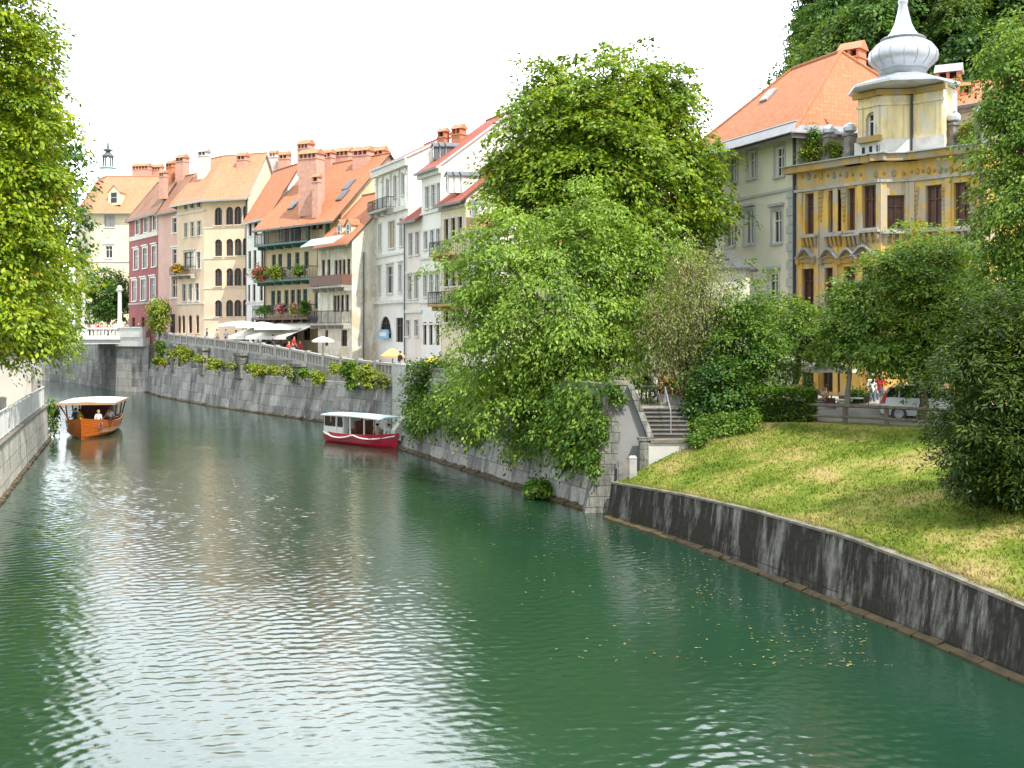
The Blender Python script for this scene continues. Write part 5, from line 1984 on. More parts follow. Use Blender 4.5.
h.band('string_course', PZ(192.5, 60), PZ(190, 60), .08, M['frame_grey'])
P, Q, d, n, L = h.edge(0)
qb = MB()
zz, k = 4.0, 0
while zz < PZ(194, 59):
    w_ = .5 if k % 2 else .68
    qb.obox((*(Q - d * (w_ + .2) + n * .004), zz), Vector((*d, 0)) * w_, Vector((*n, 0)) * .05, (0, 0, .42))
    zz += .46
    k += 1
qb.build('quoin', M['frame_grey'], h.root)
h.pipe(0, L - .08, 3.6, z - .4, M['dark_iron'], .08)
h.chimney(842, 863, 42, 64, 65.5, M['brick_red'], cap=M['brick_red'], d=1.0)
sk = MB()
sl = (h.Rg[0] + (h.Rg[1] - h.Rg[0]) * .5) - (h.E[0] + (h.E[1] - h.E[0]) * .5)
uu = (h.E[1] - h.E[0]).normalized()
sl = (sl - uu * sl.dot(uu)).normalized()
nr = uu.cross(sl).normalized()
# intersect the view ray through the skylight with the roof plane
ray = Vector(((760 - 512) / FPX, 1, (HY - 103) / FPX))
o_ = Vector((0, 0, CZ))
tt_ = (h.E[0] - o_).dot(nr) / ray.dot(nr)
sp = o_ + ray * tt_
sk.obox(sp + nr * .02, uu * .75, sl * 1.0, nr * .12, 0)
sk.obox(sp + nr * .145 + uu * .08 + sl * .08, uu * .59, sl * .84, nr * .01, 1)
sk.build('skylight', [M['zinc'], M['zinc_bright']], h.roof_o)
GREY = h
# entrance roof with pyramid canopy, seen through the trees
pc = MB()
Y = 60
X = PX(728, Y)
pc.lathe((X, Y, 0), [(1.9, PZ(271, Y)), (1.9, PZ(269, Y)), (0.05, PZ(250, Y))], 4, ang0=.4)
pc.build('entrance_roof', M['zinc_dark'], h.root)
pc = MB()
pc.rbox(X, Y, 3.6, 2.2, 2.2, PZ(271, Y) - 3.6, .4 + math.pi / 4)
pc.build('entrance_bay', M['grey_wall'], h.root)


# ---------------------------------------------------------------- ochre villa with turret
zc = PZ(165, 57.4)
VCH = [P2(797.4, 58.4), P2(857, 55.4), P2(880, 54.4), P2(908, 54.2), P2(985, 51.4)]
h = House('villa', 'ochre corner villa with peeling paint, ornaments and an onion domed turret', 'villa', VCH, 6.5, 3.5, zc, M['yellow'], inward=(0.95, 0.32))
up = dict(frame=M['frame_brown'], fw=.09, reveal=.32, sillm=M['stone_trim'], minw=.8, glass=plain('brown_blind', (.11, .045, .03), .5, 0, .5, 1.5))
h.row(0, cols(807.5, 815, 831, 838.5, 851.5, 856), 191.5, 233, refx=823, **up)
h.row(0, cols(804.5, 811, 827.5, 834.5, 847.5, 852.5), 268, 306, refx=820, **up)
h.row(1, cols(865.5, 873.5), 185, 228, **up)
h.row(1, cols(861, 869.5), 267, 305, **up)
h.row(2, cols(892.5, 899.5), 195, 229, **up)
h.row(2, cols(891, 898), 279, 308, **up)
h.row(3, cols(930.5, 936.5, 959, 965), 183.5, 227, refx=947, **up)
h.row(3, cols(928.5, 936, 956, 964), 266, 306, refx=947, **up)
gd = dict(frame=M['frame_brown'], reveal=.35, glass=M['dark'], sill=False, minw=1.2)
h.row(0, cols(806, 814, 826, 834, 845, 853), 345, 392, refx=830, **gd)
h.row(3, cols(915, 929, 950, 968), 340, 390, refx=940, **gd)
h.finish()
VIL = h
orn, grey, zinc = MB(), MB(), MB()


def on_face(e, x, y):
    P, Q, d, n, L = VIL.edge(e)
    u = VIL.u_at(e, x)
    Y = P.y + d.y * u
    return P + d * u, Vector((*d, 0)), Vector((*n, 0)), PZ(y, Y)


def plaque(mbx, e, x, y0, y1, w, out, m=0):
    p, D3, N3, z1 = on_face(e, x, y0)
    _, _, _, z0 = on_face(e, x, y1)
    mbx.obox(Vector((*p, z0)) - D3 * w / 2 + N3 * .004, D3 * w, N3 * out, (0, 0, z1 - z0), m)
    return p, D3, N3, z0, z1


for e, x, yb in ((0, 807.8, 264), (0, 831, 264), (0, 850, 264), (1, 865.5, 261), (3, 932, 262), (3, 960, 262)):
    # pediment hood with carved tympanum, and the bracket of the window sill above it
    pd = MB()
    p, D3, N3, z1 = on_face(e, x, yb - 17)
    _, _, _, z0 = on_face(e, x, yb)
    w = 1.12 if e == 0 else (1.3 if e == 1 else 1.5)
    b0 = Vector((*p, 0)) + N3 * .01
    hgt = z1 - z0
    k = 8
    prof = []
    for i in range(k + 1):
        f = i / k * 2 - 1
        prof.append((f * w / 2, z0 + hgt * (.45 + .55 * max(0, math.cos(f * 1.57)) ** 1.5)))
    for (a, za), (b_, zb) in zip(prof, prof[1:]):
        pd.hexa([b0 + D3 * a + N3 * .02 + Vector((0, 0, za - .14)), b0 + D3 * b_ + N3 * .02 + Vector((0, 0, zb - .14)), b0 + D3 * b_ + N3 * .36 + Vector((0, 0, zb - .14)), b0 + D3 * a + N3 * .36 + Vector((0, 0, za - .14)),
                 b0 + D3 * a + N3 * .02 + Vector((0, 0, za)), b0 + D3 * b_ + N3 * .02 + Vector((0, 0, zb)), b0 + D3 * b_ + N3 * .36 + Vector((0, 0, zb - .05)), b0 + D3 * a + N3 * .36 + Vector((0, 0, za - .05))], 0)
        pd.hexa([b0 + D3 * a + Vector((0, 0, z0 + .06)), b0 + D3 * b_ + Vector((0, 0, z0 + .06)), b0 + D3 * b_ + N3 * .1 + Vector((0, 0, z0 + .06)), b0 + D3 * a + N3 * .1 + Vector((0, 0, z0 + .06)),
                 b0 + D3 * a + Vector((0, 0, za - .15)), b0 + D3 * b_ + Vector((0, 0, zb - .15)), b0 + D3 * b_ + N3 * .1 + Vector((0, 0, zb - .15)), b0 + D3 * a + N3 * .1 + Vector((0, 0, za - .15))], 1)
    for i in range(9):
        f = (i / 8 - .5) * w * .75
        hh = .10 + .1 * (1 - abs(i / 4 - 1))
        pd.lathe(b0 + D3 * f + N3 * .12 + Vector((0, 0, z0 + .2 + hh)), [(0, -.1), (.09, -.04), (.1, .03), (0, .1)], 6, 1)
    pd.obox(b0 - D3 * (w / 2 + .03) + N3 * .01 + Vector((0, 0, z0)), D3 * .16, N3 * .26, (0, 0, hgt * .42), 1)
    pd.obox(b0 + D3 * (w / 2 - .13) + N3 * .01 + Vector((0, 0, z0)), D3 * .16, N3 * .26, (0, 0, hgt * .42), 1)
    pd.build('pediment', [M['zinc'], M['ornament']], VIL.root)
for e, x, y in ((0, 811.3, 235), (0, 834.8, 234), (0, 853.8, 233.5), (1, 869.5, 230), (2, 896, 231), (3, 933.2, 229), (3, 961.5, 228.5)):
    sb = MB()
    p, D3, N3, z1 = on_face(e, x, y)
    b0 = Vector((*p, z1)) + N3 * .006
    w = .98 if e == 0 else 1.3
    sb.obox(b0 - D3 * w / 2 + Vector((0, 0, -.14)), D3 * w, N3 * .32, (0, 0, .12), 0)
    sb.obox(b0 - D3 * (w / 2 - .1) + Vector((0, 0, -.5)), D3 * (w - .2), N3 * .09, (0, 0, .355), 1)
    for f in (-.42, -.14, .14, .42):
        q = b0 + D3 * f * w * .9 + Vector((0, 0, -.42))
        sb.hexa([q - D3 * .07 + Vector((0, 0, -.2)), q + D3 * .07 + Vector((0, 0, -.2)), q + D3 * .07 + N3 * .12 + Vector((0, 0, -.2)), q - D3 * .07 + N3 * .12 + Vector((0, 0, -.2)),
                 q - D3 * .07 + Vector((0, 0, .276)), q + D3 * .07 + Vector((0, 0, .276)), q + D3 * .07 + N3 * .28 + Vector((0, 0, .276)), q - D3 * .07 + N3 * .28 + Vector((0, 0, .276))], 1)
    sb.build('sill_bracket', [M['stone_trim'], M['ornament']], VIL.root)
# hanging stucco garlands between the windows and a frieze under the cornice
for e, xs, ya in ((0, (801, 821, 844), 189), (3, (915, 946, 973), 187)):
    for x in xs:
        for k in range(7):
            w = .55 - .06 * k
            plaque(orn, e, x, ya + k * 5, ya + k * 5 + 4.2 - .3 * k, max(.1, w * (.62 if e == 0 else .8)), .04 + .02 * (k % 2))
for e, x0, x1, y0 in ((0, 803, 853, 173.5), (1, 861, 876, 171), (2, 884, 904, 170), (3, 912, 980, 168)):
    n_ = max(2, int((x1 - x0) / 5.2))
    for k in range(n_):
        x = x0 + (x1 - x0) * k / max(1, n_ - 1)
        dy = -(x - x0) * .05 if e in (0, 3) else 0
        p, D3, N3, zz_ = on_face(e, x, y0 + dy + 3.5)
        orn.lathe(Vector((*p, zz_)) + N3 * .03, [(0, -.17), (.08, -.11), (.1, 0), (.07, .12), (0, .17)] if k % 2 else [(0, -.1), (.06, -.06), (.07, .02), (.0, .1)], 7)
orn.build('stucco_ornament', M['ornament'], VIL.root)
for e in range(4):
    P, Q, d, n, L = h.edge(e)
    h_edge = [e]
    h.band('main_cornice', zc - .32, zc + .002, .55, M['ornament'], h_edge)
    h.band('cornice_cover', zc + .006, zc + .06, .66, M['zinc'], h_edge)
    h.band('frieze_moulding', zc - 1.28, zc - 1.14, .13, M['stone_trim'], h_edge)
    h.band('string_course', PZ(310, 55.5), PZ(308, 55.5), .2, M['stone_trim'], h_edge)
    h.band('string_course', PZ(338, 55.5), PZ(335, 55.5), .22, M['stone_trim'], h_edge)
for e, fs in ((0, (.015, .30, .62)), (1, (.03, .86)), (2, (.02, .9)), (3, (.02, .5, .955))):
    P, Q, d, n, L = h.edge(e)
    for f in fs:
        q = P + d * (L * f)
        for (za, zb) in ((PZ(307, 55.5), zc - 1.3), (3.5, PZ(339, 55.5))):
            pl = MB()
            pl.obox((*(q + n * .003), za), Vector((*d, 0)) * .28, Vector((*n, 0)) * .07, (0, 0, zb - za))
            pl.build('pilaster', M['yellow'], VIL.root)
mb = MB()
mb.prism([(p.x, p.y) for p in h.fp], zc + .02, zc + .1)
mb.build('roof_deck', M['zinc'], VIL.root)
h.pipe(3, h.edge(3)[4] - .12, 3.5, zc - .4, M['dark_iron'], .07)

# roof terrace: pillars with metal balls, parapet pieces, urn
tz = zc + .1


def roof_pillar(x, Y, ytop, ball=True, w=.42):
    X = PX(x, Y)
    zt = PZ(ytop, Y)
    m2 = MB()
    m2.rbox(X, Y, tz, w, w, zt - .75 - tz, .4, 0)
    m2.rbox(X, Y, zt - .746, w + .14, w + .14, .12, .4, 0)
    m2.rbox(X, Y, tz + .002, w + .1, w + .1, .3, .4, 0)
    if ball:
        m2.lathe((X, Y, zt - .62), [(.12, 0), (.2, .06), (.32, .12), (.33, .3), (.26, .44), (.1, .52), (0, .56)], 12, 1)
    else:
        m2.lathe((X, Y, zt - .62), [(.12, 0), (.16, .1), (.3, .35), (.36, .5), (.2, .54), (.0, .56)], 12, 0)
    m2.build('roof_pillar', [M['stone_dark'], M['zinc_bright']], VIL.root)


roof_pillar(806, 58.3, 138, False)
roof_pillar(829, 57.2, 123)
roof_pillar(850, 56.3, 121)
roof_pillar(953.5, 53.6, 110)
roof_pillar(981.5, 52.3, 105)
for (xa, Ya, xb, Yb, hh) in ((806, 58.3, 856, 56.1, .75), (914, 54.9, 981, 52.4, .7)):
    a, b = Vector((PX(xa, Ya), Ya, tz)), Vector((PX(xb, Yb), Yb, tz))
    dd = b - a
    nn = Vector((-dd.y, dd.x, 0)).normalized()
    L = dd.length
    dd /= L
    rp = MB()
    rp.obox(a, dd * L, nn * .22, (0, 0, .14))
    rp.obox(a + Vector((0, 0, hh)), dd * L, nn * .26, (0, 0, .12))
    k = int(L / .42)
    for i in range(k):
        q = a + dd * (L * (i + .5) / k) + nn * .11
        rp.lathe(q, [(.07, .144), (.13, .3), (.06, .5), (.1, hh - .004)], 6)
    rp.build('roof_balustrade', M['stone_dark'], VIL.root)

# turret
A_, B_, C_, D_ = Vector(P2(858, 55.6)), Vector(P2(880, 54.55)), Vector(P2(911, 54.4)), Vector(P2(943.5, 53.2))
tf = [A_, B_, C_, D_, D_ + Vector((1.3, 1.7)), A_ + Vector((2.2, 2.2))]
ts = PZ(90, 54.6)
T = House.__new__(House)
T.chain = tf[:4]
T.fp = tf
T.D, T.base, T.eave, T.mat = 2, tz, ts, M['yellow_pale']
T.m = Vector((.5, .86))
T.holes, T.wins, T.gables = {}, [], []
T.root = VIL.root
T.base = tz - 5.0
T.row(0, cols(868, 875.5), 112, 139, arch=True, frame=M['white'], reveal=.3, fw=.1, name='turret_window', sillm=M['stone_trim'])
T.base = tz + 1.9
T.finish('turret_wall')
T.band('turret_cornice', ts - .28, ts - .02, .2, M['ornament'], [0, 1, 2])
T.band('turret_moulding', tz + .02, tz + .7, .12, M['stone_pale'], [0, 1, 2])
T.band('turret_moulding', ts - .75, ts - .62, .08, M['yellow_pale'], [0, 1, 2])
for e in (0, 1, 2):
    P, Q, d, n, L = T.edge(e)
    for f in (.02, .98 - .3 / L):
        q = P + d * (L * f)
        tp = MB()
        tp.obox((*(q + n * .004), tz + .72), Vector((*d, 0)) * .28, Vector((*n, 0)) * .06, (0, 0, ts - 1.5 - tz))
        tp.build('turret_pilaster', M['yellow_pale'], VIL.root)
cx = sum(p.x for p in tf) / 6
cy = sum(p.y for p in tf) / 6
Yd = cy
cx = PX(903, Yd)
sk = MB()
er = 109 / 2 / FPX * Yd
n8 = 8
a0 = .25
zE, zN = ts + .14, PZ(77, Yd)
sk.lathe((cx, cy, 0), [(er - .5, zE - .12), (er, zE - .06), (er, zE + .06), (er * .8, zE + (zN - zE) * .38), (er * .6, zE + (zN - zE) * .72), (1.2, zN)], n8, 0, a0)
sk.build('turret_skirt', [M['zinc_bright']], VIL.root)
dm = MB()
prof = [(1.14, 76.8, 1), (1.10, 72, 1), (1.16, 71, 0), (1.2, 68.5, 0), (1.37, 66.5, 0), (1.56, 62, 0), (1.62, 57.5, 0), (1.57, 52, 0), (1.36, 46.5, 0), (1.02, 41.8, 0), (.92, 39.8, 0), (.93, 38.6, 0), (.8, 37.8, 0),
        (.58, 32, 0), (.4, 24, 0), (.28, 14, 0), (.19, 5, 0), (.22, 3, 0), (.24, 1, 0), (.15, -1, 0), (.11, -14, 0), (.04, -30, 0), (0, -31, 0)]
dm.lathe((cx, cy, 0), [(r * .985, PZ(y, Yd)) for r, y, m_ in prof[:3]], 32, 1)
dm.lathe((cx, cy, 0), [(r, PZ(y, Yd)) for r, y, m_ in prof[2:]], 32, 0)
dome = dm.build('onion_dome', [M['zinc_bright'], M['zinc']], VIL.root, smooth=True)
sm = MB()
for k in range(16):
    a = k * math.pi / 8 + .1
    sm.tube([(cx + (r + .012) * math.cos(a), cy + (r + .012) * math.sin(a), PZ(y, Yd)) for r, y, m_ in prof[3:13]], .016, 4)
sm.lathe((cx, cy, 0), [(1.0, PZ(40.4, Yd)), (1.06, PZ(39.4, Yd)), (1.0, PZ(38.6, Yd))], 24)
sm.build('standing_seam', M['zinc'], dome)
# pigeon-hole box under the turret window
pg = MB()
P, Q, d, n, L = T.edge(0)
u = T.u_at(0, 871.5)
q = P + d * (u - .6) + n * .13
pg.obox((*q, PZ(143, 55)), Vector((*d, 0)) * 1.3, Vector((*n, 0)) * .22, (0, 0, .28), 0)
for k in range(3):
    q2 = P + d * (u - .45 + k * .42) + n * .126
    pg.obox((*q2, PZ(153, 55)), Vector((*d, 0)) * .16, Vector((*n, 0)) * .02, (0, 0, .3), 1)
pg.build('ledge_box', [M['ornament'], M['dark']], VIL.root)
T.pipe(2, .1, tz, ts - .3, M['dark_iron'], .06)

# ---- cream house behind the villa
h = House('town_house', 'cream house with orange roof showing behind the villa turret', 'house', [P2(905, 64), P2(1040, 58.5)], 10, 3.5, PZ(101, 61), M['cream'], inward=(0.4, 0.9))
for k in range(4):
    h.add(0, 1.2 + k * 1.9, 2.1 + k * 1.9, 15.0, 16.6, frame=M['white'], trim=M['stone_pale'])
h.roof(PZ(101, 61) + 2.0, M['tile_orange'], over=.6, gutter=M['zinc_dark'], soffit=M['stone_trim'])
h.finish()
h.band('cornice', PZ(101, 61) - .55, PZ(101, 61) - .3, .3, M['stone_trim'])
h.chimney(938, 960, 64, 84, 64, M['brick_red'], cap=M['zinc'])
h.chimney(962, 972, 82, 92, 63.5, M['brick_red'], cap=M['brick_red'])

# ---------------------------------------------------------------- wooded castle hill
def sstep(t):
    t = np.clip(t, 0, 1)
    return t * t * (3 - 2 * t)


def hill_z(x, y):
    return 3 + 60 * sstep((y - 82) / 75) * sstep((x - 0.215 * y) / 13) + 1.2 * np.sin(x * .3) * np.cos(y * .25)


mb = MB()
gx, gy = np.linspace(12, 260, 50), np.linspace(80, 230, 30)
for i in range(49):
    for j in range(29):
        q = [(gx[i], gy[j]), (gx[i + 1], gy[j]), (gx[i + 1], gy[j + 1]), (gx[i], gy[j + 1])]
        mb.face([(a, b, float(hill_z(a, b))) for a, b in q])
struct(mb.build('hill', plain('forest_floor', (.02, .034, .01), 1, 0, .3, .3), smooth=True))
protos = []
for i, (mat, lab) in enumerate((('leaf_hill2', 'broad green tree on the wooded hill behind the rooftops'), ('leaf_dark', 'dark green tree on the wooded hill behind the rooftops'), ('leaf_hill', 'light green tree on the wooded hill behind the rooftops'))):
    lobes = [((0, 0, 7.5), (3.4, 3.4, 3.6)), ((1.6, -.8, 6), (2.6, 2.6, 2.4)), ((-1.7, -.6, 6.4), (2.5, 2.5, 2.6)), ((.2, -1.2, 9.6), (2.0, 2.0, 2.0))]
    t_ = tree('hill_tree', lab, 'tree', (0, 0, 0), lobes, 260, 42, .4, M[mat], .3, seed=40 + i, cl=.85, flat=.3, limbs=10, group='trees on the wooded hill')
    protos.append(t_)
spots = []
rh = random.Random(21)
for row in range(7):
    y = 104 + row * 9
    x = y * .236
    while x < y * .56:
        if True:
            spots.append((x + rh.uniform(-1.2, 1.2), y + rh.uniform(-2.5, 2.5)))
        x += rh.uniform(3.6, 5.4)
for k in range(46):
    y = rh.uniform(104, 158)
    spots.append((y * rh.uniform(.238, .30), y))
first = [True] * 3
for (x, y) in spots:
    z = float(hill_z(x, y))
    # keep only trees that rise into the picture
    yy = HY - (z + 10 - CZ) / y * FPX
    if yy > 125 or HY - (z - CZ) / y * FPX < -60:
        continue
    k = rh.choice((0, 1, 1, 2))
    o = protos[k] if first[k] else copy_tree(protos[k])
    first[k] = False
    o.location = (x, y, z - .3)
    o.rotation_euler = (0, 0, rh.uniform(0, 6.28))
    s_ = rh.uniform(.8, 1.25)
    o.scale = (s_, s_, s_ * rh.uniform(.9, 1.2))
for k in range(3):
    if first[k]:
        for ch in list(protos[k].children):
            bpy.data.objects.remove(ch)
        bpy.data.objects.remove(protos[k])

# ---------------------------------------------------------------- trees
def L3(x, y, Y, rx, ry, rd=None):
    """lobe from picture position (px) at depth Y with radii in px"""
    return ((PX(x, Y), Y, PZ(y, Y)), (rx / FPX * Y, (rd if rd else rx / FPX * Y), ry / FPX * Y))


# big chestnut
Y = 62
tree('chestnut_tree', 'huge rounded chestnut tree with some browning leaves, tallest in the middle', 'tree', (4.9, 63, 4.0),
     [L3(602, 155, Y, 92, 85, 5), L3(612, 84, Y, 58, 42, 3.2), L3(540, 135, Y, 52, 44, 3.2), L3(676, 140, Y, 42, 46, 3), L3(540, 190, Y - 1, 66, 45, 3), L3(665, 205, Y - 1, 62, 55, 3.4), L3(605, 175, Y - 4, 70, 70, 2.5), L3(552, 100, Y, 46, 36, 2.6), L3(662, 100, Y, 44, 36, 2.6), L3(610, 160, Y - 2, 60, 60, 3), L3(512, 170, Y, 30, 32, 2.2), L3(696, 185, Y, 28, 52, 2)],
     640, 130, .28, M['leaf_chestnut'], .42, seed=3, cl=1.02, flat=.2, limbs=70, droop=.5, fork=.4, top=(4.8, 62, 17))
# lime tree in front, hanging over the river
Y = 53
tree('lime_tree', 'light green lime tree with layered drooping boughs hanging over the river', 'tree', (3.6, 53.6, 4.0),
     [L3(560, 300, Y, 100, 85, 4.4), L3(580, 235, Y, 62, 45, 2.8), L3(582, 200, Y, 18, 30, .9), L3(505, 262, Y, 50, 50, 2.4), L3(508, 330, Y, 56, 58, 2.6), L3(625, 290, Y, 52, 62, 2.6), L3(560, 380, Y - 1, 75, 55, 2.6), L3(490, 400, Y, 40, 40, 2), L3(650, 255, Y, 40, 45, 2), L3(480, 300, Y, 28, 28, 1.4), L3(600, 345, Y - 2, 55, 50, 2), L3(565, 405, Y - 2, 34, 40, 1.6)],
     620, 110, .21, M['leaf_lime'], .26, seed=5, cl=.85, flat=.2, limbs=70, droop=.75, fork=.35, wide=.45, top=(2.6, 53, 9))
# left bank trees
Y = 56
tree('plane_tree', 'tall yellow-green tree filling the left edge of the view', 'tree', (-31.5, 57.0, 4.6),
     [L3(0, 110, Y, 56, 120, 4), L3(2, 20, Y, 50, 90, 4), L3(-30, -90, Y, 66, 90, 4.5), L3(16, 190, Y, 46, 60, 3), L3(-70, 60, Y, 76, 140, 4.5), L3(22, 240, Y, 44, 45, 3), L3(-18, 290, Y, 66, 60, 3.5), L3(32, 60, Y, 26, 40, 2), L3(36, 130, Y, 24, 36, 2)],
     540, 140, .27, M['leaf_left'], .45, seed=8, cl=1.0, flat=.22, limbs=60, droop=.5, top=(-28.5, 56, 18))
Y = 65
tree('plane_tree', 'leafy green tree leaning low over the left quay railing', 'tree', (-36.0, 66.0, 4.6),
     [L3(36, 300, Y, 38, 45, 2.6), L3(26, 260, Y, 46, 40, 2.6), L3(5, 330, Y, 45, 38, 2.6), L3(52, 335, Y, 22, 28, 1.6), L3(-30, 290, Y, 60, 70, 3)],
     330, 90, .21, M['leaf_left'], .3, seed=9, cl=.8, flat=.3, limbs=30, droop=.6, top=(-30, 65, 9.5))
Y = 88
tree('plane_tree', 'darker green tree behind the tall tree on the left bank', 'tree', (-41.0, 89, 5.0),
     [L3(40, 190, Y, 42, 75, 4), L3(55, 160, Y, 26, 40, 2.4), L3(20, 130, Y, 40, 60, 3), L3(55, 250, Y, 30, 60, 2.6), L3(40, 310, Y, 40, 40, 3)],
     600, 22, .42, M['leaf_dark'], .35, seed=10, cl=.7, limbs=20, droop=.6)
# round tree beyond the bridge
Y = 152
tree('round_tree', 'round dark green tree behind the bridge columns', 'tree', (PX(108, Y), Y, 6.7),
     [L3(108, 290, Y, 23, 24, 3), L3(98, 305, Y, 16, 18, 2), L3(118, 300, Y, 14, 20, 2)], 420, 18, .42, M['leaf_dark'], .25, seed=12, cl=.55, limbs=10)
Y = 131
tree('weeping_willow', 'small yellow-green weeping tree on the quay by the pink house', 'tree', (PX(159, Y), Y, 6.25),
     [L3(159, 308, Y, 10, 9, 1.1), L3(158, 318, Y, 9, 10, 1)], 150, 16, .3, M['leaf_yellow'], .1, seed=13, cl=.4, flat=1.2, droop=1.4, limbs=8)

# right bank
Y = 48
tree('street_tree', 'bright green young tree standing behind the clipped hedge', 'tree', (10.3, 48.5, 3.6),
     [L3(752, 345, Y, 42, 48, 1.8), L3(748, 305, Y, 26, 34, 1.2), L3(730, 370, Y, 38, 36, 1.6), L3(775, 365, Y, 28, 32, 1.2), L3(735, 330, Y, 30, 30, 1.3)],
     260, 75, .14, M['leaf_ivy'], .12, seed=14, cl=.52, flat=.32, limbs=24)
Y = 51
tree('street_tree', 'small terrace tree with dark trunk and flat spreading crown', 'tree', (PX(790, Y), Y, 3.6),
     [L3(790, 318, Y, 44, 24, 1.8), L3(815, 335, Y, 34, 24, 1.5), L3(768, 325, Y, 28, 20, 1.2), L3(838, 325, Y, 25, 30, 1.2)],
     300, 60, .15, M['leaf_mid'], .16, seed=15, cl=.42, flat=.4, limbs=26, bark_m=bark('dark_bark', (.06, .045, .035)), fork=.72)
Y = 46.5
tree('street_tree', 'slim young tree with pale straight trunk by the wooden fence', 'tree', (PX(846, Y), Y, 3.5),
     [L3(850, 325, Y, 36, 32, 1.5), L3(862, 300, Y, 25, 28, 1.1), L3(835, 345, Y, 25, 20, 1.0), L3(848, 292, Y, 12, 16, .7)],
     230, 60, .14, M['leaf_mid'], .11, seed=16, cl=.34, limbs=22, bark_m=M['bark_pale'], fork=.75)
Y = 45
tree('street_tree', 'broad dense green tree in front of the right half of the ochre villa', 'tree', (PX(925, Y), Y + .3, 3.5),
     [L3(920, 310, Y, 66, 62, 2.6), L3(925, 262, Y, 46, 40, 1.8), L3(880, 338, Y, 38, 36, 1.7), L3(960, 335, Y, 45, 44, 1.8), L3(890, 285, Y, 30, 26, 1.2), L3(955, 280, Y, 40, 40, 1.6), L3(915, 352, Y, 40, 28, 1.5)],
     560, 90, .15, M['leaf_mid'], .2, seed=17, cl=.6, flat=.3, limbs=36, fork=.3)
Y = 38
tree('maple_tree', 'tall tree at the right edge with dark hanging branches over the villa', 'tree', (PX(1075, Y), Y, 3.6),
     [L3(1040, 180, Y, 62, 100, 2.4), L3(1010, 215, Y, 32, 60, 1.3), L3(1025, 90, Y, 40, 50, 1.6), L3(1060, 270, Y, 72, 60, 2.2), L3(1095, 140, Y, 70, 130, 2.5), L3(1018, 290, Y, 34, 40, 1.4), L3(1050, 40, Y, 50, 50, 1.8), L3(1003, 60, Y, 24, 34, .9), L3(1008, 120, Y, 24, 40, 1)],
     760, 85, .15, M['leaf_maple'], .28, seed=18, cl=.58, flat=.3, limbs=50, droop=.8, top=(PX(1065, Y), Y, 12))
# yew on the slope: dark feathery
Y = 29.5
tree('yew_tree', 'dark feathery yew spreading over the grass slope at the right', 'tree', (PX(1035, Y), Y + .5, 2.4),
     [L3(1008, 415, Y, 76, 98, 2.1), L3(988, 380, Y, 56, 66, 1.6), L3(1000, 335, Y, 40, 50, 1.4), L3(1040, 350, Y, 62, 60, 1.9), L3(985, 450, Y, 45, 48, 1.4), L3(1030, 470, Y, 64, 52, 1.9), L3(1080, 410, Y, 70, 90, 2)],
     1900, 34, .16, M['leaf_yew'], .2, seed=19, cl=.3, flat=.6, droop=.25, wide=.28, limbs=30, shell=.45)
# sparse upright willow with bare twigs
Y = 48.5
bw = tree('willow_tree', 'sparse brownish willow with bare upright twigs beside the stairs', 'tree', (PX(688, Y), Y, 3.95),
          [L3(690, 320, Y, 42, 62, 1.8), L3(665, 330, Y, 24, 60, 1.2), L3(715, 310, Y, 26, 60, 1.2), L3(690, 270, Y, 25, 30, 1.1)],
          560, 17, .16, M['leaf_willow'], .13, seed=20, cl=.45, flat=1.6, limbs=150, bark_m=M['twig'], shell=.25, droop=.9, wide=.35, fork=.3)
tw = MB()
rt = random.Random(4)
bx, by = PX(688, Y), Y
for k in range(70):
    a = rt.uniform(0, 6.28)
    r = rt.uniform(.3, 1.9)
    zt = rt.uniform(7.2, 10.2)
    q0 = Vector((bx + .2 * math.cos(a), by + .2 * math.sin(a), 4.2 + rt.random() * 1.4))
    q2 = Vector((bx + r * math.cos(a), by + r * .8 * math.sin(a), zt))
    q1 = q0.lerp(q2, .5) + Vector((0.12 * math.cos(a), .12 * math.sin(a), -.3))
    tw.tube([q0, q1, q2], [.03, .018, .006], 4)
tw.build('twigs', M['twig'], bw)

# hedge and shrubs
def hedge(name, label, poly_c, size, ang, mat, seed, n=17000):
    rg = np.random.default_rng(seed)
    root = thing(name, label, 'hedge', (poly_c[0], poly_c[1], poly_c[2]))
    w, d, hh = size
    P = (rg.random((n, 3)) - .5)
    ax = rg.integers(0, 3, n)
    sg = rg.choice((-.5, .5), n)
    P[np.arange(n), ax] = sg * rg.uniform(.84, 1.04, n)
    P = P * np.array([w, d, hh])
    P[:, 2] += hh / 2
    P += rg.normal(size=P.shape) * .05
    out = np.zeros((n, 3))
    out[np.arange(n), ax] = np.sign(sg)
    c, s_ = math.cos(ang), math.sin(ang)
    Rm = np.array([[c, -s_, 0], [s_, c, 0], [0, 0, 1]])
    P = P @ Rm.T + np.array(poly_c)
    V = leaf_quads(P, .1, rg, .1, .7, out @ Rm.T)
    quad_mesh('foliage', V, mat, root)
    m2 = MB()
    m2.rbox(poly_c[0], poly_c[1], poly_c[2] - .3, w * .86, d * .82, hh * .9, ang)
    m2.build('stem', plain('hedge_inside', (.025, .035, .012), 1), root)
    return root


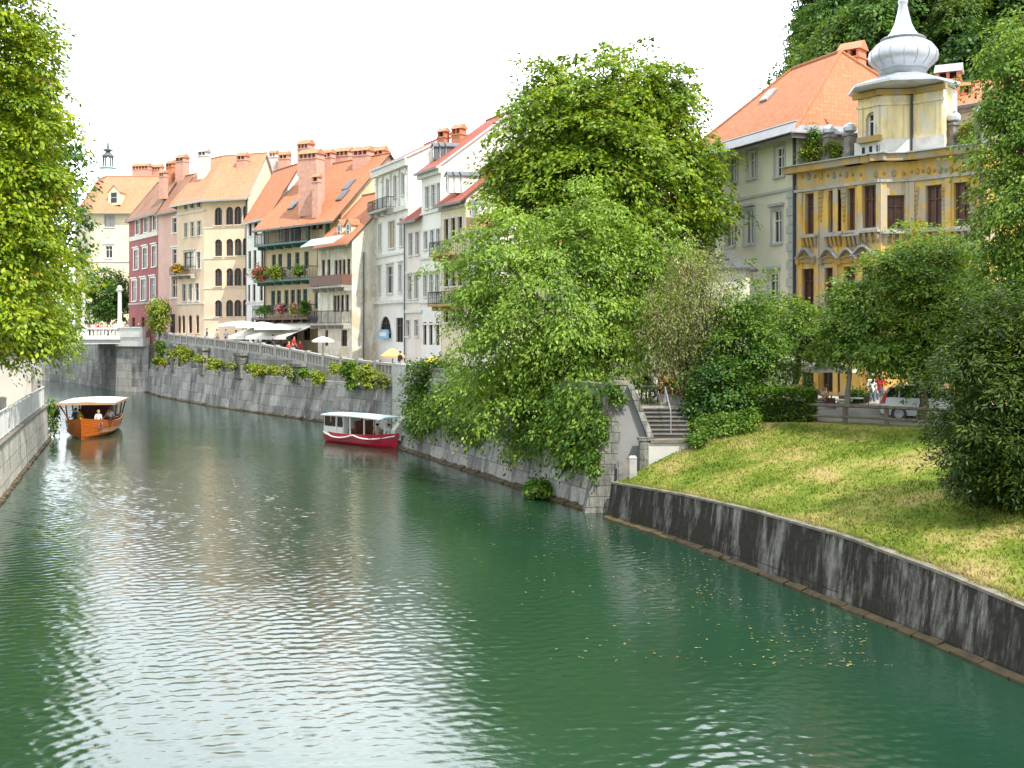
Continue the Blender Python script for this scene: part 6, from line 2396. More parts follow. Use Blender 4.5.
hedge('hedge', 'clipped box hedge with square corners at the top of the slope', (10.95, 46.3, 3.3), (2.5, 1.1, 1.45), -.2, M['leaf_ivy'], 31)
Y = 45.2
leaf_clump('shrub', 'low rounded shrub in front of the clipped hedge', 'shrub', [L3(722, 432, Y, 30, 18, .8), L3(742, 425, Y, 22, 16, .7), L3(705, 440, Y, 14, 10, .5)], 260, 26, .12, M['leaf_ivy'], 32, cl=.2, stems=10)
Y = 46.8
leaf_clump('shrub', 'tall loose dark shrub between the stairs and the hedge', 'shrub', [L3(722, 390, Y, 34, 36, 1), L3(705, 410, Y, 22, 26, .8)], 420, 24, .16, M['leaf_dark'], 33, cl=.28, stems=14)
leaf_clump('shrub', 'small weedy tuft at the edge of the landing wall', 'shrub', [((7.3, 44.3, 2.95), (.5, .4, .35))], 60, 18, .1, M['leaf_ivy'], 34, cl=.15)

# ivy over the tall wall
def wall_pt(f, z, out=.25):
    a, b = Vector(TALL[0]), Vector(TALL[-1])
    p = a.lerp(b, f)
    d = Vector((b.x - a.x, b.y - a.y, 0)).normalized()
    nn = Vector((d.y, -d.x, 0))
    return Vector((p.x, p.y, z)) + nn * (1.1 * z / 4.85 - out)


lob = []
ri = random.Random(9)
for k in range(56):
    f = ri.uniform(.07, .93)
    z = ri.uniform(2.2, 5.2) if f > .15 else ri.uniform(1.5, 5.0)
    c_ = wall_pt(f, z, .2)
    lob.append((tuple(c_), (1.0, 1.1, ri.uniform(.5, 1.3))))
for f_ in (.035, .055, .08, .11):
    for z_ in (2.3, 3.3, 4.3):
        lob.append((tuple(wall_pt(f_, z_, .2)), (.7, .8, .8)))
for f, zl in ((.1, 1.2), (.2, 1.6), (.33, 1.0), (.5, 1.6), (.62, 1.9), (.8, 1.3), (.88, 1.0), (.27, 2.0), (.72, 1.8)):
    lob.append((tuple(wall_pt(f, zl + .8, .2)), (.45, .5, 1.1)))
leaf_clump('ivy', 'dark ivy curtain hanging over the leaning river wall', 'ivy', lob, 1500, 20, .2, M['leaf_ivy'], 35, cl=.34, flat=1.1, droop=.9, shell=.15, stems=20, base=tuple(wall_pt(.4, 4.8, .05)))
Y = 68.5
leaf_clump('bush', 'bushy green ivy mound over the wall corner behind the red boat', 'shrub', [L3(430, 385, Y, 25, 24, 1.2), L3(425, 405, Y, 20, 28, 1.0), L3(442, 372, Y, 20, 14, 1.1)], 420, 22, .2, M['leaf_ivy'], 36, cl=.34)
leaf_clump('bush', 'yellow-green shrub growing from the ivy wall', 'shrub', [L3(452, 395, 64, 16, 14, .8), L3(446, 405, 65, 12, 14, .6)], 150, 20, .2, M['leaf_yellow'], 37, cl=.3)
leaf_clump('bush', 'small dark fern tuft at the waterline of the ivy wall', 'shrub', [((1.1, 49.0, .45), (.5, .6, .35))], 70, 20, .2, M['leaf_ivy'], 38, cl=.2)

leaf_clump('ivy', 'small ivy sprigs climbing the stone pier beside the stairs', 'ivy', [((4.05, 45.2, 4.75), (.35, .2, .5)), ((3.55, 44.95, 3.4), (.25, .2, .7)), ((3.2, 44.8, 2.0), (.2, .2, .6))], 90, 18, .15, M['leaf_ivy'], 39, cl=.18, droop=.8, stems=6)
# plants on the ledge of the far quay wall
def far_pt(x):
    best = None
    for a, b in zip(FAR, FAR[1:]):
        a2, b2 = Vector(a[:2]), Vector(b[:2])
        d = b2 - a2
        k = (x - 512) / FPX
        den = d.x - k * d.y
        if abs(den) < 1e-6:
            continue
        f = (k * a2.y - a2.x) / den
        if 0 <= f <= 1:
            best = a2.lerp(b2, f)
    return best


plants = [(352, 372, 15, 17, 'leaf_ivy', 'large dark green bush growing from the far quay wall'), (368, 373, 16, 14, 'leaf_yellow', 'yellow-green bush beside the dark bush on the far quay wall'),
          (257, 368, 13, 7, 'leaf_yellow', 'trailing green plant below the white parasols on the quay wall'), (290, 370, 11, 8, 'leaf_willow', 'thin brownish weeds on the quay wall ledge'),
          (318, 375, 8, 7, 'leaf_yellow', 'small yellow weeds on the quay wall ledge left of the big bush'), (214, 362, 11, 8, 'leaf_yellow', 'yellow-green plant trailing over the quay wall near a stone pier'),
          (183, 352, 12, 11, 'leaf_yellow', 'leafy yellow-green plant on the quay wall near the bridge'), (160, 346, 6, 12, 'leaf_ivy', 'climbing vine on the pale bridge abutment'), (160, 360, 10, 6, 'leaf_yellow', 'low yellow weeds at the end of the quay ledge')]
for (x, y, rx, ry, mt, lab) in ((171, 352, 5, 4, 'leaf_willow', 'small dry weeds on the far quay ledge right of the climbing vine'), (199, 357, 6, 3.5, 'leaf_yellow', 'small low weeds on the far quay ledge between two leafy plants near the bridge'),
                                (232, 364, 5, 3, 'leaf_willow', 'thin dry tuft on the far quay ledge below the leftmost white parasol'), (274, 368, 5, 4, 'leaf_yellow', 'small yellow tuft on the far quay ledge between two larger plants below the awning'),
                                (304, 371, 5, 3.5, 'leaf_ivy', 'small green tuft on the far quay ledge left of the small yellow weeds'), (336, 366, 5, 6, 'leaf_yellow', 'yellow sprig at the left edge of the big dark quay bush'), (383, 380, 5, 8, 'leaf_willow', 'brownish trailing weeds at the right edge of the yellow-green quay bush')):
    plants.append((x, y, rx, ry, mt, lab))
for i, (x, y, rx, ry, mt, lab) in enumerate(plants):
    q = far_pt(x)
    if q is None:
        continue
    Yq = q.y + .25
    rx, ry = rx * .68, ry * .68
    leaf_clump('wall_plant', lab, 'plant', [L3(x - rx * .3, y - ry * .25, Yq, rx * .75, ry * .7, .6), L3(x + rx * .55, y + ry * .1, Yq - .1, rx * .6, ry * .6, .5), L3(x + rx * .1, y + ry * .55, Yq - .2, rx * .35, ry * .7, .4)], 110 if rx > 8 else 48, 22, .24, M[mt], 50 + i, cl=.24, droop=.7, stems=5)
leaf_clump('wall_plant', 'climbing vine at the end of the left quay wall by the orange boat', 'plant', [L3(52, 408, 78.6, 3.5, 8, .35), L3(53, 424, 78.4, 3, 8, .3)], 60, 18, .18, M['leaf_ivy'], 70, cl=.3, droop=.8)
# plants on the villa's roof terrace
for i, (x, y, Yq, rx, ry, mt, lab) in enumerate(((836, 150, 57.2, 9, 9, 'leaf_yellow', 'feathery plant between pillars on the villa roof, nearest the turret'), (813, 152, 58.0, 9, 10, 'leaf_yellow', 'yellow-green plant beside the stone urn on the villa roof'),
                                                 (814, 138, 58.0, 4, 10, 'leaf_ivy', 'thin upright sapling growing on the villa roof'), (941, 133, 54.3, 10, 11, 'leaf_ivy', 'green bush right of the turret on the villa roof'), (968, 133, 53.2, 8, 9, 'leaf_yellow', 'small plant between two ball-topped pillars on the villa roof'))):
    leaf_clump('roof_plant', lab, 'plant', [L3(x, y, Yq - .2, rx * 1.15, ry * 1.15, .35)], 70, 20, .13, M[mt], 80 + i, cl=.2, stems=5, base=(PX(x, Yq - .2), Yq - .2, tz))
# flowers on the galleries
def gallery_plants(bal, n, items, lab0):
    b, D3, N3, W, hh = bal
    for i, (f, rx, rz, mats, lab) in enumerate(items):
        c_ = b + D3 * (W * f) + N3 * 1.35 + Vector((0, 0, hh * .75))
        leaf_clump('balcony_plant', lab, 'plant', [(tuple(c_), (rx, .3, rz))], int(40 + 60 * rx), 14, .2, mats, n + i, cl=.2, droop=.6, mshare=.35, stems=3, base=(c_.x, c_.y, b.z + .1))


gallery_plants(B_MID, 100, [(.14, .9, .7, [M['leaf_ivy'], M['flower_red']], 'flowering green plant on the left end of the middle gallery'), (.45, .9, .6, M['leaf_yellow'], 'bright green plant on the middle gallery railing'), (.86, .5, .5, M['leaf_ivy'], 'dark green plant at the right of the middle gallery')], '')
gallery_plants(B_LOW, 110, [(.25, .9, .3, M['leaf_dark'], 'dark trailing plant on the lower gallery railing'), (.55, .5, .35, [M['leaf_dark'], M['flower_pink']], 'pink flowering plant on the lower gallery railing'), (.78, .45, .4, [M['leaf_ivy'], M['flower_pink']], 'leafy plant with pink blooms at the right of the lower gallery'), (.95, .5, .7, M['leaf_ivy'], 'bushy plant at the end of the lower gallery')], '')
b, D3, N3, W, hh = bal
c_ = b + D3 * (W * .5) + N3 * .95 + Vector((0, 0, .75))
leaf_clump('balcony_plant', 'orange and yellow flower box on the small balcony of the peach house', 'plant', [(tuple(c_), (.95, .25, .4))], 80, 14, .22, [M['leaf_yellow'], plain('orange_flowers', (.62, .22, .03))], 120, cl=.2, mshare=.4, base=(c_.x, c_.y, b.z + .1))


# ---------------------------------------------------------------- boats
def varnish():
    m, nt, b = _nt('varnished_planks')
    uv = nt.nodes.new('ShaderNodeTexCoord')
    w = nt.nodes.new('ShaderNodeTexWave')
    w.bands_direction = 'Z'
    w.inputs['Scale'].default_value = 2.6
    w.inputs['Distortion'].default_value = .6
    nt.links.new(uv.outputs['Object'], w.inputs['Vector'])
    r = ramp(nt, [(0.0, (.18, .035, .006)), (0.12, (.46, .10, .012)), (1.0, (.56, .14, .018))])
    nt.links.new(w.outputs['Fac'], r.inputs['Fac'])
    n = noise(nt, 4, 5, (.3, .3, 3))
    r2 = ramp(nt, [(.3, .75), (.7, 1.15)])
    nt.links.new(n.outputs['Fac'], r2.inputs['Fac'])
    nt.links.new(mix(nt, 1, r.outputs['Color'], r2.outputs['Color'], 'MULTIPLY'), b.inputs['Base Color'])
    b.inputs['Roughness'].default_value = .25
    return m


M['varnish'] = varnish()
M['red_hull'] = plain('red_hull_paint', (.46, .015, .04), .3, 0, .12, 1.5)
M['dark_wood'] = plain('dark_varnished_wood', (.13, .035, .02), .4, 0, .25, 3)
M['boat_roof'] = plain('pale_blue_boat_roof', (.40, .56, .62), .45, 0, .1, 1)
M['bench'] = plain('boat_bench', (.30, .16, .08), .5)


def hull(root, L, beam, fb, bow_rise, mat, deck, draft=.35, full=.55, rim=None):
    """x forward; returns the half breadth at a station"""
    def half(t):
        return beam / 2 * (.86 + .14 * min(1, t / .3)) if t < full else beam / 2 * max(0.0, 1 - ((t - full) / (1 - full)) ** 2.1)

    def sheer(t):
        return fb + bow_rise * max(0, (t - .35) / .65) ** 2 + .08 * max(0, .2 - t) / .2
    n = 18
    mb = MB()
    prev = None
    for i in range(n + 1):
        t = i / n
        x = -L / 2 + L * t
        hb = max(half(t), .015)
        sh = sheer(t)
        keel = -draft * (1 - max(0, (t - .7) / .3) ** 2 * .6)
        rake = max(0, (t - .8) / .2) ** 2 * .25
        sec = []
        for f, zf in ((0, keel), (.62, keel * .55), (.86, .12), (.96, sh * .6), (1.0, sh)):
            sec.append((x + rake * (zf - keel), hb * f, zf))
        inner = [(x + rake * (sh - keel) - .02, max(hb - .07, .005), sh), (x, max(hb - .1, .003), .22)]
        ring = [Vector(p) for p in sec]
        inn = [Vector(p) for p in inner]
        if prev:
            pr, pi_ = prev
            for a in range(4):
                for sg in (1, -1):
                    S = Vector((1, sg, 1))
                    q = [pr[a] * S, ring[a] * S, ring[a + 1] * S, pr[a + 1] * S]
                    q = [Vector((v.x, v.y, v.z)) for v in q]
                    mb.face(q if sg > 0 else q[::-1], 0)
            for sg in (1, -1):
                def fl(v):
                    return Vector((v.x, v.y * sg, v.z))
                mb.face([fl(pr[4]), fl(ring[4]), fl(inn[0]), fl(pi_[0])], 2)
                mb.face([fl(pi_[0]), fl(inn[0]), fl(inn[1]), fl(pi_[1])], 1)
            mb.face([pi_[1], inn[1], Vector((inn[1].x, -inn[1].y, inn[1].z)), Vector((pi_[1].x, -pi_[1].y, pi_[1].z))], 1)
        else:
            pts = ring + [Vector((v.x, -v.y, v.z)) for v in ring[::-1]]
            mb.face(pts, 0)
            mb.face([p + Vector((.06, 0, 0)) for p in (inn[0], inn[1], Vector((inn[1].x, -inn[1].y, inn[1].z)), Vector((inn[0].x, -inn[0].y, inn[0].z)))], 1)
        prev = (ring, inn)
    o = mb.build('hull', [mat, deck, rim or mat], root, world=False, merge=True)
    return o, half, sheer


def canopy(root, x0, x1, w, z, mat, crown_h=.12, t=.06, under=None):
    mb = MB()
    k, m_ = 8, 6
    faces = []
    def P(i, j):
        f = j / k * 2 - 1
        g = i / m_
        return Vector((x0 + (x1 - x0) * g, f * w / 2, z + crown_h * (1 - f * f) + .05 * math.sin(g * 3.14)))
    for i in range(m_):
        for j in range(k):
            faces.append([P(i, j), P(i + 1, j), P(i + 1, j + 1), P(i, j + 1)])
    mb.sheet(faces, t, 0, 1)
    return mb.build('canopy', [mat, under or mat], root, world=False)


# orange wooden boat, bow towards the viewer
ob = thing('wooden_boat', 'varnished orange wooden tour boat with canopy and passengers by the left quay', 'boat', (0, 0, 0))
hu, half, sheer = hull(ob, 9.0, 3.1, .86, .46, M['varnish'], M['bench'], rim=plain('pale_gunwale', (.62, .38, .16), .4))
st_ = MB()
st_.tube([(4.62, 0, 1.34), (4.40, 0, .4), (4.2, 0, -.2)], .05, 6)
st_.build('stem', plain('pale_stem_wood', (.62, .36, .14), .35), hu, world=False)
M['cream_roof'] = plain('cream_boat_roof', (.74, .70, .64), .5, 0, .06)
ca = canopy(ob, -4.0, 2.9, 3.5, 2.16, M['cream_roof'], .1, .08, M['dark_wood'])
ed = MB()
for sg in (-1, 1):
    ed.obox((-4.05, sg * 1.76 - .03, 2.05), (7.0, 0, 0), (0, .06, 0), (0, 0, .15))
ed.obox((2.90, -1.76, 2.07), (.05, 0, 0), (0, 3.52, 0), (0, 0, .15))
ed.build('canopy_edge', plain('canopy_edge_wood', (.42, .25, .14), .5), ca, world=False)
for sg in (-1, 1):
    for x in (-3.8, -1.7, .6, 2.7):
        t_ = (x + 4.5) / 9
        p_ = MB()
        p_.tube([(x, sg * (half(t_) - .1), sheer(t_) - .05), (x, sg * 1.6, 2.1)], .045, 6)
        p_.build('canopy_post', M['dark_wood'], ob, world=False)
bh = MB()
bh.box(-1.4, -.95, .3, -1.28, .95, 2.1)
bh.box(-2.6, -.95, .3, -1.404, -.85, 2.1)
bh.box(-2.6, .85, .3, -1.404, .95, 2.1)
bh.build('wheelhouse', M['dark_wood'], ob, world=False)
for x in (-3.4, .2, 1.5, 2.6):
    t_ = (x + 4.5) / 9
    s_ = MB()
    w_ = (half(t_) - .15)
    s_.box(x, -w_, .8, x + .4, w_, .87)
    s_.box(x + .15, -w_ * .8, .22, x + .25, w_ * .8, .796)
    s_.build('bench', M['bench'], ob, world=False)
rl_ = MB()
for sg in (-1, 1):
    rl_.tube([(x, sg * (half((x + 4.5) / 9) - .04), sheer((x + 4.5) / 9) + .16) for x in (-4, -2, 0, 1.5, 2.8)], .03, 6)
    for x in (-4, -2, 0, 1.5, 2.8):
        rl_.tube([(x, sg * (half((x + 4.5) / 9) - .04), sheer((x + 4.5) / 9) - .02), (x, sg * (half((x + 4.5) / 9) - .04), sheer((x + 4.5) / 9) + .16)], .02, 5)
rl_.build('handrail', M['dark_wood'], ob, world=False)
for x, z in ((-3.5, .4), (-3.95, .45)):
    f_ = MB()
    f_.lathe((x, -1.66, z), [(0, -.3), (.12, -.26), (.17, -.12), (.17, .12), (.12, .26), (.04, .3), (.03, .38), (0, .4)], 10)
    f_.build('fender', M['white'], ob, smooth=True, world=False)
BOW = Vector((PX(81.5, 76.4), 76.4, 0))
axis = Vector((.20, -.98, 0)).normalized()       # stern to bow
ob.scale = (1.08, 1.08, 1.04)
ob.location = BOW - axis * 4.72 + Vector((0, 0, .05))
OB_ANG = math.atan2(axis.y, axis.x)
ob.rotation_euler = (0, 0, OB_ANG)

# red boat
rb = thing('red_boat', 'red tour boat with flat pale blue roof moored below the quay stairs', 'boat', (0, 0, 0))
hu, half, sheer = hull(rb, 7.4, 2.2, .66, .22, M['red_hull'], plain('boat_floor', (.25, .12, .08), .6), draft=.3, full=.62, rim=plain('pink_gunwale', (.62, .30, .30), .5))
bt = MB()
prev = None
for i in range(15):
    t_ = i / 14 * .98
    x = -3.7 + 7.4 * t_
    rk = max(0, (t_ - .8) / .2) ** 2 * .25
    p_ = (x, half(t_) * .935 + .025, sheer(t_) * .52, rk)
    if prev:
        for sg in (1, -1):
            a, b_ = prev, p_
            bt.face([(a[0] + a[3] * .6, sg * a[1], a[2] - .05), (b_[0] + b_[3] * .6, sg * b_[1], b_[2] - .05), (b_[0] + b_[3] * .6, sg * b_[1] + sg * .005, b_[2] + .05), (a[0] + a[3] * .6, sg * a[1] + sg * .005, a[2] + .05)])
    prev = p_
bt.build('waterline_stripe', M['red_hull'], hu, world=False)
rope = MB()
for sg in (1, -1):
    pts = []
    for i in range(25):
        t_ = .02 + i / 24 * .96
        x = -3.7 + 7.4 * t_
        sag = abs(math.sin(t_ * math.pi * 1.9)) ** .8
        rk = max(0, (t_ - .8) / .2) ** 2 * .25
        pts.append((x + rk * .8, sg * (half(t_) + .04), sheer(t_) - .02 - .26 * sag))
    rope.tube(pts, .045, 6)
rope.build('rope_swag', M['white'], hu, world=False)
ca = canopy(rb, -3.6, 3.2, 2.35, 1.80, M['boat_roof'], .08, .07, M['white'])
for sg in (-1, 1):
    for x in (-3.45, -1.9, -.2, 1.4, 2.95):
        t_ = (x + 3.7) / 7.4
        p_ = MB()
        p_.box(x - .04, sg * min(half(t_) - .06, 1.04) - .035, sheer(t_) - .05, x + .04, sg * min(half(t_) - .06, 1.04) + .035, 1.78)
        p_.build('roof_post', M['white'], rb, world=False)
cb = MB()
cb.box(-3.5, -.98, .5, -3.42, .98, 1.2)
cb.box(-3.4, -.99, .5, -1.2, -.95, 1.05)
cb.box(-3.4, .95, .5, -1.2, .99, 1.05)
cb.box(-1.2, -.95, .25, -1.12, .35, 1.74)
cb.build('cabin_panel', [M['white']], rb, world=False)
for x0, x1 in ((-3.38, -2.7), (-2.6, -1.98), (-1.8, -1.25)):
    for sg in (-1, 1):
        gl = MB()
        gl.box(x0, sg * .97 - .01, 1.1, x1, sg * .97 + .01, 1.7)
        gl.build('cabin_window', M['glass'], rb, world=False)
cu = MB()
cu.box(-.15, -.75, .3, .0, .75, 1.5)
cu.box(-1.05, -.6, .24, -.5, .6, .95)
cu.build('seat_block', M['dark_wood'], rb, world=False)
for x in (.7, 1.7, 2.5):
    s_ = MB()
    w_ = half((x + 3.7) / 7.4) - .14
    s_.box(x, -w_, .5, x + .38, w_, .57)
    s_.box(x + .14, -w_ * .8, .22, x + .24, w_ * .8, .496)
    s_.build('bench', M['bench'], rb, world=False)
rb.scale = (.9, .95, 1)
rb.location = (-9.45, 72.85, .03)
RB_ANG = math.atan2(-.72, .70)
rb.rotation_euler = (0, 0, RB_ANG)


# ---------------------------------------------------------------- people
def body_mesh(name, J, edges, root_v):
    me = bpy.data.meshes.new(name + '_cage')
    keys = list(J)
    me.from_pydata([J[k][0] for k in keys], [(keys.index(a), keys.index(b)) for a, b in edges], [])
    o = bpy.data.objects.new(name + '_cage', me)
    COL.objects.link(o)
    md = o.modifiers.new('skin', 'SKIN')
    md.use_smooth_shade = True
    for i, k in enumerate(keys):
        sv = me.skin_vertices[0].data[i]
        r = J[k][1]
        sv.radius = (r, r) if isinstance(r, (int, float)) else r
        sv.use_root = (k == root_v)
    sb = o.modifiers.new('sub', 'SUBSURF')
    sb.levels = sb.render_levels = 1
    dg = bpy.context.evaluated_depsgraph_get()
    dg.update()
    out = bpy.data.meshes.new_from_object(o.evaluated_get(dg))
    out.name = name
    bpy.data.objects.remove(o)
    # clothes by nearest bone
    cat = {}
    def kind(a, b):
        s = a + b
        if 'toe' in s:
            return 3
        if 'ankle' in s or 'knee' in s or 'hip' in s:
            return 2
        if 'hand' in s or 'wrist' in s or 'head' in s:
            return 0
        return 1
    bones = [(Vector(J[a][0]), Vector(J[b][0]), kind(a, b)) for a, b in edges]
    for _ in range(4):
        out.materials.append(None)
    for p in out.polygons:
        c = Vector(p.center)
        best, bk = 9, 1
        for a, b, k in bones:
            d = b - a
            f = max(0, min(1, (c - a).dot(d) / max(d.dot(d), 1e-9)))
            dist = (a + d * f - c).length
            if dist < best:
                best, bk = dist, k
        p.material_index = bk
        p.use_smooth = True
    return out


EDG = [('pelvis', 'spine'), ('spine', 'chest'), ('chest', 'neck'), ('neck', 'head'), ('head', 'crown_head')]
for s_ in 'lr':
    EDG += [('chest', 'sh' + s_), ('sh' + s_, 'elbow' + s_), ('elbow' + s_, 'wrist' + s_), ('wrist' + s_, 'hand' + s_),
            ('pelvis', 'hip' + s_), ('hip' + s_, 'knee' + s_), ('knee' + s_, 'ankle' + s_), ('ankle' + s_, 'toe' + s_)]


def pose(seat, lean=0.0, walk=0.0, arm=0.0):
    J = {}
    if seat:
        J.update(pelvis=((0, 0, .50), .15), spine=((0, -.01 + lean * .3, .74), .125), chest=((0, lean * .6, .96), (.16, .11)), neck=((0, lean * .8 - .01, 1.09), .055), head=((0, lean - .03, 1.20), .085), crown_head=((0, lean - .03, 1.30), .075))
    else:
        J.update(pelvis=((0, 0, .95), .14), spine=((0, 0, 1.18), .12), chest=((0, -lean * .5, 1.38), (.16, .11)), neck=((0, -.01 - lean, 1.52), .055), head=((0, -.03 - lean, 1.62), .085), crown_head=((0, -.03 - lean, 1.72), .075))
    for s_, x in (('l', 1), ('r', -1)):
        c = J['chest'][0]
        J['sh' + s_] = ((x * .18, c[1], c[2] + .05), .06)
        if seat:
            J['elbow' + s_] = ((x * .24, -.08, .74), .045)
            J['wrist' + s_] = ((x * .17, -.30, .74 - .03), .033)
            J['hand' + s_] = ((x * .13, -.38, .74 - .02), .032)
            J['hip' + s_] = ((x * .09, -.04, .5), .09)
            J['knee' + s_] = ((x * .11, -.44, .51), .062)
            J['ankle' + s_] = ((x * .11, -.42, .09), .045)
            J['toe' + s_] = ((x * .12, -.57, .05), .036)
        else:
            J['elbow' + s_] = ((x * .25, .03 + x * walk * .1 - arm * .1, 1.14), .045)
            J['wrist' + s_] = ((x * .22, -.10 + x * walk * .2 - arm * .22, .92 + arm * .18), .032)
            J['hand' + s_] = ((x * .20, -.13 + x * walk * .22 - arm * .28, .84 + arm * .2), .033)
            J['hip' + s_] = ((x * .09, 0, .92), .088)
            J['knee' + s_] = ((x * .10, -.03 - x * walk * .22, .5), .062)
            J['ankle' + s_] = ((x * .10, .02 - x * walk * .38, .09 + (.04 if x * walk < 0 else 0)), .045)
            J['toe' + s_] = ((x * .11, -.14 - x * walk * .38, .045), .037)
    return J


BODY = {'stand': body_mesh('standing_body', pose(False), EDG, 'pelvis'), 'lean': body_mesh('leaning_body', pose(False, .12, 0, 1), EDG, 'pelvis'),
        'walk': body_mesh('walking_body', pose(False, .02, .8), EDG, 'pelvis'), 'sit': body_mesh('seated_body', pose(True, 0), EDG, 'pelvis'), 'sit_fwd': body_mesh('seated_leaning_body', pose(True, -.12), EDG, 'pelvis')}
HEADP = {'stand': (0, -.02, 1.67), 'lean': (0, -.14, 1.67), 'walk': (0, -.04, 1.67), 'sit': (0, -.02, 1.25), 'sit_fwd': (0, -.14, 1.25)}


def hair_mesh(long_):
    mb = MB()
    mb.lathe((0, .02, 0), [(.088, -.12 if long_ else -.02), (.112, 0), (.112, .05), (.085, .10), (.04, .125), (0, .13)], 10)
    o = mb.build('hair', M['frame_brown'], None, smooth=True, world=False)
    me = o.data
    # open the face side
    for v in me.vertices:
        if v.co.y < -.03 and v.co.z < .06:
            v.co.y = -.03 + (v.co.y + .03) * .25
    bpy.data.objects.remove(o)
    return me


HAIR = {False: hair_mesh(False), True: hair_mesh(True)}
CL = {}


def cloth(c):
    if c not in CL:
        tab = dict(white=(.75, .74, .72), red=(.50, .03, .04), blue=(.08, .16, .42), lightblue=(.30, .47, .66), black=(.025, .025, .03), purple=(.18, .06, .25), yellow=(.72, .55, .02), orange=(.70, .26, .10),
                   grey=(.28, .28, .29), green=(.08, .22, .10), pink=(.62, .25, .30), beige=(.50, .41, .29), navy=(.03, .04, .10), brown=(.14, .08, .05), jeans=(.09, .13, .22), salmon=(.72, .38, .25),
                   hair_dark=(.03, .02, .015), hair_brown=(.11, .06, .03), hair_fair=(.36, .24, .11), hair_grey=(.35, .34, .33))
        CL[c] = plain(c + '_cloth' if not c.startswith('hair') else c, tab[c], .85, 0, .15, 8)
    return CL[c]


def person(label, loc, face, p='stand', top='white', legs='jeans', hair='hair_brown', long_=False, group=None, scale=1.0, shorts=False):
    """face: direction looked at, degrees from -Y counter-clockwise"""
    o = bpy.data.objects.new('person', BODY[p])
    COL.objects.link(o)
    for i, m_ in enumerate((M['skin'], cloth(top), M['skin'] if shorts else cloth(legs), cloth('black'))):
        o.material_slots[i].link = 'OBJECT'
        o.material_slots[i].material = m_
    o.location = loc
    o.rotation_euler = (0, 0, math.radians(face))
    o.scale = (scale,) * 3
    tag(o, label, 'person', group)
    h_ = bpy.data.objects.new('hair', HAIR[long_])
    COL.objects.link(h_)
    h_.parent = o
    h_.location = HEADP[p]
    h_.material_slots[0].link = 'OBJECT'
    h_.material_slots[0].material = cloth(hair)
    return o


# passengers and skipper
def in_boat(boat, ang, x, y, z):
    c, s_ = math.cos(ang), math.sin(ang)
    return Vector((boat.location.x + (c * x - s_ * y) * boat.scale.x, boat.location.y + (s_ * x + c * y) * boat.scale.x, boat.location.z + z * boat.scale.z))


FW = math.degrees(OB_ANG) + 90
for (x, y, pz_, top, hr, lg, ps, lab, fa) in ((1.72, -.55, .42, 'yellow', 'hair_dark', False, 'sit', 'passenger in a yellow shirt in the orange boat', 150), (.42, -1.0, .42, 'blue', 'hair_brown', False, 'sit', 'passenger in dark blue behind the yellow shirt in the orange boat', 0),
                                              (1.72, .62, .42, 'lightblue', 'hair_dark', False, 'sit', 'passenger in light blue on the middle bench of the orange boat', 170), (2.75, .72, .42, 'white', 'hair_fair', False, 'sit_fwd', 'passenger in a white shirt at the bow bench of the orange boat', 30),
                                              (.42, 1.15, .42, 'white', 'hair_dark', False, 'sit', 'passenger in white at the left rail, behind, in the orange boat', 20)):
    person(lab, in_boat(ob, OB_ANG, x, y, pz_), FW + fa, ps, top, 'jeans', hr, lg, 'passengers in the orange boat')
FW2 = math.degrees(RB_ANG) + 90
for (x, y, top, hr, lab, fa) in ((1.9, -.3, 'beige', 'hair_dark', 'passenger in a beige top in the middle of the red boat', 160), (2.68, .1, 'white', 'hair_brown', 'passenger in a white top near the bow of the red boat', 170)):
    person(lab, in_boat(rb, RB_ANG, x, y, .06), FW2 + fa, 'sit', top, 'navy', hr, False, 'passengers in the red boat')

person('walker in a dark top leaning on the grey quay railing', (PX(40.5, 74.5), 74.5, 2.196), -70, 'lean', 'black', 'beige', 'hair_dark')

# on the bridge
rp_ = random.Random(17)
cols_ = ['white', 'salmon', 'red', 'lightblue', 'black', 'grey', 'pink', 'navy', 'beige', 'purple']
bri = [(88, 'salmon'), (91, 'white'), (94, 'pink'), (97.5, 'red'), (100.5, 'beige'), (104, 'salmon'), (108, 'white'), (111.5, 'lightblue'), (123, 'orange'), (127, 'grey'), (130, 'navy'), (138, 'black'), (148, 'black')]
ordn = ['leftmost', 'second from left', 'third from left', 'fourth from left', 'fifth from left', 'sixth from left', 'seventh from left', 'eighth from left', 'ninth from left', 'tenth from left', 'eleventh from left', 'twelfth from left', 'thirteenth from left', 'fourteenth from left', 'fifteenth from left', 'sixteenth from left', 'seventeenth from left', 'eighteenth from left', 'nineteenth from left', 'rightmost']
for i, (x, c_) in enumerate(bri):
    if x < 116:
        k = (x - 512) / FPX
        o0 = s0 + dn * 0.9
        f = (k * o0.y - o0.x) / (t.x - k * t.y)
        q = o0 + t * f
        zz = 6.756
        if f < 0 or f > 26:
            continue
    else:
        Yq = 143.0 + (123 - x) * .1
        q = Vector((PX(x, Yq), Yq, 0))
        zz = 6.72 if x < 140 else 6.6
    person('pedestrian in a %s top on the far bridge, %s of that row' % (c_, ordn[i]), (q.x, q.y + rp_.uniform(0, .8), zz), rp_.choice((90, -90, 20, -20)), rp_.choice(('stand', 'walk')), c_, rp_.choice(('jeans', 'navy', 'beige')), rp_.choice(('hair_dark', 'hair_brown', 'hair_fair')), rp_.random() < .4, 'pedestrians on the bridge')


def street_z(y):
    return float(np.interp(y, [69, 83, 91, 104, 111, 123, 130, 140], [4.0, 4.0, 4.15, 5.2, 5.6, 5.95, 6.2, 6.6]))


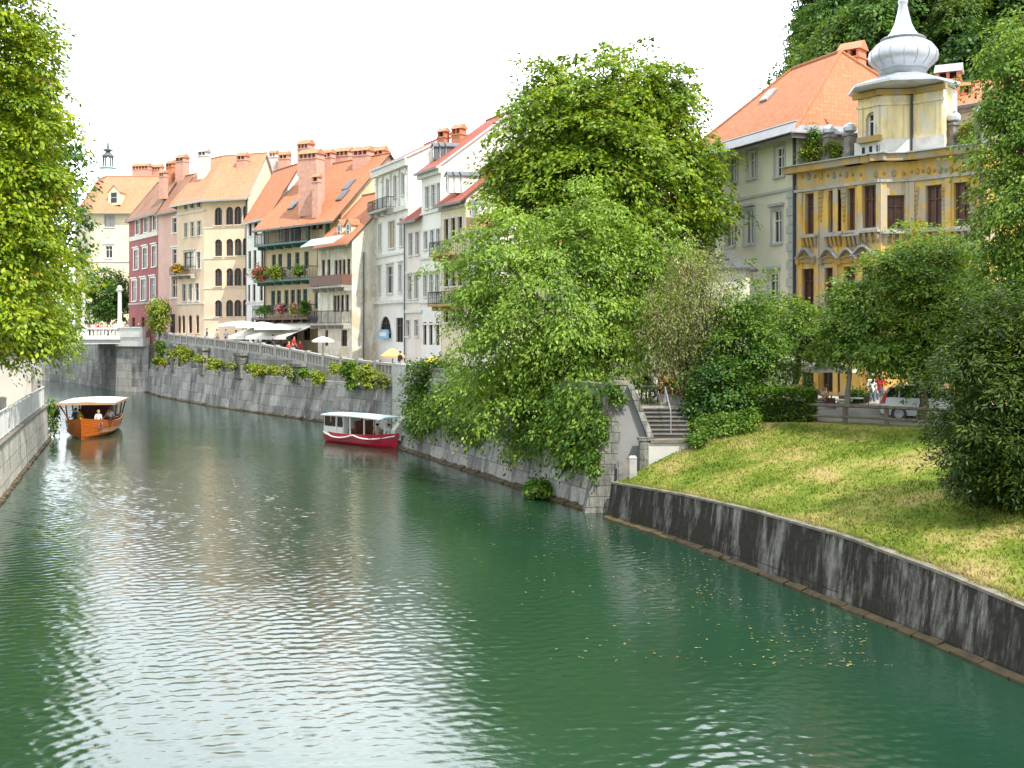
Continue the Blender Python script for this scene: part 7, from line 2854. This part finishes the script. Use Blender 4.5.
def street_at(x, off):
    """point on the quay street, off metres behind the upper wall, in the picture column x"""
    ln = [(a[0], a[1]) for a in offset_line(FAR, 1.0 + off)]
    k = (x - 512) / FPX
    for a, b in zip(ln, ln[1:]):
        d = (b[0] - a[0], b[1] - a[1])
        f = (k * a[1] - a[0]) / (d[0] - k * d[1])
        if 0 <= f <= 1:
            y = a[1] + d[1] * f
            return Vector((a[0] + d[0] * f, y, street_z(y)))
    return None


for (x, off, c_, ps, lab) in ((166, 1.0, 'white', 'walk', 'walker in a white shirt in front of the pink house door'), (207, 1.6, 'navy', 'walk', 'walker in navy by the peach house'), (217, 1.4, 'beige', 'walk', 'walker in beige beside the navy walker'), (400, .8, 'black', 'stand', 'person in black beside the orange parasol'), (226, 2.0, 'grey', 'stand', 'person in grey left of the white parasols')):
    q = street_at(x, off)
    if q is None:
        q = Vector((PX(x, 88), 88, 4.1))
    person(lab, q, rp_.uniform(-90, 90), ps, c_, 'jeans', 'hair_dark')


# ---------------------------------------------------------------- cafe furniture
def chair_proto():
    r = thing('cafe_chair', 'dark cafe chair on the quay terrace', 'chair', (0, 0, 0), 'cafe chairs')
    m2 = MB()
    m2.box(-.2, -.2, .43, .2, .2, .47)
    m2.build('seat', M['frame_brown'], r, world=False)
    m2 = MB()
    m2.hexa([(-.2, .17, .62), (.2, .17, .62), (.2, .2, .62), (-.2, .2, .62), (-.2, .22, .88), (.2, .22, .88), (.2, .25, .88), (-.2, .25, .88)])
    m2.build('backrest', M['frame_brown'], r, world=False)
    for x in (-.18, .18):
        for y in (-.18, .18):
            m2 = MB()
            m2.tube([(x, y, 0), (x, y, .43)], .016, 5)
            if y > 0:
                m2.tube([(x, y, .47), (x, .235, .86)], .014, 5)
            m2.build('leg', M['dark_iron'], r, world=False)
    return r


def table_proto():
    r = thing('cafe_table', 'small round cafe table on the quay terrace', 'table', (0, 0, 0), 'cafe tables')
    m2 = MB()
    m2.lathe((0, 0, 0), [(.36, .71), (.38, .72), (.38, .74), (.36, .75)], 16)
    m2.build('table_top', M['stone_pale'], r, world=False)
    m2 = MB()
    m2.lathe((0, 0, 0), [(.22, 0), (.2, .03), (.04, .06), (.03, .7)], 10)
    m2.build('pedestal', M['dark_iron'], r, world=False)
    return r


CH, TB = chair_proto(), table_proto()
CH_used, TB_used = [False], [False]


def put(proto, used, loc, rot, label, group):
    o = proto if not used[0] else copy_tree(proto)
    used[0] = True
    o.location = loc
    o.rotation_euler = (0, 0, rot)
    o['label'] = label
    o['group'] = group
    return o


guests = [(231, 'purple'), (236, 'black'), (240, 'red'), (244, 'white'), (248, 'pink'), (253, 'navy'), (258, 'white'), (263, 'grey'), (268, 'lightblue'), (273, 'black'), (278, 'blue'), (283, 'beige'), (289, 'red'), (294, 'red'), (300, 'red')]
for i, (x, c_) in enumerate(guests):
    q = street_at(x, 1.3 + (i % 3) * .7)
    f = rp_.choice((-60, 60, 110, -110, 20))
    if i % 4 == 1:
        person('cafe guest standing in a %s top under the parasols, %s' % (c_, ordn[i]), q, f, 'stand', c_, 'navy', 'hair_dark', False, 'cafe guests on the far quay')
        continue
    person('cafe guest seated in a %s top under the parasols, %s' % (c_, ordn[i]), q, f, 'sit', c_, 'jeans', rp_.choice(('hair_dark', 'hair_brown', 'hair_fair')), rp_.random() < .5, 'cafe guests on the far quay')
    put(CH, CH_used, q + Vector((0, 0, .004)), math.radians(f), 'dark cafe chair under a guest by the quay parapet below the white awnings', 'cafe chairs on the far quay')
    if i % 3 == 0:
        put(TB, TB_used, q + Vector((math.sin(math.radians(f)) * .75, -math.cos(math.radians(f)) * .75, .004)), 0, 'small round cafe table by the quay parapet below the white awnings', 'cafe tables on the far quay')


def parasol(name, label, loc, r, h, rise, mat, n=8, square=False, group=None, val=.16):
    o = thing(name, label, 'parasol', loc, group)
    x, y, z = loc
    m2 = MB()
    m2.tube([(x, y, z), (x, y, z + h)], .035, 8)
    m2.build('pole', M['frame_brown'], o)
    m2 = MB()
    nn = 4 if square else n
    a0 = math.pi / 4 if square else 0
    rim = [Vector((x + r * math.cos(a0 + 2 * math.pi * k / nn), y + r * math.sin(a0 + 2 * math.pi * k / nn), z + h - rise)) for k in range(nn)]
    top = Vector((x, y, z + h))
    for k in range(nn):
        a, b = rim[k], rim[(k + 1) % nn]
        mid = (a + b) / 2
        # cloth sags a little between the ribs
        ma, mb_, mm = a.lerp(top, .5) + Vector((0, 0, .05)), b.lerp(top, .5) + Vector((0, 0, .05)), mid.lerp(top, .5)
        m2.face([a, mid, mm, ma])
        m2.face([mid, b, mb_, mm])
        m2.face([ma, mm, top])
        m2.face([mm, mb_, top])
        dn_ = Vector((0, 0, -val))
        m2.face([a + dn_, mid + dn_ * .9, mid, a])
        m2.face([mid + dn_ * .9, b + dn_, b, mid])
    m2.build('canopy', mat, o)
    m2 = MB()
    for k in range(nn):
        m2.tube([rim[k] - Vector((0, 0, .02)), top - Vector((0, 0, .06))], .012, 4)
    m2.build('ribs', M['frame_brown'], o)
    m2 = MB()
    m2.lathe(loc, [(.3, 0), (.3, .06), (.06, .1)], 12)
    m2.build('base', M['stone_trim'], o)
    return o


for i, (x, off, lab) in enumerate(((243, 2.6, 'white square parasol left of the gallery house awning'), (262, 2.4, 'white square parasol in the middle below the narrow white house'), (281, 2.4, 'white square parasol nearest the gallery house awning'))):
    q = street_at(x, off)
    parasol('parasol', lab, tuple(q), 2.9, 2.75, .42, M['canvas'], square=True, group='white parasols on the far quay', val=.2)
q = street_at(323, 1.2)
parasol('parasol', 'small white parasol by the gable house', tuple(q), .95, 2.3, .35, M['canvas'], group=None)
M['orange_canvas'] = plain('orange_canvas', (.68, .37, .16), .8, 0, .06)
parasol('parasol', 'faded orange parasol on the quay corner', (PX(392.5, 86), 86.0, 4.0), .95, 2.05, .62, M['orange_canvas'])
parasol('parasol', 'small bright yellow parasol beside the ivy mound', (PX(432, 79), 79.0, 4.0), .62, 1.55, .4, plain('yellow_canvas', (.72, .58, .06), .8, 0, .06))

# near terrace behind the slope
nt_ = [(776, 51.5, 'grey', 'hair_dark', 'guest in grey behind the clipped hedge'), (785, 50.6, 'lightblue', 'hair_brown', 'guest in pale blue at the dark tree trunk'), (796, 49.5, 'white', 'hair_fair', 'guest in a white shirt by the right end of the hedge'),
       (826, 49.5, 'salmon', 'hair_brown', 'guest in salmon pink under the terrace trees'), (872, 51.5, 'white', 'hair_grey', 'guest in white just left of the parked car'), (880, 53, 'red', 'hair_dark', 'guest in red behind the parked car'),
       (655, 52.5, 'white', 'hair_dark', 'guest in white above the stone stairs'), (664, 54, 'orange', 'hair_brown', 'guest in orange above the stone stairs'), (672, 52.2, 'yellow', 'hair_fair', 'guest in yellow above the stone stairs'), (684, 51.5, 'red', 'hair_dark', 'guest in red above the stone stairs'), (646, 53.5, 'black', 'hair_dark', 'guest in black beside the top of the stone pier')]
for i, (x, Yq, c_, hr, lab) in enumerate(nt_):
    zq = 4.0 if x < 720 else 3.5
    q = Vector((PX(x, Yq), Yq, zq))
    f = (-50, 40, 90, -110, 20, -30, 60, -80, 30, 110, -20)[i]
    ps = 'stand' if i in (4, 5) else 'sit'
    person(lab, q, f, ps, c_, 'jeans', hr, i % 3 == 1)
    if ps == 'sit':
        put(CH, CH_used, q + Vector((0, 0, .004)), math.radians(f), 'dark cafe chair under a guest on the near terrace behind the %s' % ('stairs' if x < 720 else 'hedge and wooden fence'), 'cafe chairs above the stairs' if x < 720 else 'cafe chairs behind the fence')
for k, (x, Yq, zq) in enumerate(((660, 51.2, 4.0), (679, 52.6, 4.0), (650, 50.3, 4.0), (806, 48.6, 3.5), (838, 48.6, 3.5), (858, 49.8, 3.5), (788, 48.9, 3.5))):
    put(TB, TB_used, (PX(x, Yq), Yq, zq), 0, 'small round cafe table on the near terrace %s' % ('above the stairs' if x < 720 else 'behind the wooden fence'), 'cafe tables above the stairs' if x < 720 else 'cafe tables behind the fence')
for k, (x, Yq, zq, a) in enumerate(((652, 51.4, 4.0, .5), (690, 50.6, 4.0, 2), (668, 50.2, 4.0, 3), (812, 47.9, 3.5, 1.2), (832, 47.6, 3.5, 2.6), (846, 48.9, 3.5, .4), (820, 50.3, 3.5, 4), (862, 48.6, 3.5, 5))):
    put(CH, CH_used, (PX(x, Yq), Yq, zq), a, 'empty dark cafe chair on the near terrace %s' % ('above the stairs' if x < 720 else 'behind the wooden fence'), 'empty cafe chairs above the stairs' if x < 720 else 'empty cafe chairs behind the fence')
parasol('parasol', 'wide white parasol between the grey house and the hedge', (PX(783, 54), 54.0, 3.5), 1.5, 2.6, .42, M['canvas'], square=True)
parasol('parasol', 'wide white parasol in front of the villa ground floor', (PX(828, 52.5), 52.5, 3.5), 1.5, 2.35, .4, M['canvas'], square=True)
# flower tubs above the stairs and by the terrace
for i, (x, Yq, zq, lab, mt) in enumerate(((676, 49.0, 3.98, 'trough of red flowers at the head of the stairs', [M['leaf_ivy'], M['flower_red']]), (858, 50.5, 3.5, 'green potted shrub beside the terrace chairs', [M['leaf_dark'], M['leaf_ivy']]), (808, 52.5, 3.5, 'dark potted shrub in front of the villa', [M['leaf_dark'], M['leaf_ivy']]))):
    X = PX(x, Yq)
    o = leaf_clump('potted_plant', lab, 'plant', [((X, Yq, zq + .75), (.75 if i == 0 else .45, .3, .3 if i == 0 else .4))], 90, 14, .12, mt, 130 + i, cl=.15, mshare=.4 if i == 0 else .2, base=(X, Yq, zq))
    m2 = MB()
    if i == 0:
        m2.hexa([(X - .7, Yq - .2, zq), (X + .7, Yq - .2, zq), (X + .7, Yq + .2, zq), (X - .7, Yq + .2, zq), (X - .8, Yq - .25, zq + .5), (X + .8, Yq - .25, zq + .5), (X + .8, Yq + .25, zq + .5), (X - .8, Yq + .25, zq + .5)])
    else:
        m2.lathe((X, Yq, zq), [(.2, 0), (.3, .42), (.33, .44), (.33, .5), (.28, .5)], 12)
    m2.build('pot', M['stone_trim'], o)

# wooden post and rail fence on the crest
fe = thing('post_and_rail_fence', 'dark wooden post and rail fence at the top of the grass slope', 'fence', (11.9, 45.5, 3.5))
FP = [Vector((11.75, 45.75, 3.5)), Vector((13.1, 44.75, 3.5)), Vector((14.4, 43.75, 3.5)), Vector((15.7, 42.6, 3.5)), Vector((16.9, 40.2, 3.5)), Vector((18.0, 37.6, 3.5))]
M['fence_wood'] = bark('weathered_fence_wood', (.16, .125, .09))
for p in FP:
    m2 = MB()
    m2.rbox(p.x, p.y, 3.2, .14, .14, 1.08, .6)
    m2.build('post', M['fence_wood'], fe)
for z_ in (.72, .28):
    m2 = MB()
    for a, b in zip(FP, FP[1:]):
        m2.tube([a + Vector((0, -.08, z_)), b + Vector((0, -.08, z_))], .065 if z_ > .5 else .045, 6)
    m2.build('rail', M['fence_wood'], fe)


# ---------------------------------------------------------------- parked car
def car(label, loc, ang, paint):
    r = thing('parked_car', label, 'car', (0, 0, 0))
    # x forward; stations: x, half width, sill z, belt z
    st_ = [(-1.95, .70, .42, .78), (-1.88, .78, .30, .92), (-1.5, .83, .24, .97), (-.6, .85, .22, .95), (.5, .85, .22, .92), (1.1, .84, .22, .86), (1.6, .80, .26, .76), (1.9, .70, .32, .66), (1.97, .60, .40, .58)]
    mb = MB()
    prev = None
    for x, w, z0, z1 in st_:
        ring = [Vector((x, -w * .92, z0)), Vector((x, -w, (z0 + z1) / 2)), Vector((x, -w * .94, z1)), Vector((x, 0, z1 + .035)), Vector((x, w * .94, z1)), Vector((x, w, (z0 + z1) / 2)), Vector((x, w * .92, z0))]
        if prev:
            for i in range(6):
                mb.face([prev[i], prev[i + 1], ring[i + 1], ring[i]][::-1], 0)
            mb.face([prev[6], prev[0], ring[0], ring[6]][::-1], 1)
        else:
            mb.face(ring, 0)
        prev = ring
    mb.face(prev[::-1], 0)
    body = mb.build('body', [paint, M['dark']], r, world=False, smooth=False)
    # cabin
    cb = MB()
    sec = [(-1.82, .70, .93, -1.55, .56, 1.30), (-1.2, .76, .96, -1.15, .60, 1.43), (-.1, .76, .94, -.1, .60, 1.45), (.45, .76, .92, .15, .58, 1.38), (1.15, .74, .86, .3, .56, 1.33)]
    prev = None
    for xb, wb, zb, xt, wt, zt in sec:
        q = [Vector((xb, -wb, zb)), Vector((xt, -wt, zt)), Vector((xt, wt, zt)), Vector((xb, wb, zb))]
        if prev:
            cb.face([prev[0], q[0], q[1], prev[1]], 0)
            cb.face([prev[1], q[1], q[2], prev[2]], 1)
            cb.face([prev[2], q[2], q[3], prev[3]], 0)
        else:
            cb.face([q[0], q[1], q[2], q[3]][::-1], 0)
        prev = q
    cb.face(prev, 0)
    cb.build('cabin', [M['glass'], paint], r, world=False)
    for sg in (-1, 1):
        for a, b in (((-1.82, .71, .93), (-1.55, .57, 1.30)), ((-.35, .77, .94), (-.35, .61, 1.45)), ((1.15, .75, .86), (.3, .57, 1.33)), ((-1.2, .77, .96), (-1.15, .61, 1.43))):
            pil = MB()
            pil.tube([(a[0], sg * a[1], a[2]), (b[0], sg * b[1], b[2])], .04, 5)
            pil.build('pillar', paint, body, world=False)
    for sg in (-1, 1):
        m2 = MB()
        m2.hexa([(-1.93, sg * .74 - .05, .72), (-1.74, sg * .76 - .05, .70), (-1.74, sg * .76 + .05, .70), (-1.93, sg * .74 + .05, .72), (-1.74, sg * .68 - .05, 1.14), (-1.62, sg * .68 - .05, 1.14), (-1.62, sg * .68 + .05, 1.14), (-1.74, sg * .68 + .05, 1.14)])
        m2.build('tail_light', plain('red_lamp_glass', (.55, .01, .02), .2), r, world=False)
        m2 = MB()
        m2.hexa([(1.6, sg * .66 - .12, .6), (1.93, sg * .55 - .12, .56), (1.93, sg * .55 + .12, .56), (1.6, sg * .66 + .12, .6), (1.5, sg * .68 - .1, .76), (1.8, sg * .56 - .1, .68), (1.8, sg * .56 + .1, .68), (1.5, sg * .68 + .1, .76)])
        m2.build('headlight', M['glass_curtain'], r, world=False)
        for x in (-1.2, 1.25):
            wh = thing('wheel', '', '', (x, sg * .74, .31))
            del wh['label'], wh['category']
            wh.parent = r
            m2 = MB()
            pr_ = [(.19, -.1), (.29, -.1), (.31, -.06), (.31, .06), (.29, .1), (.19, .1)]
            for i in range(len(pr_) - 1):
                for k in range(20):
                    a0, a1 = 2 * math.pi * k / 20, 2 * math.pi * (k + 1) / 20
                    (r0, y0), (r1, y1) = pr_[i], pr_[i + 1]
                    m2.face([(r0 * math.cos(a0), y0, r0 * math.sin(a0)), (r0 * math.cos(a1), y0, r0 * math.sin(a1)), (r1 * math.cos(a1), y1, r1 * math.sin(a1)), (r1 * math.cos(a0), y1, r1 * math.sin(a0))])
            m2.build('tyre', M['dark_iron'], wh, world=False)
            m2 = MB()
            for k in range(20):
                a0, a1 = 2 * math.pi * k / 20, 2 * math.pi * (k + 1) / 20
                m2.face([(0, sg * .06, 0), (.19, sg * .08, 0) if 0 else (.19 * math.cos(a0), sg * .08, .19 * math.sin(a0)), (.19 * math.cos(a1), sg * .08, .19 * math.sin(a1))])
            m2.build('rim', M['zinc'], wh, world=False)
        m2 = MB()
        m2.hexa([(.35, sg * .88 - .06, .92), (.55, sg * .88 - .06, .92), (.55, sg * .88 + .06, .92), (.35, sg * .88 + .06, .92), (.38, sg * .88 - .06, 1.06), (.5, sg * .88 - .06, 1.06), (.5, sg * .88 + .06, 1.06), (.38, sg * .88 + .06, 1.06)])
        m2.build('mirror', paint, r, world=False)
    r.location = loc
    r.rotation_euler = (0, 0, ang)
    return r


M['car_white'] = plain('silver_white_car_paint', (.62, .64, .66), .25, .1, .04)
car('silver white hatchback with tall red tail lights parked behind the fence', (17.1, 46.6, 3.5), -.32, M['car_white'])

# overhead cable, barely visible against the sky
cbm = MB()
pts = [Vector((-40, 66, 24.5)).lerp(Vector((6, 70, 20.0)), i / 20) + Vector((0, 0, -1.6 * math.sin(math.pi * i / 20))) for i in range(21)]
cbm.tube(pts, .008, 4)
tag(cbm.build('overhead_cable', M['zinc']), 'thin cable strung across the sky between the left trees and the chestnut', 'cable')
# aerials on the far roofs
for i, (x, Y, y0, y1, lab) in enumerate(((147, 168, 150, 172, 'thin aerial mast above the far cream house'), (323, 113, 140, 160, 'television aerial behind the gallery house chimneys'), (373.5, 112, 140, 152, 'forked aerial between the chimneys nearest the white houses'))):
    X = PX(x, Y)
    m2 = MB()
    m2.tube([(X, Y, PZ(y1, Y) - 1.5), (X, Y, PZ(y0, Y))], .035, 5)
    for k in range(3):
        m2.tube([(X - .5 + .1 * k, Y, PZ(y0, Y) - .2 - k * .28), (X + .5 - .1 * k, Y, PZ(y0, Y) - .2 - k * .28)], .02, 4)
    tag(m2.build('aerial', M['zinc_dark']), lab, 'aerial')
